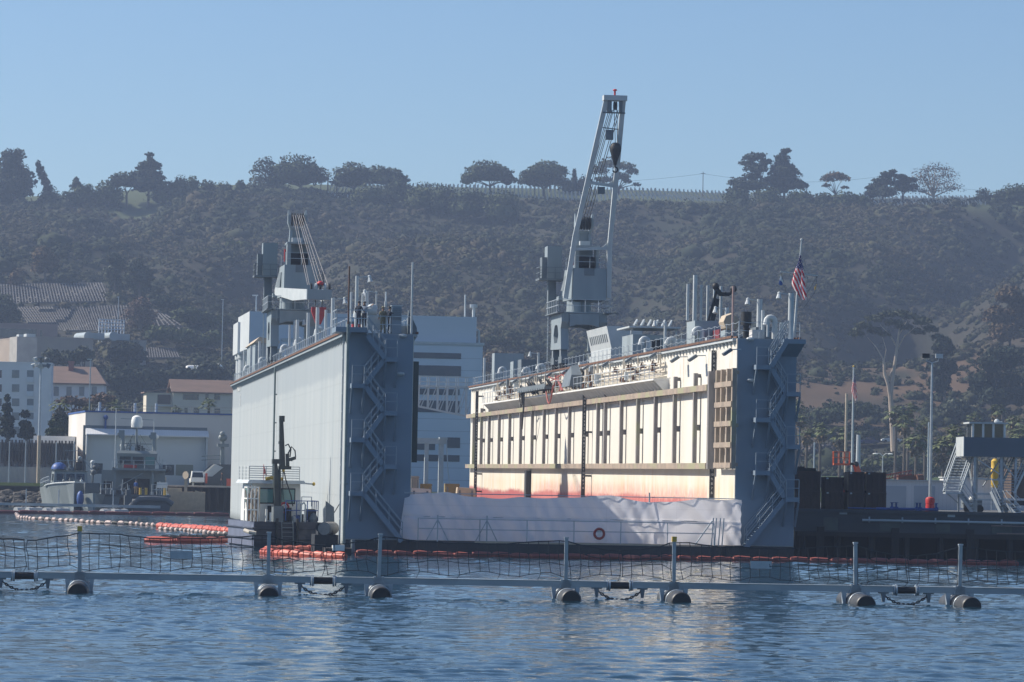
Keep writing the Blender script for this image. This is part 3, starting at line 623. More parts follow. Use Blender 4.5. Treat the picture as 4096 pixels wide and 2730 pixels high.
# ================================================================ tarpaulin across the opening
x0, x1 = xz(1600, 2060)[0], xz(2968, 2060)[0]
t = thing('tarpaulin_screen', 'long creased white tarpaulin screen stretched across the open end of the dry dock', 'tarpaulin', DM @ Vector(((x0+x1)/2,-.5,.95)), TH)
nX, nZ = 240, 36; xs_ = np.linspace(x0, x1, nX); V = []; off = -(x0+x1)/2
for j in range(nZ+1):
    for i, x in enumerate(xs_):
        s = j/nZ; sag = .10*abs(math.sin((x-x0)*1.15+.6*math.sin(x*.37)))+.12*math.sin(x*.31)**2
        top = (heightat(1988, x, -.5) if False else 3.92)+.16*math.sin(x*.9)*math.sin(x*.23)-.12*(i < 6)
        z = .95+s*(top-.95-sag*.8)
        y = -.5-.06*(1-s)*math.sin(x*2.1+s*2.6+1.2*math.sin(x*.5))-.05*math.sin((x+z*.8)*1.3)*math.sin(z*1.1)-.07*abs(math.sin((x-.9*z)*.55))**6-.05*math.sin(x*5+z*3+2*math.sin(x))
        y += -.06*abs(math.sin((x+1.1*z)*.8+.7))**8-.03*abs(math.sin((x-.5*z)*2.3+math.sin(x)))**5-.025*abs(math.sin((x+.8*z)*3.1+1.3*math.sin(.7*x)))**6
        y += .06*(abs(z-2.45) < .05)
        e = min(i, nX-1-i)/10.; z2 = z
        V.append((x+off+(.03*math.sin(z*9)*max(0, 1-e*2) if i > nX/2 else .3*s*max(0,1-e)), y+.5, z2-.95))
Fs = [(j*nX+i, j*nX+i+1, (j+1)*nX+i+1, (j+1)*nX+i) for j in range(nZ) for i in range(nX-1)]
me = bpy.data.meshes.new('sheet'); me.from_pydata(V, [], Fs); me.polygons.foreach_set('use_smooth', [True]*len(Fs))
m, nt, p = nmat('translucent_white_sheeting')
n = noise(nt, .4, detail=4); seam = noise(nt, 2.5, (.15,1,1), 4)
c = mix(nt, ramp(nt, n.outputs[0], .35, .65), (.84,.87,.93), (.78,.81,.88))
tc = nt.nodes.new('ShaderNodeTexCoord'); sx = nt.nodes.new('ShaderNodeSeparateXYZ'); nt.links.new(tc.outputs['Object'], sx.inputs[0])
def line(src, step, w): d_ = math_(nt, 'ABSOLUTE', math_(nt, 'SUBTRACT', math_(nt, 'FRACT', math_(nt, 'MULTIPLY', src, 1/step)), .5)); return ramp(nt, d_, w, 0)
c = mix(nt, math_(nt, 'MULTIPLY', line(sx.outputs[2], 1.5, .03), .45), c, (.50,.54,.62)); c = mix(nt, math_(nt, 'MULTIPLY', line(sx.outputs[0], 4.6, .008), .45), c, (.50,.54,.62))
dn = noise(nt, .8, (1,1,.4), 6, .65); dl = math_(nt, 'MULTIPLY', ramp(nt, dn.outputs[0], .5, .7), ramp(nt, sx.outputs[2], 1.4, .1)); c = mix(nt, math_(nt, 'MULTIPLY', dl, .5), c, (.48,.45,.42))
tr = nt.nodes.new('ShaderNodeBsdfTranslucent'); nt.links.new(c, p.inputs['Base Color']); tr.inputs[0].default_value = (.80,.79,.82,1)
p.inputs['Roughness'].default_value = .45
ms = nt.nodes.new('ShaderNodeMixShader'); ms.inputs[0].default_value = .45
nt.links.new(p.outputs[0], ms.inputs[1]); nt.links.new(tr.outputs[0], ms.inputs[2]); nt.links.new(ms.outputs[0], nt.nodes['Material Output'].inputs[0])
bn = noise(nt, 3., (1,1,.5), 4); b = nt.nodes.new('ShaderNodeBump'); b.inputs['Strength'].default_value = .5; b.inputs['Distance'].default_value = .05
nt.links.new(bn.outputs[0], b.inputs['Height']); nt.links.new(b.outputs[0], p.inputs['Normal'])
SHEET = m
link('sheet', me, m, t)
fr = MB()
for px in (2602,): x = xz(px, 2050)[0]+off; fr.cyl((x, .12, 0), (x, .12, 3.3), .05)
for z in (1.5, 3.0): fr.cyl((x0+off+.3, .07, z), (x1+off-.4, .07, z), .03, n=6)
fr.build('support_frame', STEEL, t)
# lifebuoy hung on the apron rail
x = xz(2382, 2136)[0]
q = DM @ Vector((x, -2.45, heightat(2136, x, -2.4)))
lb = thing('lifebuoy', 'orange ring lifebuoy hung on the rail before the white tarpaulin', 'lifebuoy', q, TH)
MB().torus((0,0,0), .31, .085).build('ring', mat('lifebuoy_orange', (.42,.06,.04), (.36,.05,.035), 3, rough=.5), lb)
bd = MB()
for k in range(4): a = .785+k*1.5708; bd.torus((.31*math.cos(a),0,.31*math.sin(a)), .095, .03, 'y', 8, 5)
bd.build('band', WHITE, lb)
br = MB().box(-.03,.03,.07,.11,-.3,.32).bar((0,.09,0),(-.22,.09,-.22),.06).bar((0,.09,0),(.22,.09,-.22),.06).build('bracket', WHITE, lb, smooth=False)
# ================================================================ portal cranes on the dock
CRG = mat('crane_grey_paint', (.255,.30,.325), (.22,.265,.29), .8, (1,1,.3), .5)
ROPE = mat('steel_rope', (.10,.105,.115), (.07,.075,.08), 6, rough=.5, metal=.5)
def crane(label, xc, yc, zt, hook_m):
    loc = DM @ Vector((xc, yc, zt+.2)); c = thing('portal_crane', label, 'crane', loc, TH, 'portal cranes on the dry dock')
    W, L = 1.66, 3.3
    for sx in (-1, 1):                                  # side frames with a long hexagonal window
        x = sx*W; o = [(-L,4.95),(L,4.95),(L+.1,4.2),(L-.6,3.7),(L+.0,1.9),(-L,1.75),(-L+.3,3.7),(-L-.1,4.2)]
        ring_o = [(L,4.95),(L+.1,4.2),(L-.45,3.6),(L,1.9),(-L,1.75),(-L+.45,3.6),(-L-.1,4.2),(-L,4.95)]
        ring_i = [(.7,4.0),(1.1,3.75),(1.5,3.1),(.9,2.4),(-.9,2.4),(-1.5,3.1),(-1.1,3.75),(-.7,4.0)]
        m = MB(); n = 8
        for t in (x-.35, x+.35): m.v += [(t,a,b) for a,b in ring_o]+[(t,a,b) for a,b in ring_i]
        for k in range(n):
            j = (k+1)%n
            m.f += [(k,j,8+j,8+k), (16+k,24+k,24+j,16+j), (k,16+k,16+j,j), (8+k,8+j,24+j,24+k)]
        m.build('side_frame', CRG, c, smooth=False)
        for y in (-L+.9, L-.9):
            b = MB().box(x-.3,x+.3,y-.95,y+.95,.55,1.15).prism([(x-.28,y-.5,1.15),(x-.28,y+.5,1.15),(x-.28,y+.3,1.9),(x-.28,y-.3,1.9)],(.56,0,0)).build('bogie', GREYD, c, smooth=False)
            for q in (-.6,.6): MB().cyl((x-.2,y+q,.4),(x+.2,y+q,.4),.36,n=14).build('wheel', BLACK, b)
            MB().cyl((x-.05,y+.2,1.2),(x-.05,y+.2,1.75),.26,n=10).build('drive_motor', GREYL, b)
    pb = MB()
    for y in (-L+.2, L-.2): pb.prism([(-W+.36,y-.45,3.75),(-W+1.0,y-.45,3.95),(W-1.0,y-.45,3.95),(W-.36,y-.45,3.75),(W-.36,y-.45,4.9),(-W+.36,y-.45,4.9)],(0,.9,0))
    pb.box(-W-.2,W+.2,-L-.1,L+.1,4.955,5.05)
    for k in range(5): pb.box(-1.6+k*.75,-1.52+k*.75,-L-.28,-L-.26,3.98,4.9)
    pb.build('portal_beam', CRG, c, smooth=False)
    MB().rail([(-W-.7,-L-.5,5.05),(-W-.7,L+.6,5.05),(W+.7,L+.6,5.05),(W+.7,-L-.5,5.05),(-W-.7,-L-.5,5.05)], 1.1, 1.1, .03).build('guard_rail', STEEL, c)
    MB().box(-W-.8,-W-.21,-L-.6,L+.7,4.96,5.04).box(W+.21,W+.8,-L-.6,L+.7,4.96,5.04).box(W+.0,W+1.3,-L-.9,-L-.12,4.96,5.04).build('walkway', GREYD, c, smooth=False)
    la = MB()
    for s in (-.22,.22): la.bar((-W-.62,L+s,.6),(-W-.62,L+s,6.1),.05)
    for k in range(16): la.bar((-W-.62,L-.22,.8+k*.33),(-W-.62,L+.22,.8+k*.33),.035)
    la.build('ladder', STEEL, c)
    MB().cyl((0,0,5.05),(0,0,6.15),1.12,1.08,24).cyl((0,0,5.05),(0,0,5.2),1.4,n=24).cyl((-.5,-1.5,5.05),(-.5,-1.5,6.0),.45,n=14).build('slewing_ring', CRG, c)
    h = MB().hull([[(-.9,-2.2,6.2),(2.1,-2.2,6.2),(2.1,2.6,6.2),(-1.35,2.6,6.2)],[(-.87,-2.2,9.0),(2.1,-2.2,9.0),(2.1,2.2,9.0),(-1.0,2.2,9.0)]]).build('machinery_house', CRG, c, smooth=False)
    for k in range(7): pass
    MB().prism([(-1.12,-.6,7.1),(-1.42,1.2,7.1),(-1.12,1.2,8.4),(-1.0,-.6,8.4)],(-.06,0,0)).build('louvre_panel', GREYD, h, smooth=False)
    MB().box(.1,1.0,-2.26,-2.205,8.35,9.0).build('recess', GREYD, h, smooth=False)
    MB().box(-.62,-.3,-1.6,-.2,9.0,10.95).box(1.25,1.5,-1.5,-.2,9.0,10.9).box(-.3,1.25,.6,1.6,9.0,10.9).box(-.65,1.55,-1.7,1.7,10.9,11.05).build('winch_frame', CRG, c, smooth=False)
    MB().cyl((-.28,-.7,9.6),(1.2,-.7,9.6),.5,n=16).cyl((-.28,.1,9.5),(1.2,.1,9.5),.42,n=16).build('rope_drum', BLACK, c)
    MB().rail([(-.8,-2.1,9.0),(2.0,-2.1,9.0),(2.0,2.1,9.0),(-.9,2.1,9.0)], 1.1, 1.2, .022).build('guard_rail', STEEL, c)
    MB().rail([(2.2,-1,7.4),(2.7,-1,7.4),(2.7,2,7.4)],1.1,1.,.025).box(2.1,2.75,-1.1,2.1,7.3,7.4).build('side_gallery', GREYD, c)
    # operator's cab and electrical boxes on the far side
    cb = MB().box(-2.5,-1.2,2.8,4.6,8.3,11.2).build('electrical_house', CRG, c, smooth=False)
    MB().box(-2.95,-2.51,3.0,4.4,8.3,10.2).build('louvred_box', GREYD, cb, smooth=False)
    for k in range(8): pass
    MB().box(-3.25,-1.0,2.5,4.9,8.12,8.29).rail([(-3.2,2.6,8.29),(-1.1,2.6,8.29)],1.0,.7,.03).rail([(-3.2,2.6,8.29),(-3.2,4.8,8.29)],1.0,1.0,.03).build('gallery', GREYD, c, smooth=False)
    MB().box(-2.3,-1.6,3.3,4.1,4.96,8.12).build('ladder_tower', GREYD, c, smooth=False)
    MB().bar((-1.2,3.6,6.6),(-2.2,3.6,6.6),.4).box(-1.6,-.2,1.6,4.4,6.3,6.7).build('cantilever', CRG, c, smooth=False)
    # A-frame with its sheaves
    a = MB(); xo = .28
    for sx in (-1,1):
        a.hull([[(sx*.62-.15,-.7,11.05),(sx*.62+.15,-.7,11.05),(sx*.62+.15,.5,11.05),(sx*.62-.15,.5,11.05)],[(sx*.56-.13,-.5,12.2),(sx*.56+.13,-.5,12.2),(sx*.56+.13,.2,12.2),(sx*.56-.13,.2,12.2)],[(sx*.80-.13,-.75,12.8),(sx*.80+.13,-.75,12.8),(sx*.80+.13,.2,12.8),(sx*.80-.13,.2,12.8)],[(sx*.80-.13,-.7,13.5),(sx*.80+.13,-.7,13.5),(sx*.80+.13,.0,13.5),(sx*.80-.13,.0,13.5)],[(sx*.86-.08,-.4,13.95),(sx*.86+.08,-.4,13.95),(sx*.86+.08,-.2,13.95),(sx*.86-.08,-.2,13.95)]])
    a.bar((-.7,-.3,12.3),(.7,-.3,12.3),.2).box(-.48,.48,-.3,.5,11.05,12.4); a.v = [(x*.9+xo, y, z) for x, y, z in a.v]
    a.build('a_frame', CRG, c, smooth=False)
    for x in (-.17,.05,.3,.55,.77): MB().cyl((x-.06,-.35,13.1),(x+.06,-.35,13.1),.58,n=18).build('sheave', BLACK, c)
    MB().box(-.2,.7,-1.4,-.8,11.06,11.45).build('lamp_box', GREYL, c, smooth=False)
    MB().cyl((-.8,-1.4,9.3),(-.8,-1.4,10.4),.09,n=8).build('fire_bottle', RED, c)
    return c
def cl(c, px, py, y, xc, yc, zt):                    # photograph pixel -> crane's own frame, at a depth y metres along the dock from the crane
    q = dy(px, py, yc+y); return Vector((q.x-xc, y, q.z-zt-.2))
def boom(c, A, B, Cc, D, E, G, hookz, hm, hook):
    """left foot A, bend B, head Cc; right foot D, bend E, head G"""
    b = MB()
    for pts in ((A,B,Cc),(D,E,G)):
        for p, q in zip(pts, pts[1:]): b.bar(p, q, .42, .42, (0,-1,.2))
    return b
xc, yc = XR/2, (alongy(2252,.1,ZT+3)+alongy(2208,.1,ZT+3))/2
k1 = crane('portal crane with its boom raised steeply above the white side wall', xc, yc, ZT, BLACK)
f = lambda px, py, y: cl(k1, px, py, y, xc, yc, ZT)
A, B_, H1 = f(2262,1194,-1.8), f(2300,948,-2.4), f(2425,400,-4.6)
D_, E_, H2 = f(2434,1194,-1.8), f(2438,995,-2.3), f(2493,400,-4.6)
bm_ = boom(k1, A, B_, H1, D_, E_, H2, 0, None, 0)
def lerp(p, q, t): return p+(q-p)*t
t1 = lerp(B_, H1, .40); t2 = lerp(E_, H2, .42)
bm_.bar(lerp(A,B_,.8), E_, .26, .26).bar(t1, t2, .26, .26)
for p, q in ((E_, lerp(A,B_,.8)),(t2,t1)):
    d = (q-p).normalized(); u_ = Vector((0,0,1)); bm_.prism([p+Vector((0,.1,0)), p+d*.8+Vector((0,.1,0)), p+u_*.7+Vector((0,.1,0))], (0,-.25,0))
hc = (H1+H2)/2; bo = bm_.build('boom', GREYL, k1, smooth=False)
MB().box(H1.x-.28, H2.x+.28, H1.y-.5, H1.y+.5, hc.z-.1, hc.z+.35).build('boom_head', GREYL, bo, smooth=False)
MB().box(H1.x+.1, hc.x-.3, H1.y-.3, H1.y+.3, hc.z-1.1, hc.z-.1).box(hc.x+.42, H2.x-.1, H1.y-.3, H1.y+.3, hc.z-1.1, hc.z-.1).bar((H1.x-.3,H1.y,hc.z-1.15),(H2.x+.2,H1.y,hc.z-1.15),.12).build('head_cheek', GREYD, bo, smooth=False)
for x in (hc.x-.05, hc.x+.12): MB().cyl((x-.05,H1.y-.1,hc.z-.55),(x+.05,H1.y-.1,hc.z-.55),.38,n=16).build('sheave', BLACK, bo)
MB().cyl((hc.x,H1.y,hc.z+.35),(hc.x,H1.y,hc.z+.75),.09).ball((hc.x,H1.y,hc.z+.85),(.2,.2,.1)).build('beacon', RED, bo)
q0, q1 = lerp(B_,H1,.80), lerp(E_,H2,.80)
MB().bar(q0, q1, .08).build('tie_bar', GREYD, bo)
w1 = lerp(q0,q1,.45); MB().box(w1.x-.3,w1.x+.35,w1.y-.25,w1.y+.25,w1.z-1.0,w1.z-.15).build('rope_weight', GREYD, bo, smooth=False)
w2 = lerp(t1,t2,.5); MB().box(w2.x-.35,w2.x+.3,w2.y-.2,w2.y+.2,w2.z-.85,w2.z-.25).build('rope_weight', GREYD, bo, smooth=False)
HP = f(2462, 600, -4.6)
for k, (x0_, x1_) in enumerate(((-.15,-.35),(.05,-.2),(.25,-.1),(.5,.3),(.75,.45),(-.2,-.5))): MB().tube([(x0_,-.35,13.6),(hc.x+x1_,H1.y,hc.z-.9)], .032, 5).build('luffing_rope', ROPE, k1)
for x in (-.12,.12): MB().tube([(HP.x+x*.8,H1.y-.45,HP.z+.5),(hc.x+x,H1.y-.4,hc.z-.6)], .032, 5).build('hoist_rope', ROPE, k1)
hk = MB().lathe([(.05,-1.4),(.14,-1.3),(.2,-1.0),(.34,-.6),(.5,-.1),(.52,.2),(.4,.5),(.2,.62)], HP, 16).build('hook_block', BLACK, k1)
MB().tube([(HP.x,H1.y,HP.z-1.35)]+[(HP.x+.22*math.sin(a)-.0,HP.y,HP.z-1.75+.22*math.cos(a)) for a in np.arange(0,4.6,.4)], .07, 7).build('hook', BLACK, hk)
xc2, yc2 = XL+2.0, (alongy(1096,XL+.2,ZTL+3)+alongy(1072,XL+.2,ZTL+3))/2
k2 = crane('portal crane with its boom lowered towards the camera and a red hook', xc2, yc2, ZTL, RED)
f = lambda px, py, y: cl(k2, px, py, y, xc2, yc2, ZTL)
HL, HR = f(1240,1178,-15.5), f(1312,1182,-15.5)
FA, FD = Vector((-1.35,-1.0,6.6)), Vector((2.3,-1.0,6.6))
bm_ = MB()
for a, b in ((FA,HL),(FD,HR)):
    s = Vector((.22,0,0)); u_ = Vector((0,0,1))
    ring = lambda p, h0, h1: [p-s-u_*h0, p+s-u_*h0, p+s+u_*h1, p-s+u_*h1]
    bm_.hull([ring(a-Vector((0,-.9,0)),.1,.3), ring(a,.25,.42), ring(lerp(a,b,.55),.62,.4), ring(b,.42,.42)])
bm_.bar(lerp(FA,HL,.3),lerp(FD,HR,.3),.3).bar(lerp(FA,HL,.65),lerp(FD,HR,.65),.3)
bo = bm_.build('boom', GREYL, k2, smooth=False); hc = (HL+HR)/2
MB().box(HL.x-.28,HR.x+.28,HL.y-.5,HL.y+.45,hc.z-.44,hc.z+.44).build('boom_head', CRG, bo, smooth=False)
for k in range(5): x = HL.x+.1+k*.38; MB().cyl((x-.08,hc.y,hc.z+.6),(x+.08,hc.y,hc.z+.6),.38,n=14).build('sheave', GREYL if k % 2 else BLACK, bo)
MB().ball((hc.x+.1,hc.y,hc.z+.95),(.3,.3,.22)).build('beacon', RED, bo)
for k, (a, b) in enumerate(((-.15,-1.3),(.05,-1.1),(.25,-.2),(.4,.1),(.55,.5),(.75,1.0))): MB().tube([(a,-.5,13.6),(hc.x+b*.75,hc.y,hc.z+.8)], .022, 5).build('luffing_rope', mat('bright_rope',(.34,.32,.31),(.28,.26,.25),5) if k == 0 else bpy.data.materials['bright_rope'], k2)
for x in (-.3,.3): MB().tube([(hc.x+x,hc.y,hc.z-.4),(hc.x+x*.8,hc.y,hc.z-1.1)], .05, 5).build('hoist_rope', ROPE, k2)
hk = MB().hull([[(hc.x-.6,hc.y-.25,hc.z-1.05),(hc.x+.6,hc.y-.25,hc.z-1.05),(hc.x+.6,hc.y+.25,hc.z-1.05),(hc.x-.6,hc.y+.25,hc.z-1.05)],[(hc.x-.62,hc.y-.3,hc.z-1.4),(hc.x+.62,hc.y-.3,hc.z-1.4),(hc.x+.62,hc.y+.3,hc.z-1.4),(hc.x-.62,hc.y+.3,hc.z-1.4)],[(hc.x-.2,hc.y-.2,hc.z-2.5),(hc.x+.2,hc.y-.2,hc.z-2.5),(hc.x+.2,hc.y+.2,hc.z-2.5),(hc.x-.2,hc.y+.2,hc.z-2.5)]]).build('hook_block', RED, k2, smooth=False)
MB().tube([(hc.x,hc.y,hc.z-2.5)]+[(hc.x+.25*math.sin(a),hc.y,hc.z-2.95+.25*math.cos(a)) for a in np.arange(0,4.6,.4)], .08, 7).build('hook', BLACK, hk)
# ================================================================ floating security barrier in the foreground
PA, PB = at(318,2376,147.3), at(3838,2405,150.6); PA.z = PB.z = 0
fd = (PB-PA).normalized(); fa = math.atan2(fd.y, fd.x)
def fu(px):                                           # metres along the barrier where it crosses a photograph column
    d = ray(px, 2350); d.z = 0; n = Vector((-fd.y, fd.x, 0)); t = (PA-Vector((0,0,0))).dot(n)/d.dot(n); return (d*t-PA).dot(fd)
FLOAT = mat('dark_pontoon_shell', (.055,.058,.063), (.03,.032,.036), 1.5, (1,.3,1), .5, c3=(.17,.165,.15), s3=1.2, t3=.57)
BEAM = mat('galvanised_beam', (.34,.385,.42), (.26,.30,.34), 2, (.3,1,1), .4, metal=.3)
NET = mat('dark_net_cord', (.030,.036,.044), (.022,.027,.034), 5, rough=.7)
conn = [fu(97), fu(1292), fu(2478), fu(3624)]
posts = [fu(x) for x in (318,1072,1514,2262,2695,3422,3838)]
unit = conn[1]-conn[0]
conn = [conn[0]-unit]+conn+[conn[3]+unit]; posts = [conn[0]+1.0+(posts[0]-conn[1]), posts[0]-(posts[2]-posts[1])]+posts+[posts[-1]+8.0]
posts[0] = posts[1]-8.0
rg = random.Random(11)
tops = {0:2.55, 1:2.52}
names = ['floating barrier section with netting, cut off by the picture edge beside the two yellow capped post',
         'floating barrier section whose net carries a grey plate, in front of the work boat',
         'floating barrier section in front of the middle of the dry dock opening',
         'floating barrier section with a grey plate on its net, before the shaded stair tower',
         'floating barrier section in front of the dark pier and red bollard']
names[0] = 'floating barrier section cut off by the picture edge, in front of the patrol boats'
for i in range(5):
    u0, u1 = conn[i]+.55, conn[i+1]-.55; pc = posts[2*i:2*i+2]; um = (u0+u1)/2
    b = thing('security_barrier', names[i], 'floating barrier', PA+fd*um, fa, 'sections of the floating security barrier')
    MB().box(u0-um, u1-um, -.13, .13, .50, .75).build('beam', BEAM, b, smooth=False)
    MB().box(u0-um, u1-um, -.16, .16, .752, .775).build('beam_cap', GREYL, b, smooth=False)
    for k, u in enumerate(pc):
        x = u-um; yel = abs(u-posts[2]) < .1 or abs(u-posts[6]) < .1
        lean = rg.uniform(-.06, .06)
        p_ = MB().bar((x,-.0,.5),(x+lean,0,2.56+(.12 if yel else 0)),.15,.15).box(x-.22,x+.22,-.2,.2,.45,.8).build('post', BEAM, b, smooth=False)
        MB().box(x+lean-.10,x+lean+.10,-.1,.1,2.56,2.62).build('post_cap', STEEL, p_, smooth=False) if not yel else MB().box(x+lean-.1,x+lean+.1,-.1,.1,2.5,2.72).build('post_cap', YELL, p_, smooth=False)
        fo = rg.uniform(-.05,.05)
        zf = rg.uniform(-.06,.04); tl = rg.uniform(-.05,.05); fl = MB().cyl((x-.0,-2.4+fo,zf-tl),(x,2.2,zf+tl),.43,n=28).cyl((x,-2.47+fo,zf-tl),(x,-2.4+fo,zf-tl),.39,.43,28).build('float', FLOAT, b)
        MB().cyl((x,-2.49+fo,zf-tl),(x,-2.475+fo,zf-tl),.38,n=28).build('end_cap', BLACK, fl)
        sd = MB()
        for y in (-.9, .5): MB().torus((x,y,zf), .44, .03, 'y', 24, 6).build('strap', STEEL, b)
        for s in (-.5,.5): sd.prism([(x+s-.05,-.15,.0),(x+s+.05,-.15,.0),(x+s+.1,-.15,.5),(x+s-.1,-.15,.5)],(0,.3,0))
        sd.prism([(x-.3,-.2,.46),(x+.3,-.2,.46),(x+.12,-.2,.8),(x-.12,-.2,.8)],(0,.4,0)).box(x-.55,x+.55,-.12,.12,.43,.499).build('saddle', STEEL, b, smooth=False)
    # net: verticals and sagging horizontals, tied to the posts
    a_, b_ = u0-um-.5, u1-um+.5
    cols = [a_+(b_-a_)*k/29 for k in range(30)]
    def sagz(x, lv):
        px_ = [p-um for p in posts]; lo = max([p for p in px_ if p <= x], default=px_[0]); hi = min([p for p in px_ if p > x], default=px_[-1])
        t = (x-lo)/max(.1, hi-lo); s = 4*t*(1-t); edge = 1-min(1, min(t, 1-t)*hi*0+min(x-lo, hi-x)/.5)
        deep = .42 if (hi-lo) < 6 else .22
        z = [2.5, 1.98, 1.5, 1.02][lv]-s*deep*[1,.55,.15,.15][lv]+edge*[.0,-.08,-.22,-.15][lv]
        return z+[.02,.05,.07,.09][lv]*math.sin(x*2.3+lv*1.7+i)
    net = MB(); P_ = {}
    for k, x in enumerate(cols):
        for lv in range(4): P_[k,lv] = (x+rg.uniform(-.05,.05)+lv*.03, rg.uniform(-.06,.06), sagz(x, lv)+rg.uniform(-.03,.03))
        net.tube([P_[k,0],P_[k,1],P_[k,2],P_[k,3]], .019, 4)
        if k % 4 == 1: net.tube([P_[k,3],(x,0,.78)], .015, 4)
        for lv in range(4): net.ball(P_[k,lv], .034, 5, 3)
    for lv in range(4): net.tube([P_[k,lv] for k in range(30)], .034 if lv == 0 else .019, 4)
    net.build('net', NET, b)
    if i in (1, 3):
        x = (fu(722) if i == 1 else fu(3042))-um
        MB().box(x-.46,x+.46,-.05,-.02,1.42,1.74).build('plate', STEEL, b, smooth=False)
for i in range(1, 5):
    c_ = thing('barrier_coupling', ['spool coupling with hanging chain between barrier sections, below the %s' % s for s in ('row of patrol boats','dry dock stair tower','pale tarpaulin screen','dark pier face')][i-1], 'coupling', PA+fd*conn[i], fa, 'couplings of the floating security barrier')
    MB().cyl((-.42,0,.6),(.42,0,.6),.15,n=16).build('spool', BLACK, c_)
    for s in (-1,1):
        MB().cyl((s*.40,0,.6),(s*.47,0,.6),.24,n=16).cyl((s*.50,0,.6),(s*.56,0,.6),.22,n=16).build('flange', STEEL, c_)
        MB().prism([(s*.98-.1,-.1,.5),(s*.98+.1,-.1,.5),(s*.98+.05,-.1,.08),(s*.98-.05,-.1,.08)],(0,.2,0)).box(s*.98-.22,s*.98+.22,-.08,.08,.44,.5).build('lug', GREYD, c_, smooth=False)
    ch = MB()
    for k in range(19):
        t = k/18; x = -.95+1.9*t; z = .38-.40*4*t*(1-t); sl_ = -.40*4*(1-2*t)/1.9
        dx_ = Vector((1,0,sl_)).normalized(); up = Vector((0,1,0)) if k % 2 else Vector((0,1,0)).cross(dx_)
        pts = [Vector((x,0,z))+dx_*(.075*math.cos(a))+up*(.042*math.sin(a)) for a in np.arange(0,6.3,.785)]
        ch.tube(pts, .028, 6)
    ch.build('chain', NET, c_)
# ================================================================ oil containment booms
ORD = mat('dull_orange_vinyl', (.30,.075,.055), (.22,.055,.045), 1.2, rough=.6, bump=.5, bs=5, c3=(.55,.15,.10), s3=.6, t3=.6)
def oilboom(label, pts, m, seg=1.6, r=.2, zc=.12, sk=True, gap=.03, jit=.06):
    rr = random.Random(hash(label) % 999 if False else len(label)); pts = [Vector((p[0],p[1],0)) for p in pts]
    o = thing('containment_boom', label, 'oil boom', pts[0], 0, 'oil containment booms')
    path = []; 
    for p, q in zip(pts, pts[1:]):
        n = max(1, round((q-p).length/seg)); path += [p.lerp(q, k/n) for k in range(n)]
    path.append(pts[-1]); body = MB(); cnt = 0
    path = [p+Vector((rr.uniform(-jit,jit),rr.uniform(-jit,jit),0)) for p in path]
    for p, q in zip(path, path[1:]):
        d = q-p; t = d.normalized()
        a, b = p-pts[0]+t*gap, q-pts[0]-t*gap; up = Vector((0,0,zc+rr.uniform(-.03,.04)))
        mm = MB().tube([a+up+t*x for x in (0,.08)]+[a.lerp(b,.3)+up+Vector((0,0,.03)), a.lerp(b,.7)+up]+[b+up-t*x for x in (.08,0)], [r*.35,r*.9,r,r*.98,r*.9,r*.35], 8)
        mat_ = m[cnt % len(m)] if isinstance(m, list) else m
        if cnt < 100: mm.build('float', mat_, o)
        else: body.v and None; body.add(mm.v, mm.f)
        cnt += 1
    if body.v: body.build('further_floats', m[0] if isinstance(m, list) else m, o, kind='stuff')
    s = MB().tube([p-pts[0]+Vector((0,0,zc-.02)) for p in path], r*.72, 6); s.build('skirt', m[0] if isinstance(m, list) else m, o)
    return o
def wp(*l): return [atz(px, py, 0) for px, py in l]
def ap_(l): return [DM @ Vector((x, y, 0)) for x, y in l]
oilboom('dull orange oil boom lying along the foot of the dry dock sill', ap_([(XL+.3,-4.0),(XL+4,-3.6),(XL+9,-3.9),(-8,-4.0),(-2,-3.5),(XR-1,-3.3),(XR+7,-3.0),(XR+14,-3.6)]), ORD, 1.25, .19)
oilboom('bright orange oil boom bunched ahead of the work boat', wp((1046,2218),(1120,2224),(1250,2230),(1385,2236)), ORANGE, 1.1, .24, .15)
oilboom('bright orange oil boom folded behind another at the work boat', wp((1060,2208),(1180,2206),(1330,2204)), ORANGE, 1.3, .24, .15, jit=.2)
oilboom('orange oil boom loop floating free beside the work boat', wp((582,2170),(700,2173),(820,2174),(960,2170)), ORANGE, 2.0, .26, .16)
oilboom('black oil boom lying just behind the free orange loop', wp((640,2158),(780,2156),(960,2150)), BLACK, 1.2, .2, .12)
oilboom('crumpled orange oil boom joined to the pale floats', wp((632,2114),(700,2118),(780,2124),(870,2132),(960,2138)), ORANGE, 1.5, .3, .2, jit=.25)
BW = [mat('pale_pink_float', (.52,.40,.36), (.44,.34,.31), 2), BLACK]
oilboom('long curved string of alternating pale and black floats', wp((66,2062),(75,2074),(130,2080),(250,2086),(400,2096),(520,2100),(640,2108)), BW, .8, .17, .12, gap=.0)
oilboom('second string of pale and black floats running on to the work boat', wp((640,2120),(720,2126),(850,2138),(960,2146)), BW, .7, .16, .12, gap=.0)
oilboom('dark red oil boom stretched in front of the patrol boats', wp((-90,2054),(150,2056),(420,2058),(700,2062),(915,2064)), mat('dark_red_vinyl', (.16,.04,.04), (.10,.03,.03), 1), 2.4, .24)
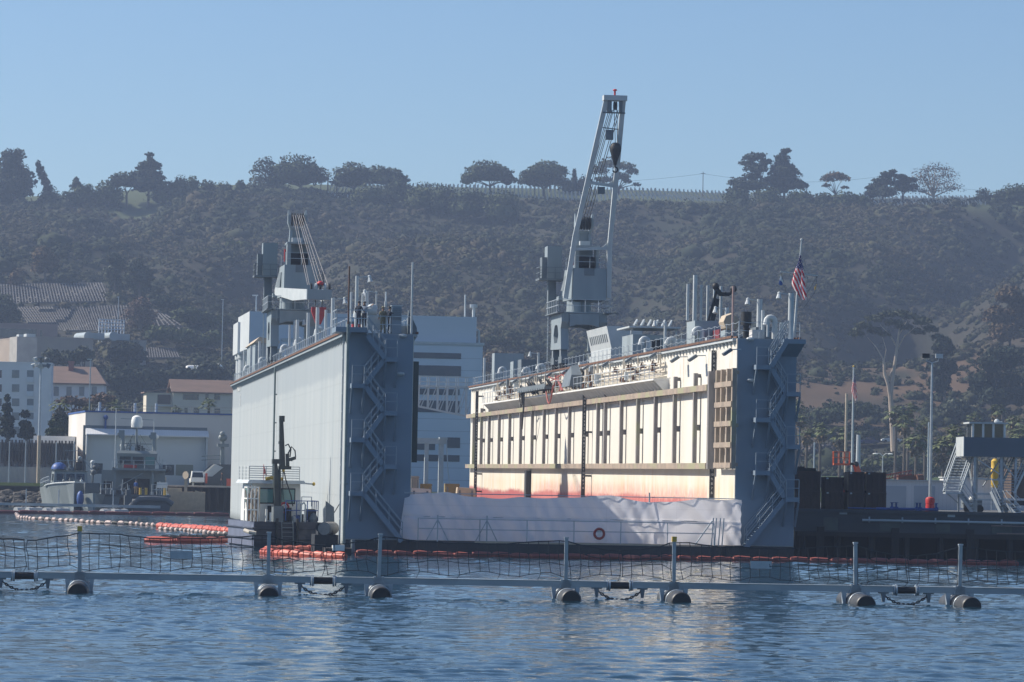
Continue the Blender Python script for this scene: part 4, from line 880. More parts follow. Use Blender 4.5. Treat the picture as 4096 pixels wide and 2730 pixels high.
# far barrier before the quay
q0, q1 = at(-40,2048,398), at(640,2058,396); q0.z = q1.z = 0; d = (q1-q0).normalized(); fb_a = math.atan2(d.y, d.x); L = (q1-q0).length
fb = thing('security_barrier', 'distant floating barrier on white floats in front of the patrol boats', 'floating barrier', (q0+q1)/2, fb_a)
MB().box(-L/2,L/2,-.15,.15,.7,1.0).build('beam', BEAM, fb, smooth=False)
for px in (88,136,206,246,440,486):
    x = (at(px,2050,397)-(q0+q1)/2).dot(d); MB().cyl((x-.65,-1,.18),(x+.45,1.0,.18),.36,n=14).build('float', mat('white_float',(.6,.6,.58),(.5,.5,.48),2) if px == 88 else bpy.data.materials['white_float'], fb)
for px in (98,232,455): x = (at(px,2050,397)-(q0+q1)/2).dot(d); MB().cyl((x,0,.5),(x,0,2.6),.07,n=6).build('post', STEEL, fb)
# ================================================================ work boat moored beside the dock
WB0 = atz(1016, 2191, 0); wb = thing('work_boat', 'small black work boat with white wheelhouse and folded deck crane beside the dry dock', 'work boat', WB0, R(15))
HN = mat('navy_hull_paint', (.035,.042,.065), (.025,.03,.045), .7, rough=.5, c3=(.07,.075,.095), s3=.5, t3=.6)
HB = mat('sunlit_blue_hull_side', (.15,.17,.24), (.12,.135,.19), 1., rough=.5)  # hull paint lightened: sunlight on the boat's side is put into the colour
hull = MB().hull([[(.15,.25,-.3),(4.6,.25,-.3),(4.6,9,-.3),(.15,9,-.3)],[(0,.0,.35),(4.75,.0,.35),(4.75,9.2,.35),(0,9.2,.35)],[(0,0,1.62),(4.75,0,1.62),(4.75,9.2,1.62),(0,9.2,1.62)]]).build('hull', HN, wb, smooth=False)
MB().box(-.04,-.003,.03,9.1,.1,1.6).build('lit_side_plate', HB, hull, smooth=False)
for z in (.55, 1.2): MB().cyl((-.08,.02,z),(-.08,9.1,z),.06,n=8).cyl((-.05,-.06,z),(4.75,-.06,z),.05,n=8).build('rubbing_strake', HN, hull)
MB().tube([(-.55,.6,1.05),(-.35,-.2,.95),(.05,-.35,.9)], .13, 8).build('rope_fender', mat('old_rope', (.5,.46,.4),(.4,.36,.3),4), wb)
for x in (1.55,3.0): MB().box(x-.07,x+.07,-.32,-.002,.1,1.85).build('push_knee', BLACK, wb, smooth=False)
la = MB()
for x in (1.95,2.75): la.bar((x,-.18,.0),(x-.06,-.12,1.75),.06)
for k in range(6): la.bar((1.95,-.17,.15+k*.28),(2.75,-.17,.15+k*.28),.04)
la.build('ladder', GREYD, wb)
cabn = MB().hull([[(.15,2.2,1.62),(3.75,2.2,1.62),(3.75,5.6,1.62),(.15,5.6,1.62)],[(.15,2.2,2.7),(3.75,2.2,2.7),(3.75,5.6,2.7),(.15,5.6,2.7)],[(.25,2.35,4.0),(3.7,2.35,4.0),(3.7,5.5,4.0),(.25,5.5,4.0)]]).build('wheelhouse', WHITE, wb, smooth=False)
TEAL = mat('greenish_window_glass', (.16,.32,.31), (.10,.22,.22), .8, rough=.1, spec=.7)
for x0_, x1_ in ((.55,1.72),(2.35,3.25)):
    MB().box(x0_-.08,x1_+.08,2.2,2.27,2.72,3.72).build('window_frame', BLACK, cabn, smooth=False)
    MB().box(x0_,x1_,2.17,2.196,2.8,3.64).build('window', TEAL, cabn, smooth=False)
MB().box(.12,.2,2.7,4.2,2.8,3.7).build('window', TEAL, cabn, smooth=False)
MB().box(1.35,1.62,2.15,2.19,1.7,2.6).build('cabin_door', BLACK, cabn, smooth=False)
MB().hull([[(-.2,1.7,4.0),(4.0,1.7,4.0),(4.0,6,4.0),(-.2,6,4.0)],[(-.05,1.85,4.22),(3.85,1.85,4.22),(3.85,5.9,4.22),(-.05,5.9,4.22)]]).cyl((3.85,1.8,4.05),(4.5,1.8,4.02),.05).build('roof', GREYL, cabn, smooth=False)
MB().ball((4.55,1.8,4.02),.12,8,6).build('fender_ball', YELL, wb)
MB().tube([(1.1,1.9,4.28),(1.5,1.85,4.36),(2.0,1.9,4.33),(2.35,1.9,4.28)], .12, 6).build('yellow_bundle', YELL, wb)
rl_ = MB().rail([(0,2.2,4.22),(0,5.6,4.22)],.85,1.,.03,(1.,.75,.5,.25)).rail([(0,2.2,4.22),(3.6,2.2,4.22)],.85,1.2,.03,(1.,.83,.66,.5,.33,.16)); rl_.build('roof_rail', GREYL, wb)
MB().prism([(1.1,2.5,4.6),(1.35,2.5,4.5),(1.1,2.5,5.15)],(0,.03,0)).cyl((1.08,2.5,4.2),(1.08,2.5,5.2),.02).build('pennant', RED, wb)
CR = mat('black_crane_paint', (.035,.045,.045), (.022,.028,.03), 2, rough=.45)
cr = MB().box(1.55,2.05,.9,1.4,1.62,2.3).hull([[(1.62,.95,2.3),(2.06,.95,2.3),(2.06,1.35,2.3),(1.62,1.35,2.3)],[(1.54,.95,4.3),(1.94,.95,4.3),(1.94,1.35,4.3),(1.54,1.35,4.3)],[(1.55,1.02,5.3),(1.72,1.02,5.3),(1.72,1.26,5.3),(1.55,1.26,5.3)]]).cyl((2.0,1.0,2.6),(1.9,1.0,5.1),.09).box(1.4,2.0,.95,1.35,5.25,5.55).build('deck_crane', CR, wb, smooth=False)
ub = MB().hull([[(1.93,.95,4.9),(2.33,.95,4.9),(2.33,1.35,4.9),(1.93,1.35,4.9)],[(1.88,.98,6.6),(2.2,.98,6.6),(2.2,1.32,6.6),(1.88,1.32,6.6)],[(1.85,1.0,8.0),(2.1,1.0,8.0),(2.1,1.28,8.0),(1.85,1.28,8.0)]]).box(1.84,2.2,1.02,1.28,7.9,8.28).box(1.84,2.2,.98,1.32,6.5,6.68).box(1.92,2.26,.96,1.34,5.7,5.9).box(2.0,2.75,1.05,1.25,4.92,5.12).bar((2.5,1.1,5.1),(2.45,1.1,5.9),.22)
ub.tube([(2.5,1.1,5.9),(2.75,1.1,6.35),(3.0,1.1,6.1),(3.05,1.1,5.7),(2.75,1.1,5.45)],.05).tube([(2.3,1.1,6.4),(2.5,1.1,6.5),(2.7,1.1,6.2),(2.65,1.1,5.7)],.05).bar((2.5,1.1,5.5),(3.05,1.1,5.65),.2).build('folded_jib', CR, cr, smooth=False)
MB().tube([(2.2,1.1,5.0),(2.35,1.0,4.3),(2.75,1.0,3.3),(2.9,1.0,2.6)],.04).tube([(2.2,1.1,5.0),(2.15,1.0,4),(2.2,1.0,3)],.03).build('crane_hose', BLACK, cr)
MB().ball((2.2,1.1,4.85),.11,8,5).build('crane_hook', YELL, cr)
rk = MB()
for z in (2.35,3.05,3.75): rk.rail([(-.45,.4,z-.02),(.3,.4,z-.02),(.3,1.4,z-.02),(-.45,1.4,z-.02),(-.45,.4,z-.02)],.02,5,.02,(1.,)).bar((-.45,.4,z),(.3,.4,z),.08).bar((-.45,.4,z),(-.45,1.4,z),.08)
for x in (-.45,-.2,.05,.3): rk.cyl((x,.4,1.62),(x,.4,3.8),.045).cyl((x,1.4,1.62),(x,1.4,3.8),.045)
rk.build('pole_rack', WHITE, wb)
pr = random.Random(3)
for k in range(16):
    x = pr.uniform(-.4,.5); y = pr.uniform(.5,1.3); h = pr.uniform(2.9,3.95)
    MB().cyl((x,y,1.64),(x+pr.uniform(-.15,.15)+(.0 if k < 10 else -.2),y,h),.045,n=6).build('stored_pole', pr.choice((RUST,TAN,TIMB,WHITE)), wb)
for x, h in ((.95,2.4),(1.25,2.2)): MB().cyl((x,.6,1.62),(x,.6,h),.08).build('bollard', WHITE, wb)
MB().box(1.5,2.2,.7,1.5,1.62,2.6).build('hydraulic_unit', GREYD, wb, smooth=False)
MB().torus((2.5,1.9,2.5),.3,.07,'y',16,6).build('lifebuoy_ring', RED, wb)
for k in range(9):
    x = 2.5+k*.25; MB().box(x,x+.22,1.2+pr.random(),2.2,1.62,1.9+pr.random()*.6).build('deck_box', pr.choice((GREYD,STEEL,BLACK,BLUE,GREYL)), wb, smooth=False)
fr_ = MB()
for x in (3.35,3.65): fr_.tube([(x,.3,1.62),(x,.3,2.7),(x-.1,.3,2.85),(x-.25,.35,2.75)],.06)
fr_.build('exhaust_pipe', GREYL, wb)
MB().rail([(2.3,.5,1.7),(4.6,.5,1.7),(4.6,2.4,1.7)],1.25,.7,.035).build('deck_rail', BLUE, wb)
MB().rail([(3.6,1.3,2.6),(4.3,1.3,2.6)],.6,.7,.03,(1.,)).build('frame', STEEL, wb)
MB().cyl((3.9,1.1,2.1),(4.5,1.1,2.1),.35,n=14).build('winch_drum', BLACK, wb)
MB().lathe([(.3,0),(.34,.2),(.2,.5),(.05,.6)],(4.35,.8,1.62),10).build('capstan', GREYD, wb)
wb.scale = (.97, 1.05, 1.08)
# float with fender drum tied to its far side
q = atz(1302, 2213, 0); q.z = .42
mf = thing('mooring_float', 'black mooring float carrying a pale round fender drum beside the work boat', 'float', q, R(8))
MB().box(-.75,.75,-.5,2.2,-.9,.75).box(-.5,.45,.0,1.8,.75,1.1).build('pontoon', BLACK, mf, smooth=False)
MB().cyl((-.15,-.35,1.15),(.55,1.3,1.15),.42,n=20).build('fender_drum', mat('grey_beige_rubber',(.27,.25,.23),(.2,.19,.18),2), mf)
MB().cyl((-.42,-.2,1.2),(-.35,.1,1.2),.28,n=14).build('hub', BLACK, mf)
MB().tube([(-.3,1.9,.9),(.3,1.9,1.5),(1.1,2.4,2.8)],.03).build('mooring_line', NET, mf)
MB().prism([(.1,1.8,1.5),(.7,1.8,1.4),(.65,1.8,2.5),(.1,1.8,2.9)],(0,.08,0)).build('fin', GREYD, mf, smooth=False)
q = atz(1356, 2219, 0)
sk = thing('fender_skiff', 'low dark float with a white fender block at the dry dock corner', 'float', q, R(8))
MB().box(-.9,.9,-.3,1.6,-.3,.4).build('pontoon', DARKW, sk, smooth=False)
MB().box(-.45,.3,-.5,.1,.25,.62).build('fender_block', WHITE, sk, smooth=False)
MB().cyl((.85,-.2,-.2),(.85,-.2,.95),.14).build('guide_pile', GREYD, sk)
# ================================================================ shore buildings, boats and quay to the south
class Fr:
    """a thing's own frame: origin where the ray of a photograph pixel meets depth Y, turned by a degrees"""
    def __init__(s, px, py, Y, a=0., z=None):
        s.p = at(px, py, Y); s.a = R(a)
        s.p.z = float(terr(s.p.x, s.p.y)) if z is None else z
        s.M = Matrix.Translation(s.p) @ Matrix.Rotation(s.a, 4, 'Z'); s.I = s.M.inverted()
    def q(s, px, py, y=0.):
        o = s.I @ CAMP; d = s.I.to_3x3() @ ray(px, py); return o+d*((y-o.y)/d.y)
    def r(s, px0, py0, px1, py1, y=0.):                # local x0, x1, z0, z1 of a photograph rectangle
        ym, xm = (py0+py1)/2, (px0+px1)/2
        return s.q(px0, ym, y).x, s.q(px1, ym, y).x, s.q(xm, py1, y).z, s.q(xm, py0, y).z
    def thing(s, *a, **k): return thing(*a, loc=s.p, rz=s.a, **k)
def rbox(m, f, px0, py0, px1, py1, y0, y1, pl=None):
    x0, x1, z0, z1 = f.r(px0, py0, px1, py1, y0 if pl is None else pl); return m.box(x0, x1, y0, y1, z0, z1)
def win(f, b, px0, py0, px1, py1, m=GLASS, fm=WHITE, name='window', y=-.02, d=.05):
    x0, x1, z0, z1 = f.r(px0, py0, px1, py1, y)
    fr_ = MB().box(x0-.06, x1+.06, y-d, y+.3, z0-.06, z1+.06).build(name, fm, b, smooth=False)
    MB().box(x0, x1, y-d-.02, y-d-.003, z0, z1).build('pane', m, fr_, smooth=False)
    return fr_
STUC = mat('white_stucco', (.66,.67,.69), (.61,.62,.64), .3, rough=.9)
CREAM = mat('cream_stucco', (.60,.545,.45), (.54,.49,.41), .3, rough=.9)
TANW = mat('tan_wall', (.34,.28,.225), (.29,.24,.2), .2, rough=.9)
ROOFT = mat('brown_roof_shingle', (.21,.14,.11), (.17,.115,.092), .9, (.3,1,1), .9, bump=.3)
PANEL = mat('grey_cladding', (.56,.61,.66), (.52,.57,.62), .25, (.2,1,1), .7)
def clad_mat(name, c1, c2, scale, axis):
    m, nt, p = nmat(name); tc = nt.nodes.new('ShaderNodeTexCoord'); wv = nt.nodes.new('ShaderNodeTexWave'); wv.wave_type = 'BANDS'; wv.bands_direction = axis; wv.wave_profile = 'SAW'
    wv.inputs['Scale'].default_value = scale; nt.links.new(tc.outputs['Object'], wv.inputs['Vector']); n = noise(nt, .2, detail=4)
    c = mix(nt, ramp(nt, n.outputs[0], .35, .65), c1, c2); c = mix(nt, ramp(nt, wv.outputs[0], .93, .97), c, tuple(x*.72 for x in c1))
    nt.links.new(c, p.inputs['Base Color']); p.inputs['Roughness'].default_value = .65
    b = nt.nodes.new('ShaderNodeBump'); b.inputs['Strength'].default_value = .4; b.inputs['Distance'].default_value = .08; nt.links.new(wv.outputs[0], b.inputs['Height']); nt.links.new(b.outputs[0], p.inputs['Normal'])
    return m
SIDING = clad_mat('horizontal_metal_siding', (.58,.65,.72), (.54,.61,.68), .21, 'Z')
CORR = clad_mat('corrugated_sheet', (.50,.53,.54), (.45,.48,.49), 1.1, 'Y')
CORRX = clad_mat('corrugated_white_sheet', (.66,.67,.68), (.60,.61,.62), 1.0, 'X')
# ---- hangar on the quay
f = Fr(335, 1960, 462, 12, 3.0)
h = f.thing('waterfront_hangar', 'wide pale hangar with grey roller door and blue roof edge behind the patrol boats', 'hangar')
x0, x1, z0, z1 = f.r(335, 1656, 925, 1960)
HW = mat('cream_hangar_wall', (.60,.57,.53), (.55,.525,.49), .15, (1,1,.4), .85)
MB().box(0, x1, 0, 26, 0, z1).build('wall', HW, h, smooth=False)
MB().box(-.1, x1, -.1, 26.1, z1+.002, z1+.22).build('roof_edge', BLUE, h, smooth=False)
x0, x1b, z0, zc_ = f.r(345, 1722, 820, 1960)
MB().box(x0-.5, x1b+.2, -.06, -.003, 0, zc_+.5).build('door_surround', GREYD, h, smooth=False)
MB().box(x0, x1b, -.3, -.07, 0, zc_-.1).build('roller_door', mat('grey_roller_door', (.56,.60,.62), (.52,.56,.58), .15, rough=.7), h, smooth=False)
MB().prism([(x0-.2,-.31,zc_-.75),(x0-.2,-1.5,zc_-.8),(x0-.2,-1.5,zc_-.65),(x0-.2,-.31,zc_+.1)], (x1b-x0+.5,0,0)).build('door_canopy', CORRX, h, smooth=False)
for px in (344, 822): xx = f.q(px, 1850).x; MB().box(xx-.12, xx+.12, -1.2, -.07, 0, zc_-.8).build('door_post', GREYL, h, smooth=False)
x0, x1b, z0, z1b = f.r(703, 1860, 772, 1903, -.32); MB().box(x0, x1b, -.33, -.305, z0, z1b).build('patch_panel', mat('olive_panel', (.24,.26,.22), (.21,.23,.2), .5), h, smooth=False)
x0, x1b, z0, z1b = f.r(418, 1670, 426, 1716, -.1); MB().box(x0, x1b, -.3, -.003, z0, z1b).ball(((x0+x1b)/2,-.3,z1b), .32, 8, 6).build('blue_hydrant_pipe', BLUE, h)
z1 = f.r(335, 1656, 925, 1960)[3]
MB().rail([(.8,.6,z1+.2),(x1,.6,z1+.2)], .8, 2.6, .035, (1.,.5)).build('roof_rail', TAN, h)
for px in (399, 540, 625): xx = f.q(px, 1640, 3).x; MB().cyl((xx,3,z1+.2),(xx,3,z1+1.4),.18,n=8).build('roof_vent', GREYL, h)
# ---- hall with brown pilasters
f = Fr(300, 1960, 459, 6, 3.0)
h = f.thing('pilastered_hall', 'long pale low hall striped with upright brown pilasters behind the grass strip', 'hall')
x0, _, _, z1 = f.r(-60, 1772, 298, 1960); MB().box(x0, -.3, 0, 14, 0, z1).build('wall', mat('mauve_plaster', (.36,.335,.33), (.32,.30,.295), .2, rough=.9), h, smooth=False)
zb = f.q(150, 1868).z
for k in range(22):
    xx = f.q(8+k*13.3+(k % 3)*1.5, 1820).x; MB().box(xx-.11, xx+.11, -.35, -.003, zb+(.0 if k % 2 else .35), z1+.35).build('pilaster', mat('brown_timber', (.11,.085,.075), (.085,.065,.06), 1) if k == 0 else bpy.data.materials['brown_timber'], h, smooth=False)
MB().box(x0, -.3, -1.2, -.36, 0, zb-.05).build('low_wall', mat('pale_grey_render', (.40,.38,.37), (.36,.345,.335), .3, rough=.9), h, smooth=False)
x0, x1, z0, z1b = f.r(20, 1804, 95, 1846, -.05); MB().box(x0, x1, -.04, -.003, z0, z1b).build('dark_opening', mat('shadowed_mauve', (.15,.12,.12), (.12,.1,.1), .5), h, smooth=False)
f = Fr(137, 1900, 475, 0, 3.0); h = f.thing('white_flat_roof_shed', 'flat white roofed shed peeping over the pilastered hall', 'shed')
x0, x1, z0, z1 = f.r(137, 1745, 294, 1900); MB().box(0, x1, 0, 8, 0, z1-.9).build('wall', STUC, h, smooth=False); MB().box(-.2, x1+.2, -.2, 8.2, z1-.895, z1).build('roof', WHITE, h, smooth=False)
# ---- apartment block
f = Fr(200, 1740, 720, 6)
h = f.thing('apartment_block', 'plain white apartment block with square windows and stacked balconies', 'apartment building')
x0, x1, z0, z1 = f.r(-120, 1453, 203, 1740); MB().box(x0, x1, 0, 16, -2, z1).build('wall', STUC, h, smooth=False)
for k, (a, b) in enumerate(((1482,1511),(1539,1567),(1596,1624),(1652,1680),(1709,1737))):
    w_ = win(f, h, 49, a, 76, b, mat('pale_window_glass', (.20,.22,.23), (.14,.155,.165), .4, rough=.2) if k == 0 else bpy.data.materials['pale_window_glass'], GREYD)
    xx, xb, za, zb = f.r(49, a, 76, b, -.1); MB().box((xx+xb)/2-.05, (xx+xb)/2+.05, -.12, -.095, za, zb).box(xx, xb, -.119, -.096, (za+zb)/2-.05, (za+zb)/2+.05).build('muntin', GREYD, w_, smooth=False)
    win(f, h, -20, a, 6, b, GLASS, GREYD)
    x_, xb, za, zb = f.r(108, a, 134, b+18, 0)
    bw = MB().box(x_, xb, -.06, -.003, za, zb).build('balcony_opening', GREYD, h, smooth=False)
    MB().box(x_, xb, -.3, -.07, za-.1, za+(zb-za)*.42).build('balcony_rail', PANEL, bw, smooth=False)
MB().box(x0-.1, x1+.1, -.1, 16.1, z1+.003, z1+.25).build('roof', STUC, h, smooth=False)
f = Fr(66, 1452, 742, 22); h = f.thing('stair_tower', 'square concrete stair tower standing above the white apartment block', 'tower')
x0, x1, z0, z1 = f.r(68, 1348, 146, 1600); MB().box(0, x1, 0, 6.5, -1, z1).build('wall', CONC, h, smooth=False)
MB().box(.6, 1.6, 1, 3, z1, z1+.5).box(2.4, 4.4, 1.5, 4, z1, z1+.7).build('roof_unit', GREYL, h, smooth=False)
# ---- orange roofed house
f = Fr(420, 1600, 770, 3)
h = f.thing('tiled_house', 'white house with a big orange brown hip roof and chimney beside the apartment block', 'house')
x0, x1, z0, zE = f.r(196, 1534, 414, 1610); zR = f.q(330, 1468, 5).z
MB().box(x0, x1, 0, 10, -3, zE).build('wall', STUC, h, smooth=False)
MB().add([(x0-1,-.7,zE),(x1+.6,-.7,zE),(x1+.6,10.7,zE),(x0-1,10.7,zE),(x0-1,5,zR),(x1-2.2,5,zR),(x0-1,-.7,zE-.3),(x1+.6,-.7,zE-.3),(x1+.6,10.7,zE-.3),(x0-1,10.7,zE-.3)],[(0,1,5,4),(2,3,4,5),(1,2,5),(3,0,4),(6,7,1,0),(7,8,2,1),(8,9,3,2),(9,6,0,3),(6,9,8,7)]).build('roof', ROOFT, h, smooth=False)
xx = f.q(285, 1460, 4).x; MB().box(xx-.55, xx+.55, 3.5, 4.6, zR-1.5, zR+1.1).box(xx-.7,xx+.7,3.4,4.7,zR+.8,zR+1.15).build('chimney', mat('red_brick', (.25,.07,.06),(.2,.06,.05),2), h, smooth=False)
for px in (216, 267, 318, 368): win(f, h, px, 1549, px+18, 1583, bpy.data.materials['pale_window_glass'], GREYD)
# ---- tan buildings above
f = Fr(370, 1500, 868, 24)
h = f.thing('tan_laboratory', 'large windowless tan building with two round air ducts and a blue frame on its roof', 'building')
xl_, _, _, z1 = f.r(120, 1354, 370, 1520)
MB().box(xl_, 0, 0, 30, -6, z1).build('wall', TANW, h, smooth=False)
MB().box(xl_-.05, .05, -.1, 30.1, z1+.003, z1+.3).build('parapet', TANW, h, smooth=False)
for px in (335, 436):
    q = f.q(px, 1345, 10); MB().cyl((q.x, 6, q.z-.2), (q.x, 15, q.z-.2), 1.1, n=18).cyl((q.x,5.9,q.z-.2),(q.x,6.0,q.z-.2),1.2,n=18).build('air_duct', GREY, h)
    MB().box(q.x+.8, q.x+4.5, 7, 13, z1+.3, z1+1.9).build('air_handler', GREY, h, smooth=False)
a, b, zz0, zz1 = f.r(397, 1280, 497, 1318, 14); fm = MB()
for k in range(9): fm.box(a+(b-a)*k/8-.08, a+(b-a)*k/8+.08, 14, 14.3, z1, zz1)
for k in range(4): fm.box(a, b, 14, 14.25, zz0+(zz1-zz0)*k/3-.1, zz0+(zz1-zz0)*k/3+.1)
fm.build('screen_frame', mat('pale_blue_steel', (.34,.42,.52), (.3,.37,.46), 1), h, smooth=False)
f = Fr(588, 1470, 885, 6); h = f.thing('concrete_annex', 'plain grey annex wall half hidden by the dark tree beside the tan building', 'building')
x0, x1, z0, z1 = f.r(440, 1366, 584, 1500); MB().box(x0, x1, 0, 10, -6, z1).build('wall', CONC, h, smooth=False); MB().box(x0-.1,x1+.1,-.1,10.1,z1+.003,z1+.3).build('parapet', CONC, h, smooth=False)
f = Fr(230, 1360, 915, 10); h = f.thing('brown_office', 'long brown office with one dark ribbon window at the edge of the slope', 'building')
x0, x1, z0, z1 = f.r(-80, 1294, 230, 1380); MB().box(x0, 0, 0, 14, -6, z1).build('wall', mat('mauve_brown_wall', (.25,.185,.165), (.22,.165,.15), .3, rough=.9), h, smooth=False)
a, b, c_, d_ = f.r(-60, 1316, 146, 1350); MB().box(a, b, -.1, -.004, c_, d_).build('ribbon_window', GLASS, h, smooth=False)
a, b, c_, d_ = f.r(160, 1322, 168, 1352); MB().box(a, b, -.1, -.004, c_, d_).build('door', GLASS, h, smooth=False)
# ---- gabled cream house
f = Fr(690, 1670, 690, 12)
h = f.thing('gabled_house', 'cream two storey house with a brown gable roof behind the hangar roof rail', 'house')
x0, x1, z0, zE = f.r(690, 1572, 930, 1670); zR = f.q(800, 1525, 3.5).z
MB().box(0, x1, 0, 7.5, -2, zE).add([(0,0,zE),(0,7.5,zE),(0,3.75,zR-.15),(.01,0,zE),(.01,7.5,zE),(.01,3.75,zR-.15)],[(0,1,2),(3,5,4),(0,3,4,1),(1,4,5,2),(2,5,3,0)]).build('wall', CREAM, h, smooth=False)
MB().prism([(-.4,-.5,zE-.15),(-.4,3.75,zR),(-.4,8,zE-.15),(-.4,8,zE+.1),(-.4,3.75,zR+.25),(-.4,-.5,zE+.1)], (x1+.8,0,0)).build('roof', ROOFT, h, smooth=False)
for a in ((732,1577,794,1600),(822,1575,834,1597),(857,1575,880,1600),(738,1632,750,1660),(775,1632,796,1662),(858,1635,880,1660)): win(f, h, *a, GLASS, CREAM)
a, b, c_, d_ = f.r(585, 1572, 690, 1650, 1.5)
wg = MB().box(a, -.01, 1.5, 7, -2, d_).build('wing', CREAM, h, smooth=False)
MB().prism([(a-.5,.9,d_-.1),(0,.9,d_+.9),(0,.9,d_+1.1),(a-.5,.9,d_+.12)], (0,6.4,0)).build('wing_roof', ROOFT, h, smooth=False)
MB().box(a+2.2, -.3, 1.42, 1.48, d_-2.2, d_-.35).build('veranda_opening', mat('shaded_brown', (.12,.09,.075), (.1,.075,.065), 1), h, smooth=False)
MB().box(a+2, 0, .3, 1.4, d_-2.7, d_-2.5).build('veranda_roof', GREYL, h, smooth=False)
# ---- storage tanks
for k, (px, L_, lab) in enumerate(((832, 7, 'white round ended storage tank nearest the dry dock wall'),(872, 7, 'white storage tank seen end on, middle of three'),(757, 5, 'small white tank lying along the white pipe on the slope'))):
    f = Fr(px, 1462 if k < 2 else 1466, 862+k*2, -60 if k == 2 else 8)
    t = f.thing('storage_tank', lab, 'tank', group='white storage tanks')
    r_ = 1.25 if k < 2 else .85
    tm = MB().lathe([(.3,-L_/2-.4),(.8*r_,-L_/2-.2),(r_,-L_/2+.3),(r_,L_/2-.3),(.8*r_,L_/2+.2),(.3,L_/2+.4)], (0,0,0), 18)
    tm.v = [(x, z+2, y+r_+.6) for x, y, z in tm.v]; tm.build('shell', WHITE, t)
    for y in (0, 4): MB().box(-r_*.8, r_*.8, y-.2, y+.2, -1.5, .9).build('saddle', CONC, t, smooth=False)
f = Fr(720, 1452, 866, 4); t = f.thing('white_pipeline', 'white pipe leading along the slope to the storage tanks', 'pipe')
a = f.q(700,1441).x; b = f.q(830,1440).x; MB().cyl((a,0,1.4),(b,0,1.5),.18,n=8).build('pipe', WHITE, t)
for k in range(5): x = a+(b-a)*k/4; MB().box(x-.1,x+.1,-.1,.1,-1,1.3).build('support', STEEL, t, smooth=False)
# ---- concrete crib lattice on the slope
CRIB = mat('pale_crib_concrete', (.135,.13,.128), (.105,.10,.10), .5, rough=.9)
def crib(label, poly, dxp, dyp, drop=(0,0)):
    """poly: photograph quad tl, tr, br, bl; bars lie on the ground found under each pixel"""
    tl, tr, br_, bl = poly; o0 = ground(*bl); t = thing('crib_wall', label, 'retaining wall', o0, 0, 'concrete crib lattices on the slope')
    def P_(u, v):
        a = (tl[0]+(tr[0]-tl[0])*u, tl[1]+(tr[1]-tl[1])*u); b = (bl[0]+(br_[0]-bl[0])*u, bl[1]+(br_[1]-bl[1])*u)
        x, y = a[0]+(b[0]-a[0])*v, a[1]+(b[1]-a[1])*v; return ground(x, y)
    nu = int((tr[0]-tl[0])/dxp); nv = int((bl[1]-tl[1])/dyp)+1
    G = [[P_(i/nu, j/nv)-o0+Vector((0,-.25,.45)) for j in range(nv+1)] for i in range(nu+1)]
    m = MB()
    for i in range(nu+1):
        for j in range(nv): m.bar(G[i][j], G[i][j+1], .22, .3)
    for j in range(nv+1):
        for i in range(nu): m.bar(G[i][j], G[i+1][j], .17, .25)
    return m.build('lattice', CRIB, t, smooth=False)
crib('upper concrete crib lattice on the slope under the orange bushes', ((-40,1146),(405,1138),(438,1212),(-40,1222)), 11, 11)
crib('broad lower crib lattice on the slope behind the tan building', ((52,1236),(505,1230),(520,1330),(130,1330)), 11, 11)
crib('crib lattice on the slope beyond the reddish tree', ((600,1245),(640,1250),(745,1325),(620,1330)), 8, 9)
crib('small crib lattice beside the white storage tanks', ((586,1398),(700,1402),(716,1438),(590,1440)), 9, 9)
# ---- quay, rocks and lamp tower
q0, q1 = at(-500, 1980, 451), at(940, 1980, 451)
t = thing('quay_wall', 'long dark quay wall behind the patrol boats', 'quay', ((q0.x+q1.x)/2, 451, 0))
hx = (q1.x-q0.x)/2; xr = at(640,1990,450).x-(q0.x+q1.x)/2; xr2 = at(195,1990,450).x-(q0.x+q1.x)/2
MB().box(xr2, hx, -.1, 1.2, -2, 2.9).box(-hx, xr2-.01, .4, 1.2, -2, 2.6).build('face', DARKW, t, smooth=False)
MB().box(xr, hx, -2.2, 1.2, 2.905, 3.1).build('cap', CONC, t, smooth=False)
for k in range(9): x = xr+1+(hx-xr)*k/9; MB().cyl((x,-1.6,-2),(x,-1.6,2.9),.2,n=8).build('pile', DARKW, t)
rk = random.Random(9); m_ = MB()
for k in range(420):
    x = rk.uniform(-hx, xr2+4); s = rk.uniform(.25,.8); m_.ball((x, rk.uniform(-3.4,.2), 0), (s, s*.8, s*.6), 6, 4); y = m_.v[-1][1]
    for j in range(30): v = m_.v[-1-j]; m_.v[-1-j] = (v[0]+rk.uniform(-.1,.1), v[1], v[2]+(y+3.4)*.55-.2)
r_ = m_.build('riprap', mat('dark_rock', (.10,.09,.08), (.05,.048,.045), 1.5, rough=.9, c3=(.16,.14,.12), s3=1.), kind='stuff'); r_.location = t.location
f = Fr(152, 1958, 456, 0, 3.0); t = f.thing('floodlight_tower', 'tall steel lamp tower crowned with a ring of floodlights on the quay', 'lamp post')
zt = f.q(158, 1462).z; xt = (zt)*math.tan(R(.0))
MB().cyl((0,0,1.2),(0,0,zt),.20,.12,10).build('pole', STEEL, t); MB().cyl((0,0,0),(0,0,6.2),.24,n=12).build('yellow_base', TAN, t)
MB().cyl((0,0,zt-.2),(0,0,zt+.1),.9,n=12).cyl((0,0,zt+.9),(0,0,zt+1.05),.8,n=12).cyl((0,0,zt),(0,0,zt+1.1),.12).build('head_frame', GREYD, t)
for k in range(8):
    a = k*.785; x, y = 1.15*math.cos(a), .9*math.sin(a); MB().cyl((x*.6,y*.6,zt+.1+(k%2)*.8),(x,y,zt-.15+(k%2)*.8),.22,.36,9).build('floodlight', GREYL if x < .3 else GREYD, t)
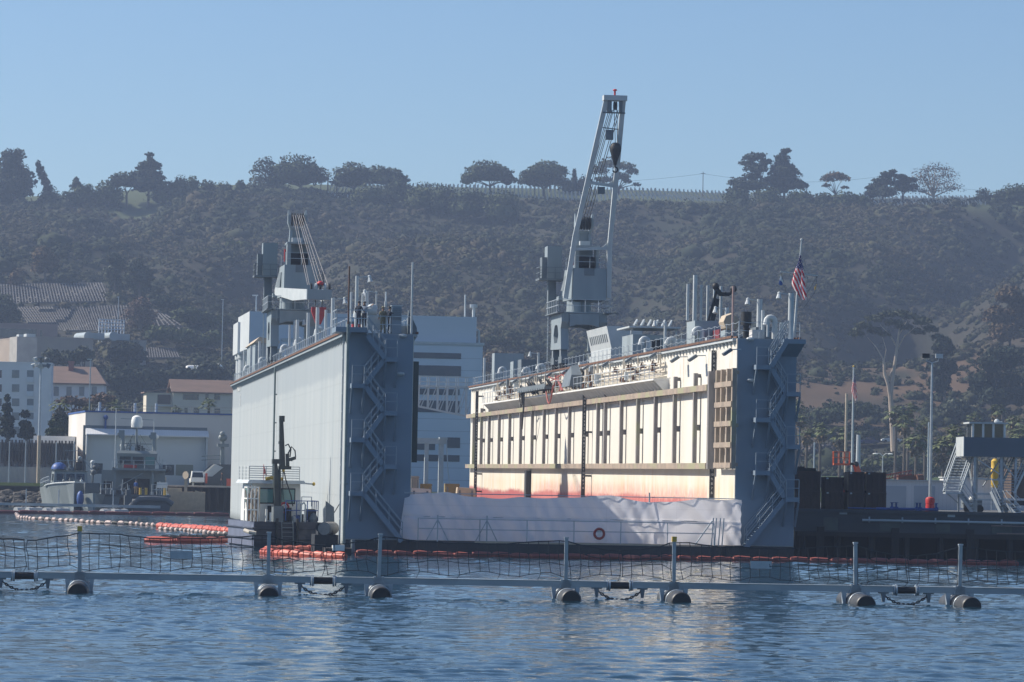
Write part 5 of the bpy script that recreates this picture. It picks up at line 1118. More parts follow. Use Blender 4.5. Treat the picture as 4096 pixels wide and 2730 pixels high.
for px, zt_ in ((34,1765),(99,1764),(221,1768)):
    f = Fr(px, 1958, 455, 0, 3.0); z = f.q(px, zt_).z
    t = tag(MB().cyl((0,0,0),(0,0,z),.10,.07,6).build('net_post', GREYL), {34:'slim grey post on the quay close to the picture edge',99:'slim grey post between the lamp tower and the picture edge',221:'slim grey post before the hall beside the grey patrol boat'}[px], 'post', 'slim posts on the quay'); t.location = f.p
# ---- grey patrol boat, bow on
BG = mat('patrol_boat_grey', (.215,.245,.25), (.18,.21,.215), .5, (1,1,.4), .5); BGD = mat('patrol_boat_dark_grey', (.10,.115,.125), (.08,.092,.10), .6)
f = Fr(296, 2032, 424, 13, 0.)
t = f.thing('patrol_boat', 'grey patrol boat lying bow on with a small wheelhouse and blue cover', 'patrol boat', group='grey patrol boats')
secs = []
for y, wd, wl, zt_ in ((0,.06,.05,3.3),(1.2,.9,.35,3.25),(3,1.9,1.1,3.15),(5.5,2.6,1.9,3.0),(9,2.8,2.3,2.8),(16,2.7,2.3,2.5)):
    secs.append([(-wl*.6,y,-.4),(-wl,y,.4),(-wd,y,zt_),(wd,y,zt_),(wl,y,.4),(wl*.6,y,-.4)])
hu = MB().hull(secs).build('hull', BG, t, smooth=False)
MB().tube([(-2.85,8,2.8),(-2.65,5.5,3.02),(-1.95,3,3.18),(-.95,1.2,3.28),(0,-.05,3.35),(.95,1.2,3.28),(1.95,3,3.18),(2.65,5.5,3.02),(2.85,8,2.8)], .09, 6).build('gunwale', GREYL, hu)
x0, x1, z0, z1 = f.r(209, 1876, 354, 1925, 5.0)
wh = MB().hull([[(-2.1,4.6,2.9),(2.1,4.6,2.9),(2.1,8.5,2.9),(-2.1,8.5,2.9)],[(-1.95,5.1,4.6),(1.95,5.1,4.6),(1.95,8.4,4.6),(-1.95,8.4,4.6)],[(-2.15,4.9,4.75),(2.15,4.9,4.75),(2.15,8.6,4.75),(-2.15,8.6,4.75)]]).build('wheelhouse', BG, t, smooth=False)
for a in (-1.7, -.5, .7): MB().prism([(a,4.80,3.5),(a+1.0,4.80,3.5),(a+1.0,5.02,4.35),(a,5.02,4.35)],(0,-.04,0)).build('window', GLASS, wh, smooth=False)
MB().prism([(-2.09,5.4,3.5),(-2.09,7.0,3.5),(-2.02,7.0,4.3),(-2.02,5.5,4.3)],(-.03,0,0)).build('window', GLASS, wh, smooth=False)
MB().ball((-1.3,6.3,4.9),(.95,1.1,.85),14,6,0).build('blue_cover', BLUE, t)
MB().cyl((-1.2,6.0,4.75),(-1.2,6.0,5.3),.5,n=12).build('gun_mount', GREYD, t)
ms = MB().cyl((.6,7,4.7),(.6,7,8.3),.08,n=6).bar((-1.6,7,5.9),(2.2,7,6.1),.08).bar((-.6,7,7.2),(1.9,7,7.2),.06).bar((1.9,7,6.0),(2.9,6.6,4.7),.1).ball((1.3,7,6.3),.25)
ms.cyl((.1,6.2,4.75),(-.3,6.2,6.2),.07).cyl((1.1,6.2,4.75),(1.3,6.2,5.8),.16); ms.build('mast', GREY, t)
MB().cyl((3.0,8,4.2),(3.0,8,5.6),.25,n=10).ball((3.0,8,5.8),.3).bar((2.0,8,4.6),(4.0,8,5.2),.12).build('search_radar', GREYL, t)
MB().rail([(-2.6,5,3.1),(-2.8,9,2.9),(-2.7,15,2.6)],.9,1.5,.03).build('guard_rail', STEEL, t)
rk = random.Random(4)
for k in range(26):
    x, y, z0_ = rk.choice(((rk.uniform(-2,2), rk.uniform(5.2,8), 4.76), (rk.uniform(-2.4,2.4), rk.uniform(9,14), 2.6), (rk.uniform(-1.2,1.2), rk.uniform(2.5,4), 3.0))); s = rk.uniform(.12,.38)
    m_ = MB().box(x-s,x+s,y-s,y+s,z0_,z0_+s*rk.uniform(1,3)) if rk.random() < .5 else MB().cyl((x,y,z0_),(x,y,z0_+rk.uniform(.6,2.2)),.05,.03,6).ball((x,y,z0_+.5),s*.6,6,4)
    m_.build('deck_fitting', rk.choice((BG,BGD,GREYL,GREYD,STEEL,BLACK)), t, smooth=False)
# big patrol boat seen from astern
f = Fr(530, 2036, 428, 6, 0.)
t = f.thing('patrol_boat', 'large grey patrol boat with a tall radar mast and white radome', 'patrol boat', group='grey patrol boats')
FQ = f.q
for s in (-1, 1):
    MB().hull([[(s*3.0-.9,0,-.4),(s*3.0-1.2,0,.8),(s*3.0-1.3,0,1.9),(s*3.0+1.5,0,1.9),(s*3.0+1.3,0,.8),(s*3.0+.8,0,-.4)],[(s*3.0-.9,17,-.4),(s*3.0-1.2,17,.8),(s*3.0-1.3,17,2.0),(s*3.0+1.5,17,2.0),(s*3.0+1.3,17,.8),(s*3.0+.8,17,-.4)]]).build('hull', BG, t, smooth=False)
MB().box(-4.4,4.4,.1,16,1.55,1.905).box(-4.6,4.6,-.2,.1,1.7,1.95).build('main_deck', BGD, t, smooth=False)
MB().box(-1.0,1.6,.3,1.2,.5,1.5).build('stern_ramp', BLACK, t, smooth=False)
hs_ = MB().box(-3.9,3.9,4,13,1.91,4.9).build('deckhouse', BG, t, smooth=False)
for a, b in ((-1.2,.2),(.5,2.0)): MB().box(a,b,3.9,3.99,1.95,3.9).build('doorway', BLACK, hs_, smooth=False)
MB().box(-3.6,-2.4,3.9,3.99,2.6,3.5).build('grille', BLACK, hs_, smooth=False); MB().box(2.6,3.6,3.9,3.99,2.6,3.5).build('grille', BLACK, hs_, smooth=False)
MB().box(-2.6,4.0,2.4,12,4.905,5.15).build('bridge_wing', BG, t, smooth=False)
br_ = MB().hull([[(-1.9,4.2,5.15),(2.7,4.2,5.15),(2.7,9,5.15),(-1.9,9,5.15)],[(-2.1,3.7,7.0),(2.9,3.7,7.0),(2.9,9,7.0),(-2.1,9,7.0)],[(-1.9,4,7.35),(2.7,4,7.35),(2.7,9,7.35),(-1.9,9,7.35)]]).build('bridge', BG, t, smooth=False)
for k, (a, b) in enumerate(((-1.7,-.35),(-.1,1.2),(1.45,2.55))):
    MB().prism([(a,4.05,5.6),(b,4.05,5.6),(b,3.84,6.6),(a,3.84,6.6)],(0,-.06,0)).build('window', GLASS if k < 2 else bpy.data.materials['greenish_window_glass'], br_, smooth=False)
MB().rail([(-2.6,2.5,5.15),(4.0,2.5,5.15)],1.0,1.2,.03).build('guard_rail', STEEL, t)
q = FQ(547, 1712, 6); zr = q.z; xr_ = q.x
MB().cyl((xr_,6,7.3),(xr_,6,zr),.17,.12,8).bar((xr_-1.8,6,zr-2.0),(xr_+1.9,6,zr-2.0),.12).bar((xr_-1.2,6,zr-3.2),(xr_+1.3,6,zr-3.2),.12).bar((xr_-1.4,6,zr-4.0),(xr_+1.4,6,zr-4.0),.1).bar((xr_-1.6,6,7.4),(xr_-.2,6,zr-2.2),.08).bar((xr_+1.6,6,7.4),(xr_+.2,6,zr-2.2),.08).cyl((xr_,6,zr+1.4),(xr_,6,zr+2.5),.05,n=5).bar((xr_-2,6,zr+1.1),(xr_+2,6,zr+1.0),.06).build('mast', BG, t)
MB().lathe([(.4,0),(.68,.06),(.72,.5),(.70,.95),(.55,1.35),(.3,1.52),(.05,1.58)], (xr_,6,zr-.02), 18).build('radome', WHITE, t)
MB().ball((xr_+2.4,6,zr-1.1),.34).cyl((xr_+2.4,6,zr-3.0),(xr_+2.4,6,zr-1.2),.05).build('radome', WHITE, t)
for x, h_ in ((-1.7,2.2),(2.2,2.0)): MB().cyl((x+.3,5,7.35),(x+.3,5,7.35+h_),.28,.2,8).box(x-.2,x+.5,4.8,5.2,7.35+h_*.7,7.35+h_+.3).ball((x-.2,5,7.35+h_*.9),.22).build('director', BG, t)
MB().cyl((-2.3,5,5.2),(-2.3,5,12.6),.05,n=5).build('whip_aerial', GREYL, t); MB().cyl((2.4,6,7.3),(2.4,6,11.2),.04,n=5).build('whip_aerial', GREYL, t)
for x in (-4.6,4.2): MB().box(x-.6,x+.8,5,7,4.4,5.7).ball((x+.0,4.9,5.2),(.5,.4,.4)).build('weapon_station', BGD, t)
MB().bar((-2.3,3,1.95),(-2.3,3,5.0),.3).bar((2.4,3,1.95),(2.4,3,5.0),.3).bar((-1.8,2,2.9),(1.2,2.6,4.6),.1).build('gantry_frame', BG, t, smooth=False)
for x in (-3.6, 3.2): MB().rail([(x-.9,.2,1.95),(x+.9,.2,1.95)],1.3,.6,.035).build('stern_rail', GREYL, t)
MB().box(2.9,4.2,1,2,2.8,3.5).build('life_raft', WHITE, t); MB().box(-1.2,.4,4.0,4.4,5.2,5.6).build('red_locker', RED, t)
for x in (.9, 1.6, 3.9): MB().cyl((x,.6,1.9),(x,.6,2.8),.16,n=8).build('yellow_bollard', YELL, t)
MB().tube([(-5.4,-1,1.2),(-5.0,-1.2,2.4),(-4.6,-1,3.0)],.1).build('davit', BG, t)
rk = random.Random(12)
for k in range(46):
    x, y, z0_ = rk.choice(((rk.uniform(-4,4), rk.uniform(.5,3.5), 1.95), (rk.uniform(-3.8,3.8), rk.uniform(4.2,7), 4.92), (rk.uniform(-1.8,2.5), rk.uniform(4.4,8), 7.36), (rk.uniform(-4.2,4.2), rk.uniform(.4,2), 1.95)))
    m_ = MB(); s = rk.uniform(.12,.4)
    if rk.random() < .5: m_.box(x-s,x+s,y-s,y+s,z0_,z0_+s*rk.uniform(1,3))
    else: m_.cyl((x,y,z0_),(x+rk.uniform(-.2,.2),y,z0_+rk.uniform(.7,1.9)),.05,.04,6).ball((x,y,z0_+.6),s*.5,6,4)
    m_.build('deck_fitting', rk.choice((BG,BGD,GREYL,GREYD,GREYL,STEEL,BLACK)), t, smooth=False)
for z in (zr-2.6, zr-3.6): MB().box(xr_-1.0,xr_+1.1,5.6,6.4,z,z+.08).box(xr_-.9,xr_-.7,5.7,6.2,z-.5,z).box(xr_+.6,xr_+.85,5.7,6.2,z-.6,z+.4).build('mast_platform', BGD, t, smooth=False)
MB().tube([(-2.3,3,5),(xr_-.4,6,zr-.8)],.03,4).tube([(3.4,3,5.2),(xr_+.4,6,zr-.8)],.03,4).build('rigging', ROPE, t)
# inflatable and launch alongside
f = Fr(610, 2050, 422, 12, 0.); ib = f.thing('inflatable_boat', 'dark grey inflatable boat moored at the stern of the large patrol boat', 'boat')
MB().hull([[(-2.3,0,0),(-2.5,0,.9),(-2.0,0,1.35),(1.6,0,1.35),(2.2,0,.9),(2.0,0,0)],[(-2.3,6,0),(-2.5,6,.9),(-2.0,6,1.45),(1.6,6,1.45),(2.2,6,.9),(2.0,6,0)]]).tube([(-2.8,-.3,.4),(-2.3,-.4,1.1),(-1.6,-.2,1.5),(0,-.2,1.55),(1.6,0,1.45),(2.4,0,.9)],.35,10).build('tube', mat('dark_hypalon',(.10,.11,.12),(.08,.09,.1),1), ib)
MB().box(-3.4,-2.5,-.2,1,0,1.9).box(-3.2,-2.6,0,1,1.9,2.6).build('outboard_motor', BGD, ib, smooth=False)
f = Fr(375, 2034, 421, 12, 0.); ib = f.thing('launch', 'small grey launch with a blue ball fender between the patrol boats', 'boat')
MB().hull([[(-.1,0,-.2),(-.1,0,.6),(-.15,0,2.1),(.15,0,2.1),(.1,0,.6),(.1,0,-.2)],[(-.8,2,-.2),(-1.1,2,.5),(-1.5,2,1.9),(1.5,2,1.9),(1.1,2,.5),(.8,2,-.2)],[(-1.0,6,-.2),(-1.3,6,.5),(-1.6,6,1.8),(1.6,6,1.8),(1.3,6,.5),(1.0,6,-.2)]]).build('hull', BG, ib, smooth=False)
MB().box(-.9,.9,2.4,4,1.9,3.3).cyl((0,2.5,3.3),(.1,2.5,4.8),.12).ball((.1,2.5,4.6),.35).build('console', BGD, ib, smooth=False)
MB().ball((-1.55,1.0,1.4),(.45,.5,.95),12,8).build('ball_fender', BLUE, ib)
# craft and vehicles at the quay end
f = Fr(860, 1990, 455, 10, 3.0); t = f.thing('patrol_boat', 'dark grey craft with a sloping pale windscreen half hidden by the dry dock', 'patrol boat', group='grey patrol boats')
MB().box(-2.6,3,2,14,-2,1.3).build('hull', BGD, t, smooth=False)
MB().prism([(-1.9,2.2,1.0),(.3,2.2,2.9),(2.6,2.2,2.9),(2.6,2.2,-.1),(-1.6,2.2,-.1)],(0,7,0)).build('cabin', BGD, t, smooth=False)
MB().prism([(-2.0,2.12,1.0),(-.9,2.12,.7),(1.2,2.12,2.5),(.2,2.12,2.9)],(0,.06,0)).build('windscreen', GREYL, t, smooth=False)
MB().cyl((1.2,4,2.9),(1.2,4,7.2),.3,.2,8).box(.5,2,3.6,4.4,5.2,5.6).ball((1.2,3.8,6.4),(.6,.5,.5)).bar((-1.5,4,3.4),(1.2,4,3.6),.1).bar((-1.5,4,3.9),(1.2,4,4.1),.1).ball((1.1,3.5,6.9),.35).build('mast', BG, t)
f = Fr(790, 1968, 452.6, 8, 3.1); t = f.thing('utility_truck', 'small white utility truck parked on the quay beyond the inflatable', 'truck')
bd = MB().box(-.9,.9,.6,4,.35,.9).hull([[(-.85,0,.45),(.85,0,.45),(.85,1.7,.45),(-.85,1.7,.45)],[(-.85,0,1.0),(.85,0,1.0),(.85,1.7,1.0),(-.85,1.7,1.0)],[(-.7,.35,1.85),(.7,.35,1.85),(.75,1.6,1.85),(-.75,1.6,1.85)]]).build('body', WHITE, t, smooth=False)
MB().prism([(-.72,.02,1.05),(.72,.02,1.05),(.62,.3,1.7),(-.62,.3,1.7)],(0,-.03,0)).build('windscreen', GLASS, t, smooth=False)
for x in (-.8,.8):
    for y in (.9,3.2): MB().cyl((x-.1,y,.32),(x+.1,y,.32),.32,n=14).build('wheel', BLACK, t)
MB().box(1.0,1.25,.2,1.2,.3,1.6).build('orange_panel', ORANGE, t, smooth=False)
MB().cyl((-1.6,.2,1.3),(-1.5,.3,1.3),.5,n=14).cyl((-1.55,.25,0),(-1.55,.25,.9),.07).build('round_sign', TAN, t)
f = Fr(745, 2000, 446, 5, .0); t = f.thing('cream_work_float', 'cream coloured work float piled with gear below the quay truck', 'float')
MB().box(-3.2,2.4,0,3.6,-.3,2.3).box(-3,-2.6,.2,.6,2.3,4.1).box(-.3,.1,.2,.6,2.3,3.9).box(-2.4,-.6,.3,2.6,2.3,2.75).prism([(.9,-.05,.2),(2.2,-.05,.4),(2.3,-.05,2.2),(1.1,-.05,2.5)],(0,.3,0)).build('float_body', TAN, t, smooth=False)
f = Fr(913, 1976, 452.5, 0, 3.1); t = tag(MB().box(-.25,.3,0,.6,0,.85).box(-.3,.35,-.04,.64,.85,.95).build('red_chest', mat('orange_red_paint', (.55,.10,.06), (.45,.09,.05), 2), smooth=False), 'orange red chest on the quay at the dry dock wall', 'chest'); t.location = f.p
# ---- tall grey shipyard building behind the dock
f = Fr(985, 1990, 425, 8.7, 3.0)
h = f.thing('shipyard_hall', 'tall grey blue industrial hall with dark window bands behind the dry dock', 'building')
x0, x1, z0, z1 = f.r(985, 1371, 1926, 1990); zt = f.q(1500, 1258).z
MB().box(4, x1, 0, 24, 0, z1).build('wall', SIDING, h, smooth=False)
xb = f.q(1906, 1320, .5).x; zu0 = f.q(960, 1392).z
MB().box(0, xb, .5, 19, zu0, zt).build('upper_storey', PANEL, h, smooth=False); MB().box(-.05,-.004,.5,19,zu0,zt).build('end_cladding', CORR, h, smooth=False)
MB().box(3.9, x1+.15, -.15, 24.1, z1+.004, z1+.3).build('roof_edge', GREYL, h, smooth=False)
for y in (2, 9, 16): MB().cyl((1.2,y,-3),(1.2,y,zu0-.01),.75,n=16).build('column', GREYL, h)
for a in ((1560,1411,1844,1434),(1560,1462,1844,1503),(1640,1556,1838,1580),(1640,1603,1838,1650),(1788,1751,1840,1793),(1640,1820,1838,1846),(1660,1770,1740,1800)):
    xa, xb_, za, zb = f.r(*a); MB().box(xa, xb_, -.06, -.004, za, zb).build('window_band', mat('smoked_glass', (.11,.125,.15), (.09,.10,.12), .3, rough=.3) if a[1] == 1411 else bpy.data.materials['smoked_glass'], h, smooth=False)
for px, pt in ((1542,1168),(1860,1180),(1895,1218)): xx = f.q(px, 1250, 4).x; MB().cyl((xx,4,zt),(xx,4,f.q(px,pt,4).z),.10 if px < 1880 else .2,n=6).build('roof_mast', GREYL, h)
q = f.q(1895,1222,4); MB().cyl((q.x,4,q.z-.3),(q.x,4,q.z+.1),.5,n=10).build('roof_cowl', GREYL, h)
q = f.q(1916,1325,1); MB().tube([(q.x,1,z1+.3),(q.x,1,q.z),(q.x-.5,1,q.z+.25)],.16).build('roof_pipe', GREYL, h)
f = Fr(938, 1990, 440, 8, 0.)
h = f.thing('vent_tower', 'pale corrugated box on round columns standing beside the far end of the dry dock', 'tower')
x1 = f.q(985,1350).x; za, zb = f.q(938,1414).z, f.q(938,1288).z
MB().box(0, 4.5, 0, 9.5, za, zb).build('box', PANEL, h, smooth=False); MB().box(-.05,-.004,0,9.5,za,zb).build('end_cladding', CORR, h, smooth=False)
for y in (1.2, 6.5): MB().cyl((.9,y,-3),(.9,y,za),.72,n=16).cyl((.9,y,za-.6),(.9,y,za-.01),.85,n=16).build('column', GREYL, h)
MB().box(.0,2.2,-.6,.3,za-5.2,za-4.6).rail([(-.4,-.5,za-4.6),(2.4,-.5,za-4.6)],2.0,.9,.05).build('gallery', GREY, h, smooth=False)
# ---- truss gangway and white portal seen through the dock
f = Fr(1660, 1546, 380, 7.4, 0.)
h = f.thing('truss_gangway', 'white truss gangway with double railings crossing behind the dry dock', 'footbridge')
zd = f.q(1780,1546).z; a, b = f.q(1560,1546).x, f.q(1905,1546).x
MB().box(a,b,0,1.6,zd-.15,zd+.1).build('deck', GREYL, h, smooth=False)
rl_ = MB()
for z in (zd+.45, zd+1.02): rl_.bar((a,0,z),(b,0,z),.12)
n = 9
for k in range(n+1): x = a+(b-a)*k/n; rl_.bar((x-.12,0,zd),(x-.12,0,zd+1.05),.1).bar((x+.12,0,zd),(x+.12,0,zd+1.05),.1)
rl_.build('railing', GREYL, h, smooth=False)
z_l = lambda x: f.q(1665,1624).z+(f.q(1875,1668).z-f.q(1665,1624).z)*(x-f.q(1665,1624).x)/(f.q(1875,1668).x-f.q(1665,1624).x)
tr_ = MB().bar((a,.2,z_l(a)),(b-.8,.2,z_l(b-.8)),.2)
for k in range(n):
    x = a+(b-a)*k/n; tr_.bar((x,.2,zd-.15),(x,.2,z_l(x)),.24).bar((x,.25,z_l(x)),(x+(b-a)/n*.85,.25,zd-.15),.1).bar((x+.3,.25,z_l(x)),(x+(b-a)/n*.85+.3,.25,zd-.15),.1)
tr_.build('truss', GREYL, h, smooth=False)
f = Fr(1765, 1990, 386, 7.4, 0.)
h = f.thing('white_gantry', 'white steel portal frame with two posts standing beyond the dry dock floor', 'frame')
a, b, za, zb = f.r(1640,1753,1786,1776); MB().box(a,b,0,1.2,za,zb).box(b-.8,b+.1,-.2,.6,zb-.15,zb+.1).build('beam', GREYL, h, smooth=False)
for pa, pb in ((1698,1714),(1755,1774)): c_, d_ = f.q(pa,1880).x, f.q(pb,1880).x; MB().box(c_,d_,.1,.6,-2,za).build('post', GREYL, h, smooth=False)
MB().tube([(b,.0,za+.3),(b+.2,-.3,za-3),(b+.7,-1,za-6.5)],.06).build('hanging_rope', GREYL, h)
# ---- things on the dock floor near its far end
def dthing(name, label, cat, px, y, group=None):
    q = dy(px, 1960, y); return thing(name, label, cat, DM @ Vector((q.x, y, .9)), TH, group=group), q.x
WRAP = bpy.data.materials['white_tarpaulin']
for name, lab, px0, px1, pyt, m in (('wrapped_bundle','wrapped pale bundle beside the shaded wall end on the dock floor',1640,1722,1953,WRAP),('wrapped_bundle','wrapped beige bundle against the white wall on the dock floor',1824,1900,1950,TAN),('yellow_crate','yellow brown crate beside the white portal post',1682,1724,1936,mat('ochre_paint',(.27,.21,.09),(.2,.16,.08),1)),('yellow_crate','yellow brown crate under the portal hanging rope',1778,1834,1936,bpy.data.materials['ochre_paint']),('grey_cabinet','grey cabinet on the dock floor by the wall end',1642,1672,1905,CONC)):
    y = 132 if 'bundle' in name else 138
    t, xx = dthing(name, lab, 'bundle' if 'bundle' in name else ('crate' if 'crate' in name else 'cabinet'), (px0+px1)/2, y)
    w_ = (dy(px1,1960,y).x-dy(px0,1960,y).x)/2; hh = heightat(pyt, xx, y)-.9
    m_ = MB()
    if 'bundle' in name: m_.hull([[(-w_,-.8,0),(w_,-.8,0),(w_,.8,0),(-w_,.8,0)],[(-w_*1.02,-.9,hh*.6),(w_*1.02,-.9,hh*.6),(w_,.8,hh*.6),(-w_,.8,hh*.6)],[(-w_*.9,-.6,hh),(w_*.95,-.6,hh*.96),(w_*.9,.6,hh*.97),(-w_*.9,.6,hh)]])
    else: m_.box(-w_,w_,-.6,.6,0,hh).box(-w_-.05,w_+.05,-.66,-.6,hh-.2,hh-.05)
    m_.build('cover' if 'bundle' in name else 'body', m, t, smooth=False)
    MB().box(-w_*.8,-w_*.6,-.97,-.93,.0,hh*.9).box(w_*.5,w_*.7,-.97,-.93,.0,hh*.9).build('strap', GREYD, t, smooth=False)
# ================================================================ north side: pier and what stands on it
YP = 244.; PZ = 3.05
pr0, pr1 = at(3178,2050,YP).x, 70.
pier = thing('pier', 'dark timber pier with a pale pipe along its face beside the dry dock stair tower', 'pier', (pr0, YP, 0))
Wd = pr1-pr0
DECK = mat('dark_concrete_deck', (.13,.135,.14), (.09,.095,.10), .4, rough=.9, c3=(.13,.135,.13), s3=.3, t3=.58)
FACE = mat('pier_fascia', (.085,.092,.10), (.055,.062,.07), .5, (.4,1,1), .85, c3=(.15,.16,.15), s3=.18, st3=(.5,1,1.2), t3=.6)
MB().box(0, Wd, 0, 112, PZ-.45, PZ).build('deck', DECK, pier, smooth=False)
MB().box(-.02, Wd, -.35, -.003, PZ-1.35, PZ+.0).box(0, Wd, -.5, .2, PZ+.003, PZ+.22).build('fascia', FACE, pier, smooth=False)
MB().box(.5, Wd, 5, 6, -2, PZ-.46).build('dark_void_backing', mat('black_void_shade', (.012,.012,.014), (.008,.008,.01), 1, rough=.95), pier, smooth=False)  # near-black sheet standing in for the deep shade under the deck
for k in range(22):
    x = .6+k*2.4; MB().cyl((x,-.15,-2), (x,-.15,PZ-1.36), .22, n=9).build('pile', DARKW, pier)
for k in range(9):
    x = 1.8+k*5.2; MB().box(x-.25,x+.25,-.62,-.36,-1,PZ-1.0).build('fender_pile', DARKW, pier, smooth=False)
for z in (1.55,): MB().box(.2, Wd, -.55, -.40, z-.16, z+.16).build('waling', DARKW, pier, smooth=False)
xa = at(3446,2083,YP).x-pr0; z = at(3700,2086,YP).z
MB().cyl((xa,-.55,z),(Wd,-.55,z),.085,n=8).build('face_pipe', GREYL, pier)
for k in range(8): x = xa+.5+k*2.3; MB().box(x-.05,x+.05,-.5,-.35,z-.15,z+.25).build('pipe_bracket', STEEL, pier, smooth=False)
xa2 = at(3960,2100,YP).x-pr0; MB().cyl((xa2,-.6,z-.22),(Wd,-.6,z-.25),.05,n=6).cyl((xa2+.4,-.6,z-.75),(Wd,-.6,z-.75),.05,n=6).build('rusty_pipe', mat('pinkish_rust_pipe',(.30,.2,.17),(.22,.14,.12),2), pier)
for a, b in ((3359,2049),(3791,2060)):
    p = at(a,b+9,YP-.5); MB().box(p.x-pr0,p.x-pr0+.52,-.42,-.36,p.z,p.z+.17).build('marker_plate', GREYL, pier, smooth=False)
for k in range(5):
    x = 2.+k*3.9; MB().box(x,x+1.0+.4*(k%2),-.4,-.351,PZ-1.25,PZ-.35).build('patched_panel', mat('mossy_concrete',(.10,.115,.10),(.075,.085,.08),1) if k == 0 else bpy.data.materials['mossy_concrete'], pier, smooth=False)
# ---- stack of rusty boxes
BOX = mat('rusty_dark_box', (.10,.062,.048), (.06,.042,.038), .8, (1,1,.5), .9, bump=.2, c3=(.15,.085,.055), s3=.5, st3=(1,1,.5), t3=.58)
LITB = mat('sunlit_rusty_end', (.42,.31,.21), (.30,.2,.14), 1.2, rough=.9)  # rusty steel made pale, with the sun on the box ends painted in
cols = [(3192,3282),(3300,3375),(3394,3458),(3466,3545)]
where = ['against the dry dock wall','second from the dry dock wall','third from the dry dock wall','at the end towards the white shed']
for c_, (pa, pb) in enumerate(cols):
    for rw, (ya_, yb_) in enumerate(((1968,2036),(1884,1962))):
        f = Fr((pa+pb)/2, 2040, 253+(.5 if c_ == 1 else 0), 0, PZ)
        x0, x1, z0, z1 = f.r(pa, ya_, pb, yb_); z0, z1 = (.0, 1.42) if rw == 0 else (1.422, 2.87-(.4 if c_ == 1 else 0))
        t = thing('steel_box', '%s dark rusty steel box in the pier stack, %s' % (('lower','upper')[rw], where[c_]), 'box', f.p, 0, 'rusty steel boxes stacked on the pier')
        MB().box(x0,x1,0,3.2,z0,z1).build('body', BOX, t, smooth=False)
        rb = MB()
        for k in range(4): xx = x0+.1+(x1-x0-.2)*k/3; rb.box(xx-.07,xx+.07,-.09,-.003,z0,z1)
        rb.box(x0,x1,-.11,-.091,z1-.14,z1).box(x0,x1,-.11,-.091,z0,z0+.12); rb.build('frame', BOX, t, smooth=False)
        if c_ >= 2: MB().box(x0-.05,x0-.004,.05,3.1,z0+.1,z1-.05).build('lit_end_panel', LITB, t, smooth=False)
        if c_ != 0: MB().box(x0+.1,x0+.24,-.13,-.112,z1-.16,z1-.05).build('tag_plate', GREYL, t, smooth=False)
        if c_ == 0 and rw: MB().box(x0+.1,x1-.3,.4,2.6,z1,z1+.22).box(x0,x0+.5,.2,2,z1,z1+.32).build('rubble', DARKW, t, smooth=False)
# ---- white shed
for k, (pa, pb, lab) in enumerate(((3538,3832,'white corrugated shed with two roller doors behind the red bollard'),(3772,4130,'second white corrugated shed partly behind the stair gantry'))):
    f = Fr(pa, 2040, 284+k*9, 0, PZ); t = f.thing('corrugated_shed', lab, 'shed', group='white sheds on the pier')
    x1 = f.q(pb,1980).x; z1 = f.q((pa+pb)/2, 1926-k*10).z
    MB().box(0,x1,0,2.6,0,z1).build('wall', CORRX, t, smooth=False); MB().box(-.1,x1+.1,-.15,2.7,z1+.003,z1+.1).build('roof', GREYL, t, smooth=False)
    if k == 0:
        for a, b in ((3541,3624),(3656,3739)): xa_, xb_, za, zb = f.r(a,1945,b,2030); MB().box(xa_,xb_,-.05,-.004,.1,zb).build('roller_door', mat('pale_grey_door',(.42,.46,.5),(.38,.42,.46),.5) if a == 3541 else bpy.data.materials['pale_grey_door'], t, smooth=False)
# ---- lamp pole on red bollard
f = Fr(3720, 2042, 261, 0, PZ); t = f.thing('floodlight_pole', 'tall grey pole on a round red base with two square floodlights on the pier', 'lamp post')
z = f.q(3724,1452).z
MB().cyl((0,0,1.0),(0,0,z),.13,.075,10).build('pole', STEEL, t)
MB().lathe([(.34,0),(.34,.55),(.30,.58),(.34,.62),(.36,.95),(.30,1.08),(.14,1.14)],(0,0,0),18).build('red_base', RED, t)
MB().tube([(-.45,0,z+.45),(-.4,0,z+.12),(0,0,z),(.45,0,z+.12),(.5,0,z+.4)],.035).build('bracket', STEEL, t)
for x, m in ((-.48, BLACK),(.52, GREYL)): MB().box(x-.27,x+.27,-.14,.1,z+.35,z+.68).build('floodlight', m, t, smooth=False)
# ---- blue water manifold
f = Fr(3660, 2030, 248, 0, PZ); t = f.thing('pipe_manifold', 'blue pipe manifold with upright valves along the pier edge', 'pipework')
a, b = f.q(3505,2020).x, f.q(3752,2020).x
MB().cyl((a,0,.28),(b,0,.3),.10,n=10).cyl((a-2,.1,.30),(a,.0,.29),.05).build('pipe', BLUE, t)
for px in (3568,3585,3668,3680,3745):
    x = f.q(px,2020).x; MB().cyl((x,0,.2),(x,0,.72),.07,n=8).cyl((x,0,.72),(x,0,.76),.15,n=10).cyl((x-.14,0,.3),(x+.14,0,.3),.16,n=10).build('valve', BLUE, t)
x = f.q(3665,2050).x; MB().cyl((x,-.9,-1.0),(x,-.9,.3),.12,n=10).cyl((x,-.9,.3),(x,0,.3),.1).build('riser', BLUE, t)
MB().box(x-.55,x+.55,-.95,-.72,-1.25,-.95).build('valve_box', FACE, t, smooth=False)
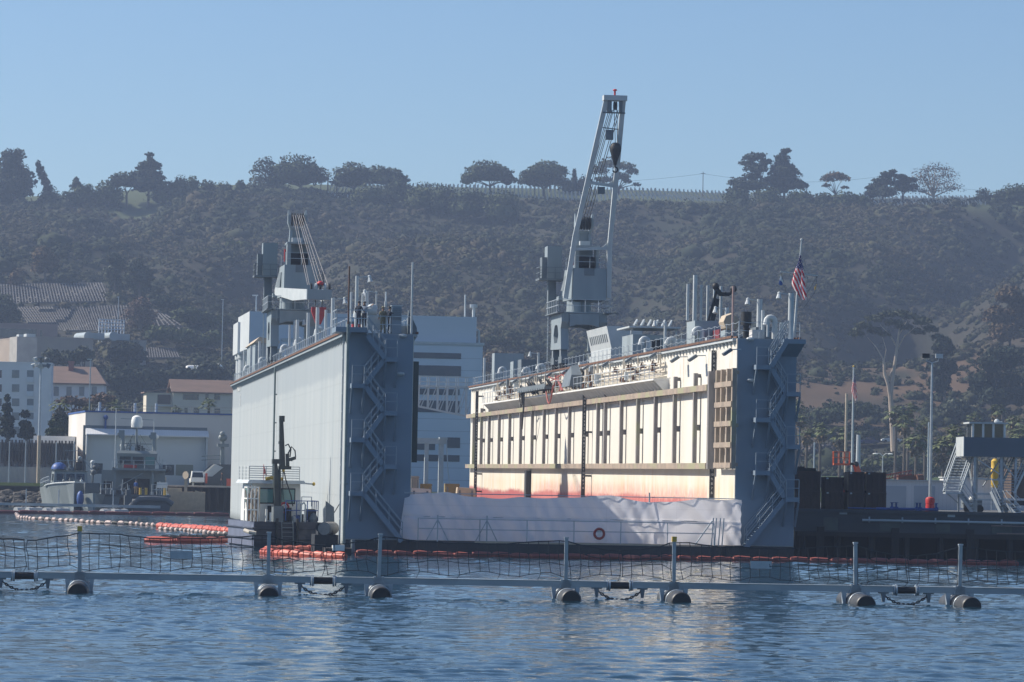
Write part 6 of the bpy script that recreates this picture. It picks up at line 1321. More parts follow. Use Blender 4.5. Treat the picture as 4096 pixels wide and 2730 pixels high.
# ---- stair gantry with cabin
f = Fr(3854, 2050, 256, 0, PZ); t = f.thing('stair_gantry', 'dark steel gantry with open stairs, deep parapet and a glazed cabin on the pier', 'gantry')
x0, x1, z0, z1 = f.r(3854,1752,4170,1829)
MB().box(0,x1,0,.06,z0,z1).box(0,x1,4.4,4.46,z0,z1).box(0,x1,.06,4.4,z0,z0+.1).build('parapet', mat('slate_blue_panel',(.10,.135,.175),(.085,.12,.155),.5), t, smooth=False)
MB().box(-.06,-.004,0,4.46,z0,z1+.03).build('lit_end_panel', GREYL, t, smooth=False)  # far paler than the parapet: sunlight on this end is in its colour
a, b, za, zb = f.r(3889,1690,4021,1752,.6)
cb_ = MB().box(a,b,.6,3.6,za-.25,za).box(a-.25,b+.2,.4,3.8,zb-.12,zb).build('cabin', GREYL, t, smooth=False)
for x in (a,a+.75,a+1.5,b-.1): MB().box(x-.03,x+.13,.56,.7,za,zb-.12).build('cabin_post', WHITE, t, smooth=False)
MB().box(a,a+.1,3.5,3.6,za,zb-.12).box(b-.1,b,3.5,3.6,za,zb-.12).build('cabin_post', GREYL, t, smooth=False)
MB().box(a+.02,b-.02,.64,.67,za,zb-.12).box(a+.03,a+.05,.7,3.5,za,zb-.12).box(b-.05,b-.03,.7,3.5,za,zb-.12).box(a,b,3.54,3.56,za,zb-.12).build('glazing', GLASS, t, smooth=False)
MB().ball((b-.5,1.5,zb+.08),.2,8,5).box(b-.45,b-.1,1.4,1.6,zb,zb+.12).build('roof_lamp', GREYL, t)
for px, y in ((3898,.3),(4004,.3),(4062,.3),(3905,4.1),(4010,4.1)): x = f.q(px,1950,y).x; MB().box(x-.09,x+.09,y-.09,y+.09,0,z0).build('leg', STEEL, t, smooth=False)
xL, xM, xR_ = f.q(3898,1950).x, f.q(4004,1950).x, f.q(4062,1950).x
bc = MB().bar((xL,.3,z0-.05),(xM,.3,z0-1.3),.08).bar((xL,4.1,z0),(xL,.3,1.2),.08).bar((xM,.3,z0-.2),(xR_,.3,z0-1.5),.08).bar((xL,.3,z0-1.6),(xM+.3,.3,z0-1.7),.1).bar((xL-.3,2,z0),(xL-.9,2,1.6),.08).bar((xM,.3,z0-.1),(xM-.8,4,z0-2.2),.08)
bc.build('brace', STEEL, t, smooth=False)
def stair(p, q, w_, n, nm='stair'):
    p, q = Vector(p), Vector(q); d = q-p; h_ = Vector((-d.y, d.x, 0)).normalized()*w_/2; m = MB()
    for s in (-1, 1): m.bar(p+h_*s, q+h_*s, .07, .22); m.bar(p+h_*s+Vector((0,0,1)), q+h_*s+Vector((0,0,1)), .05); m.bar(p+h_*s+Vector((0,0,.5)), q+h_*s+Vector((0,0,.5)), .04)
    for i in range(n):
        c = p+d*((i+.5)/n); dd = Vector((d.x,d.y,0)).normalized()*.13
        m.add([c-h_-dd, c+h_-dd, c+h_+dd, c-h_+dd, c-h_-dd+Vector((0,0,.05)), c+h_-dd+Vector((0,0,.05)), c+h_+dd+Vector((0,0,.05)), c-h_+dd+Vector((0,0,.05))],[(0,1,2,3),(4,7,6,5),(0,4,5,1),(1,5,6,2),(2,6,7,3),(3,7,4,0)])
    m.build(nm, STEEL, t, smooth=False)
zl_ = f.q(3800,1970).z
stair((f.q(3858,1832,1.8).x,1.8,z0), (f.q(3806,1968,.2).x,.0,zl_), 1.35, 13)
MB().box(f.q(3776,1968).x,f.q(3840,1968).x,-.9,.6,zl_-.12,zl_).rail([(f.q(3778,1968).x,-.85,zl_),(f.q(3778,1968).x,.5,zl_)],1.1,1.,.03).bar((f.q(3838,1968).x,.5,zl_),(f.q(3838,1968).x,.5,0),.12).bar((f.q(3786,1968).x,.5,zl_),(f.q(3838,1968).x,.5,zl_-.8),.08).build('landing', STEEL, t, smooth=False)
stair((f.q(3838,1968).x,-.2,zl_), (f.q(3890,2045).x,-.6,.1), .8, 7)
stair((f.q(4090,1832,1.8).x,1.8,z0), (f.q(4022,1968,.2).x,.0,zl_), 1.35, 13)
MB().box(f.q(3900,1968).x,f.q(3975,1968).x,-.3,.8,zl_-.15,zl_).box(f.q(3900,1990).x,f.q(3975,1990).x,-.5,.6,zl_-.55,zl_-.45).build('landing', STEEL, t, smooth=False)
stair((f.q(3975,1900).x,-.3,zl_+.1), (f.q(4008,2040).x,-.9,.1), .8, 7)
stair((f.q(4030,2010).x,-.6,.75), (f.q(4064,2050).x,-1.1,.05), .8, 4)
MB().box(f.q(3850,2008).x,f.q(3892,2008).x,-.5,.3,.68,.75).box(f.q(4004,2008).x,f.q(4070,2008).x,-.7,.3,.7,.78).box(f.q(3892,2008).x,f.q(4004,2008).x,-.4,-.3,.70,.74).build('low_platform', GREYL, t, smooth=False)
# ---- machinery beyond the gantry
f = Fr(3977, 2040, 292, 0, PZ); t = f.thing('yellow_tank', 'upright yellow tank standing between the gantry stairs', 'tank')
z1 = f.q(3977,1838).z; r_ = .31
MB().lathe([(r_*.9,1.9),(r_,2.0),(r_,z1-1.1),(r_*1.1,z1-1.05),(r_*1.1,z1-.95),(r_,z1-.9),(r_,z1-.15),(r_*.6,z1),(.1,z1+.05)],(0,0,0),16).build('shell', YELL, t)
for s in (-.2,.2): MB().box(s-.06,s+.06,-.06,.06,0,1.95).build('leg', STEEL, t, smooth=False)
f = Fr(4100, 2040, 275, 0, PZ); t = f.thing('box_truck', 'dark brown box truck parked behind the gantry legs at the picture edge', 'truck')
MB().box(-1.1,2.2,0,6,1.1,3.4).build('body', mat('dark_brown_truck_body',(.10,.07,.055),(.075,.055,.045),1), t, smooth=False)
MB().box(-1.2,2.2,-.5,6,.55,.9).build('chassis', BLACK, t, smooth=False)
for x in (-.8,1.6):
    for y in (.5,5): MB().cyl((x-.15,y,.45),(x+.15,y,.45),.45,n=16).build('wheel', BLACK, t)
MB().box(.2,.9,-.06,-.004,1.7,2.4).build('air_unit', GREYL, t, smooth=False)
f = Fr(3880, 2046, 262, 0, PZ); t = f.thing('mobile_pump', 'small pump trailer with a dark wheel under the gantry landing', 'trailer')
MB().box(-.5,.9,0,1.6,.35,.95).cyl((-.3,-.05,.75),(.3,-.05,.75),.26,n=12).build('engine', GREYD, t, smooth=False)
MB().cyl((-.2,-.15,.3),(-.2,.05,.3),.3,n=14).cyl((.7,-.15,.3),(.7,.05,.3),.3,n=14).build('wheel', BLACK, t); MB().box(.1,.9,.1,1.5,.951,1.2).build('cover', WHITE, t, smooth=False)
# ---- boom lift
f = Fr(3421, 1885, 300, 0, PZ); LO = mat('lift_orange', (.62,.13,.05), (.5,.1,.04), 2, rough=.5); t = f.thing('boom_lift', 'orange boom lift with its empty basket raised above the rusty boxes', 'boom lift')
bq = f.q(3333,1862); bx1 = f.q(3398,1862).x; zb = f.q(3365,1862).z; zt = f.q(3365,1808).z
MB().box(bq.x,bx1,-.5,.5,zb,zb+.16).build('basket_floor', LO, t, smooth=False)
MB().rail([(bq.x,-.5,zb+.16),(bx1,-.5,zb+.16),(bx1,.5,zb+.16),(bq.x,.5,zb+.16),(bq.x,-.5,zb+.16)], zt-zb-.16, .5, .03, (1.,.5)).build('basket_rail', LO, t)
MB().box(bx1-.6,bx1-.15,-.45,-.1,zb+.4,zt).build('control_box', TAN, t, smooth=False)
MB().bar((bx1,0,zb+.15),(bx1+.6,0,zb+.1),.2).ball((bx1+.55,0,zb+.1),.26,8,6).build('pivot', BLACK, t)
MB().bar((bx1+.5,0,zb+.1),(bx1+1.3,.3,zb-1.9),.34,.42).bar((bx1+1.3,.3,zb-1.9),(bx1-.8,.6,1.3),.4,.45).build('arm', LO, t, smooth=False)
MB().box(bx1-2.2,bx1+.8,-.4,1.6,.5,1.3).build('chassis', LO, t, smooth=False)
for x in (bx1-1.8,bx1+.4):
    for y in (-.5,1.5): MB().cyl((x,y-.15,.45),(x,y+.15,.45),.45,n=14).build('wheel', BLACK, t)
f = Fr(3590, 1910, 310, 0, PZ); t = f.thing('lattice_jib', 'red crane jib lying at a slant behind the white shed', 'crane jib')
a, b = f.q(3545,1917), f.q(3648,1898); m_ = MB()
for o in ((0,0),(0,.35),(.4,0),(.4,.35)): m_.bar((a.x,o[0],a.z+o[1]),(b.x,o[0],b.z+o[1]),.08)
for k in range(10): p = a.lerp(b,k/10); q = a.lerp(b,(k+1)/10); m_.bar((p.x,0,p.z),(q.x,0,q.z+.35),.05)
m_.build('lattice', mat('faded_red_steel',(.36,.09,.06),(.28,.07,.05),2), t, smooth=False)
MB().box(b.x-1.2,b.x+1.0,.0,1.5,0,b.z-.05).cyl((b.x+.3,-.1,b.z-.35),(b.x+.9,.3,b.z-.3),.35,n=12).build('counterweight', mat('faded_brown_red',(.2,.10,.07),(.15,.08,.06),2), t, smooth=False)
MB().box(a.x-.5,a.x+.5,0,1,0,a.z).build('trestle', STEEL, t, smooth=False)
# ---- flagpole inland, other poles and lamps
def polething(px, pyb, pyt, Y, r0, r1, name, label, cat, m=STEEL, group=None, z=None):
    f = Fr(px, pyb, Y, 0, z); zt = f.q(px+(pyb-pyt)*.012, pyt).z
    t = f.thing(name, label, cat, group=group); MB().cyl((0,0,-.5),(0,0,zt),r0,r1,8).build('pole', m, t); return f, t, zt
f, t, zt = polething(3408, 1900, 1470, 420, .17, .09, 'flagpole', 'white flagpole inland flying a furled national flag behind the boom lift', 'flagpole', GREYL)
MB().ball((0,0,zt+.1),.13,8,6).build('finial', YELL, t)
polething(3432, 1885, 1740, 400, .34, .22, 'tapered_pylon', 'short thick tapered grey pylon beside the inland flagpole', 'pylon', GREYL)
polething(3382, 1860, 1575, 560, .22, .2, 'utility_pole', 'plain pale utility pole at the foot of the bare slope', 'pole', TAN)
for px, pt, lab in ((3256,1770,'thin pale pole among the palm trunks beside the dry dock'),(3712,1690,'thin grey pole just behind the red based lamp pole')): polething(px, 1900, pt, 520, .14, .11, 'utility_pole', lab, 'pole', STEEL)
f, t, zt = polething(3530, 1900, 1822, 440, .09, .07, 'street_lamp', 'double headed white street lamp below the parked cars', 'street lamp', GREYL)
for s in (-1,1): MB().tube([(0,0,zt-.1),(s*.4,0,zt+.25),(s*.8,0,zt+.2)],.05).ball((s*.95,0,zt+.15),(.35,.2,.12),8,5).build('lamp_head', WHITE, t)
f = Fr(3455, 1890, 430, 0); t = f.thing('white_tent', 'small white tent roof behind the rusty boxes', 'tent')
MB().prism([(-1.1,0,1.4),(.9,0,1.4),(.5,0,2.3),(-.6,0,2.3)],(0,3,0)).box(-1,.8,.1,2.9,0,1.4).build('canopy', GREYL, t, smooth=False)
# ---- road with two cars on the slope
pr_ = [ground(x, 1790) for x in (3300,3480,3660,3840)]
rd = MB(); yc_ = sum(p.y for p in pr_)/4
xs__ = np.linspace(60,150,40); 
V = []
for x in xs__:
    for yy in (yc_-3.5, yc_+3.5): V.append((x, yy, max(float(terr(x, yc_-3.5)), float(terr(x, yc_+3.5)))+.12))
rd.v = V; rd.f = [(2*k,2*k+2,2*k+3,2*k+1) for k in range(len(xs__)-1)]; rd.build('road', mat('asphalt',(.05,.05,.052),(.042,.042,.044),1,rough=.9), kind='structure')
def car(px, label, m, rz):
    q = atz(px, 1780, 0); d = ray(px, 1785); x = d.x/d.y*yc_; z = max(float(terr(x, yc_-3.5)), float(terr(x, yc_+3.5)))+.13
    t = thing('parked_car', label, 'car', (x, yc_-1, z), rz, 'cars parked along the slope road')
    sec = [(-2.2,.45,.75),(-1.6,.35,.95),(-1.0,.3,1.0),(-.4,.3,1.05),(.9,.3,1.05),(1.7,.3,.95),(2.2,.45,.8)]
    b = MB().hull([[(x_,-.85,a),(x_,.85,a),(x_,.85,h),(x_,-.85,h)] for x_, a, h in sec]).build('body', m, t)
    MB().hull([[(-1.3,-.8,1.0),(1.5,-.8,1.0),(1.5,.8,1.0),(-1.3,.8,1.0)],[(-.6,-.65,1.5),(1.0,-.65,1.5),(1.0,.65,1.5),(-.6,.65,1.5)]]).build('cabin', GLASS, b, smooth=False)
    MB().box(-.6,1.0,-.66,.66,1.501,1.54).build('roof', m, b, smooth=False)
    for x_ in (-1.35,1.35):
        for y_ in (-.85,.85): MB().cyl((x_,y_-.1,.33),(x_,y_+.1,.33),.33,n=12).build('wheel', BLACK, t)
    MB().ball((-2.15,-.6,.7),(.1,.16,.1),6,4).build('headlight', WHITE, t); MB().ball((-2.15,.6,.7),(.1,.16,.1),6,4).build('headlight', WHITE, t)
car(3474, 'dark blue car parked on the slope road', mat('navy_car_paint',(.02,.03,.10),(.015,.022,.08),1,rough=.3), .1)
car(3562, 'pale silver car parked on the slope road beside the tall white trunk', GREYL, .05)
# ================================================================ vegetation
def leafmat(name, c1, c2, isl=.35):
    m, nt, p = nmat(name)
    n = noise(nt, .35, detail=4); c = mix(nt, ramp(nt, n.outputs[0], .35, .65), c1, c2)
    g = nt.nodes.new('ShaderNodeNewGeometry'); hs = nt.nodes.new('ShaderNodeHueSaturation'); nt.links.new(c, hs.inputs['Color'])
    k = math_(nt, 'MULTIPLY_ADD', g.outputs['Random Per Island'], isl*2); k.node.inputs[2].default_value = 1-isl
    nt.links.new(k, hs.inputs['Value']); nt.links.new(hs.outputs[0], p.inputs['Base Color'])
    p.inputs['Roughness'].default_value = .8; p.inputs['Specular IOR Level'].default_value = .15
    return m
L_PINE = leafmat('dark_pine_foliage', (.052,.068,.032), (.030,.043,.022), .5)
L_DARK = leafmat('cypress_foliage', (.026,.038,.024), (.018,.028,.020))
L_OLIV = leafmat('olive_green_foliage', (.070,.085,.035), (.05,.065,.03))
L_EUC = leafmat('dusty_eucalyptus_foliage', (.075,.085,.055), (.055,.065,.045))
L_BRN = leafmat('brownish_foliage', (.13,.085,.045), (.085,.065,.04))
L_RED = leafmat('reddish_bare_twigs', (.13,.085,.065), (.095,.07,.055))
L_GRY = leafmat('grey_bare_twigs', (.13,.115,.105), (.10,.09,.085))
L_PALM = leafmat('palm_fronds', (.15,.17,.08), (.10,.125,.06), .45)
L_SKIRT = leafmat('dead_palm_skirt', (.23,.175,.11), (.16,.12,.08))
BARK = mat('grey_brown_bark', (.12,.10,.08), (.08,.065,.055), 2, (1,1,.3), .9)
PALEB = mat('pale_eucalyptus_bark', (.44,.36,.28), (.32,.26,.20), 1, (1,1,.25), .85)
def cloud(lobes, n, size, seed, hollow=.62, flat=.0):
    """leaf-sized quads spread through a set of ellipsoids, uneven on purpose"""
    r = np.random.default_rng(seed); lobes = np.array(lobes, float)
    wgt = lobes[:,3]*lobes[:,4]+lobes[:,4]*lobes[:,5]+lobes[:,3]*lobes[:,5]; k = r.choice(len(lobes), n, p=wgt/wgt.sum())
    d = r.normal(size=(n,3)); d /= np.linalg.norm(d, axis=1)[:,None]
    low = d[:,2] < -.35; d[low,2] *= -.4; d /= np.linalg.norm(d, axis=1)[:,None]
    rad = hollow+(1.06-hollow)*r.random(n)**.6; lump = 1+.13*np.sin(d[:,0]*7+k)*np.sin(d[:,1]*6+1.3*k)+.1*np.sin(d[:,2]*9+k*2.1)
    c = lobes[k,:3]+d*lobes[k,3:]*(rad*lump)[:,None]
    nrm = d*.8+r.normal(size=(n,3))*.55; nrm[:,2] += flat; nrm /= np.linalg.norm(nrm, axis=1)[:,None]
    a = np.cross(nrm, r.normal(size=(n,3))); a /= np.linalg.norm(a, axis=1)[:,None]; b = np.cross(nrm, a)
    s = size*(.6+.9*r.random(n))[:,None]; a *= s; b *= s*.7
    v = np.stack([c-a, c+b*.9-a*.1, c+a, c-b], 1).reshape(-1,3)
    return v
def qmesh(name, v, m, parent=None, kind=None, extra=None):
    n = len(v)//4; me = bpy.data.meshes.new(name)
    fs = [(4*i,4*i+1,4*i+2,4*i+3) for i in range(n)]; vs = v.tolist()
    if extra:
        o = len(vs); vs += extra.v; fs += [tuple(i+o for i in f_) for f_ in extra.f]
    me.from_pydata(vs, [], fs); return link(name, me, m, parent, kind)
TREES = []
def tree(name, label, base, top_z, lobes, m, n=900, size=.45, seed=1, trunk=.35, bark=BARK, group=None, limbs=4, hollow=.62, cat='tree', core=True, forks=None):
    """lobes are world-space ellipsoids (x,y,z,rx,ry,rz)"""
    t = thing(name, label, cat, base, 0, group); rr = random.Random(seed)
    L = [(x-base[0], y-base[1], z-base[2], a, b, c) for x, y, z, a, b, c in lobes]
    ex = MB()
    if core:
        for l in L:
            ex.ball(l[:3], (l[3]*.62, l[4]*.62, l[5]*.62), 9, 6)
    ex.v = [(a+rr.uniform(-.2,.2), b+rr.uniform(-.2,.2), c+rr.uniform(-.2,.2)) for a, b, c in ex.v]
    qmesh('crown', cloud(L, n, size, seed, hollow), m, t, extra=ex if core else None)
    tm = MB(); zmin = min(l[2] for l in L); cx = sum(l[0] for l in L)/len(L)
    fork = max(.8, (zmin)*.62)
    tm.tube([(0,0,-1.2),(cx*.05+rr.uniform(-.1,.1),0,fork*.5),(cx*.15,0,fork)], [trunk*1.25,trunk,trunk*.8], 8)
    for k in range(limbs):
        l = L[k % len(L)] if k < len(L) else rr.choice(L)
        e = (l[0]+rr.uniform(-.5,.5)*l[3], l[1]+rr.uniform(-.5,.5)*l[4], l[2]+rr.uniform(-.2,.5)*l[5]); s = (cx*.15,0,fork*.95)
        mdl = tuple((s[i]*.55+e[i]*.45)+(rr.uniform(-.3,.3) if i < 2 else .25) for i in range(3))
        tm.tube([s, mdl, e], [trunk*.6,trunk*.38,trunk*.12], 6)
    tm.build('trunk', bark, t)
    return t
def PL(Y, *l):                                        # pixel lobes -> world ellipsoids
    o = []
    for i, (px, py, rx, rz) in enumerate(l):
        p = at(px, py, Y); s = Y/F*(1.12 if Y > 1250 else 1); rz = rz*(1.12 if Y > 1250 else 1); o.append((p.x, p.y+((i*37) % 7-3)*.18*rx*s, p.z, rx*s, rx*s*.9, rz*s))
    return o
def gtree(name, label, px, pyb, lobes, m, Y=1308, **k):
    b = at(px, pyb, Y); b.z = float(terr(b.x, Y))-.3 if abs(float(terr(b.x, Y))-b.z) < 14 else b.z
    L = PL(Y, *lobes)
    if k.get('cat') in ('bush', 'hedge'): L += [(x, y, (z+b.z)/2, rx*1.05, ry*1.05, max(rz*.7, (z-b.z)*.6)) for x, y, z, rx, ry, rz in L if z-b.z > rz*.4]
    return tree(name, label, b, 0, L, m, **k)
sk_ = 'trees along the skyline'
gtree('cypress_tree','big ragged dark cypress at the picture edge on the skyline',58,800,[(45,655,42,34),(70,625,26,24),(30,700,60,40),(70,705,52,40),(40,750,68,42),(105,740,38,26),(20,790,60,30),(90,775,40,25),(30,620,20,18)],L_DARK,n=3600,size=.6,seed=2,group=sk_,limbs=6,trunk=.6)
gtree('cypress_tree','thin dark cypress leaning over on the skyline',200,775,[(154,662,9,14),(161,685,13,18),(170,710,15,20),(181,735,16,20),(192,758,16,16)],L_DARK,n=700,size=.5,seed=3,group=sk_,trunk=.25,limbs=2)
gtree('round_bush','round dark bush at the foot of the leaning cypress',203,825,[(203,792,40,32),(180,805,26,20),(228,802,22,20)],L_PINE,n=900,seed=4,cat='bush',group=sk_,trunk=.2)
gtree('conifer_tree','small pointed conifer rising from low bushes',308,790,[(308,724,9,12),(308,738,16,12),(308,752,24,14)],L_DARK,n=420,size=.45,seed=5,group=sk_,trunk=.2,limbs=1)
gtree('round_bush','clump of low green bushes below the small conifer',330,800,[(320,768,34,22),(352,762,22,22),(285,785,34,20),(365,782,26,18)],L_OLIV,n=1000,seed=6,cat='bush',group=sk_)
gtree('broad_tree','rounded olive green tree between conifer and spreading tree',435,830,[(432,765,42,30),(460,782,34,28),(400,790,34,28),(440,800,46,28)],L_OLIV,n=1500,seed=7,group=sk_)
gtree('umbrella_tree','spreading dark tree with a pale forked trunk beside the tall cypress',508,780,[(500,718,48,20),(470,735,36,22),(535,732,34,22),(505,735,50,16)],L_PINE,n=1500,seed=8,group=sk_,limbs=5,trunk=.4)
gtree('cypress_tree','tall dark cypress with a flat hooked top on the skyline',593,785,[(598,622,18,8),(600,640,14,12),(598,660,34,14),(580,675,34,14),(620,672,24,14),(590,700,50,18),(612,712,38,20),(590,735,52,24),(570,755,36,20),(625,750,34,22)],L_DARK,n=3000,size=.55,seed=9,group=sk_,limbs=5,trunk=.5)
gtree('clipped_hedge','dark clipped hedge beside the tall hooked cypress',665,790,[(650,744,30,22),(690,746,28,20),(640,765,46,18)],L_PINE,n=900,seed=10,cat='hedge',group=sk_)
for k, (px, py, rx, rz, m, lab) in enumerate(((728,740,28,28,L_PINE,'dark round bush just beyond the clipped hedge'),(772,737,22,24,L_OLIV,'narrow green bush beside a dark round bush'),(830,746,26,18,L_PINE,'low dark bush on bare brow'),(890,752,34,18,L_OLIV,'wide low olive bush on the brow'),(962,745,17,18,L_PINE,'small ball shaped bush near the airy tree'))):
    gtree('round_bush', lab, px, py+30, [(px,py,rx,rz),(px+rx*.5,py+8,rx*.6,rz*.7)], m, n=500, seed=20+k, cat='bush', group=sk_)
gtree('airy_tree','tall airy grey green tree behind the big umbrella pine',1050,785,[(1062,660,34,24),(1040,690,36,26),(1085,695,30,30),(1050,725,48,24),(1020,752,34,18),(1090,745,40,20)],L_EUC,n=1700,seed=30,group=sk_,hollow=.4,core=False)
gtree('umbrella_pine','biggest umbrella pine, a smooth wide dome above the lowered crane',1210,770,[(1190,690,82,48),(1140,708,58,38),(1245,705,55,36),(1190,715,100,28),(1110,728,32,24)],L_PINE,n=3600,size=.5,seed=31,group=sk_,limbs=7,trunk=.5)
gtree('young_tree','small round tree between the big pine and a palm',1282,750,[(1282,722,22,14),(1296,718,14,10)],L_PINE,n=350,seed=32,group=sk_,trunk=.15)
gtree('round_bush','yellowish bushes under the big umbrella pine',1130,800,[(1130,772,46,22),(1240,770,30,18),(1020,780,50,22)],L_OLIV,n=1100,seed=33,cat='bush',group=sk_)
gtree('broad_tree','dense dark broad tree beside the tall palm on the ridge',1418,770,[(1418,700,58,36),(1380,718,42,30),(1455,712,44,30),(1400,732,70,20),(1360,735,24,20)],L_PINE,n=2600,size=.5,seed=34,group=sk_,limbs=5,trunk=.5)
gtree('broad_tree','long low dark tree tapering towards the burial ground',1540,765,[(1520,705,50,28),(1560,705,44,26),(1590,715,34,20),(1615,724,22,12),(1530,728,76,16)],L_PINE,n=2400,size=.5,seed=35,group=sk_,limbs=5,trunk=.4)
for k, (px, py, rx, rz, Y, lab) in enumerate(((1590,755,44,28,1290,'green thicket at the edge of the burial ground lawn'),(1700,780,60,34,1270,'broad rounded green thicket on the brow below the lawn'),(1770,788,44,36,1265,'dark end of the green thicket on the brow'),(1480,775,60,24,1285,'low green thicket below the long dark tree'),(1870,790,70,26,1262,'green thicket below the domed umbrella pine'),(2010,800,60,26,1255,'sparse green thicket below two umbrella pines'))):
    gtree('thicket', lab, px, py+40, [(px,py,rx,rz),(px-rx*.6,py+6,rx*.6,rz*.8),(px+rx*.55,py+8,rx*.6,rz*.75)], L_OLIV if k % 2 else L_PINE, Y=Y, n=1500, seed=40+k, cat='bush', group='thickets along the brow')
gtree('umbrella_pine','domed umbrella pine with its branches showing, alone on the lawn',1962,775,[(1945,690,62,32),(1905,705,44,32),(1990,700,52,32),(2030,722,32,24),(1870,725,26,20),(1945,712,84,16)],L_PINE,n=3000,size=.5,seed=50,group=sk_,limbs=8,trunk=.45)
gtree('umbrella_pine','flat umbrella pine on a straight trunk in front of another',2176,800,[(2165,705,70,28),(2120,722,42,26),(2215,720,42,26),(2165,728,88,18)],L_PINE,Y=1300,n=2600,size=.5,seed=51,group=sk_,limbs=7,trunk=.55)
gtree('umbrella_pine','umbrella pine showing above and behind the flat one',2200,770,[(2188,680,55,24),(2235,690,34,22),(2150,690,30,18)],L_OLIV,Y=1330,n=1500,seed=52,group=sk_)
gtree('conifer_tree','thin spiky conifer near the raised crane boom',2297,770,[(2297,690,6,10),(2297,706,9,12),(2297,722,12,14),(2297,742,14,14)],L_DARK,Y=1335,n=420,size=.4,seed=53,group=sk_,trunk=.2,limbs=1)
gtree('round_bush','dark bush between the flat pine and the spiky conifer',2268,765,[(2265,738,24,18),(2285,745,18,14)],L_PINE,Y=1330,n=400,seed=54,cat='bush',group=sk_)
gtree('round_bush','dark ragged bush just beside the crane boom',2335,770,[(2338,730,24,20),(2318,742,20,14)],L_DARK,Y=1330,n=450,seed=55,cat='bush',group=sk_)
gtree('eucalyptus_tree','wide airy eucalyptus seen through the raised crane boom',2472,790,[(2440,665,40,26),(2400,690,32,26),(2500,672,34,22),(2530,690,22,18),(2480,715,36,20),(2420,725,34,16),(2545,742,16,9),(2510,730,16,12)],L_EUC,Y=1325,n=2300,size=.45,seed=56,group=sk_,limbs=9,trunk=.45,hollow=.35,core=False)
gtree('cypress_tree','open topped dark cypress left of the tall drooping one',3040,800,[(3010,635,34,16),(3040,628,26,14),(3060,650,26,14),(2990,655,30,14),(3025,680,46,20),(3010,710,36,18),(2960,735,46,20),(3000,750,70,20),(2950,770,40,22)],L_DARK,n=2800,size=.5,seed=57,group=sk_,limbs=7,trunk=.5,hollow=.45)
gtree('cypress_tree','tallest cypress, a drooping triangle with a bent tip',3135,805,[(3150,605,12,8),(3138,612,14,14),(3128,640,26,22),(3132,670,40,24),(3135,700,54,26),(3120,730,64,26),(3165,740,54,22),(3200,750,28,14),(3110,765,40,16)],L_DARK,n=3800,size=.55,seed=58,group=sk_,limbs=5,trunk=.6)
for k, (px, py, rx, rz, m, lab) in enumerate(((2945,790,46,24,L_PINE,'dark bush at the foot of the open topped cypress'),(3065,785,48,26,L_OLIV,'pale green bush between two tall cypresses'),(3200,790,42,22,L_OLIV,'green bush in the shade of the drooping cypress'),(3300,795,26,16,L_PINE,'small dark bush before the little umbrella tree'),(3375,795,48,20,L_OLIV,'rounded bush under the little umbrella tree'),(3440,800,34,16,L_OLIV,'low rounded bush beside another under the little umbrella tree'))):
    gtree('round_bush', lab, px, py+25, [(px,py,rx,rz),(px+rx*.5,py+6,rx*.6,rz*.7)], m, Y=1296, n=800, seed=60+k, cat='bush', group=sk_)
gtree('umbrella_tree','little flat topped tree with bare forked trunk on the ridge',3340,790,[(3340,708,40,13),(3310,722,26,14),(3372,718,28,14),(3380,752,14,7),(3305,745,16,8)],L_BRN,n=1000,size=.4,seed=70,group=sk_,limbs=7,trunk=.3,hollow=.4,core=False)
gtree('cypress_tree','dark wind shaped cypress leaning to a point',3530,812,[(3570,690,14,9),(3550,705,26,14),(3535,730,38,18),(3510,755,40,18),(3540,775,42,22),(3490,780,28,18)],L_DARK,n=1800,size=.5,seed=71,group=sk_,limbs=4)
gtree('cypress_tree','dark flat layered cypress beside the bare grey tree',3610,812,[(3600,712,24,10),(3630,725,34,12),(3595,738,32,12),(3650,750,22,12),(3615,760,34,14)],L_DARK,n=1500,size=.5,seed=72,group=sk_,limbs=6,trunk=.4)
gtree('bare_tree','big bare grey tree with a fine twiggy crown',3734,815,[(3735,685,62,26),(3690,715,46,36),(3785,710,48,32),(3735,735,84,34),(3810,760,40,22),(3670,768,34,16),(3740,765,60,24)],L_GRY,n=2600,size=.28,seed=73,group=sk_,limbs=16,trunk=.5,hollow=.2,core=False,bark=PALEB)
gtree('round_bush','small ragged bush alone before the dark knoll',3930,815,[(3932,775,24,18),(3920,795,28,14),(3945,795,22,14)],L_EUC,n=700,seed=74,cat='bush',group=sk_,core=False,hollow=.3)
gtree('thicket','dark thicket on the knoll at the picture edge',4050,815,[(4050,775,50,26),(4000,790,44,22),(4090,770,40,26),(4120,780,40,30)],L_PINE,n=1900,seed=75,cat='bush',group='thickets along the brow')
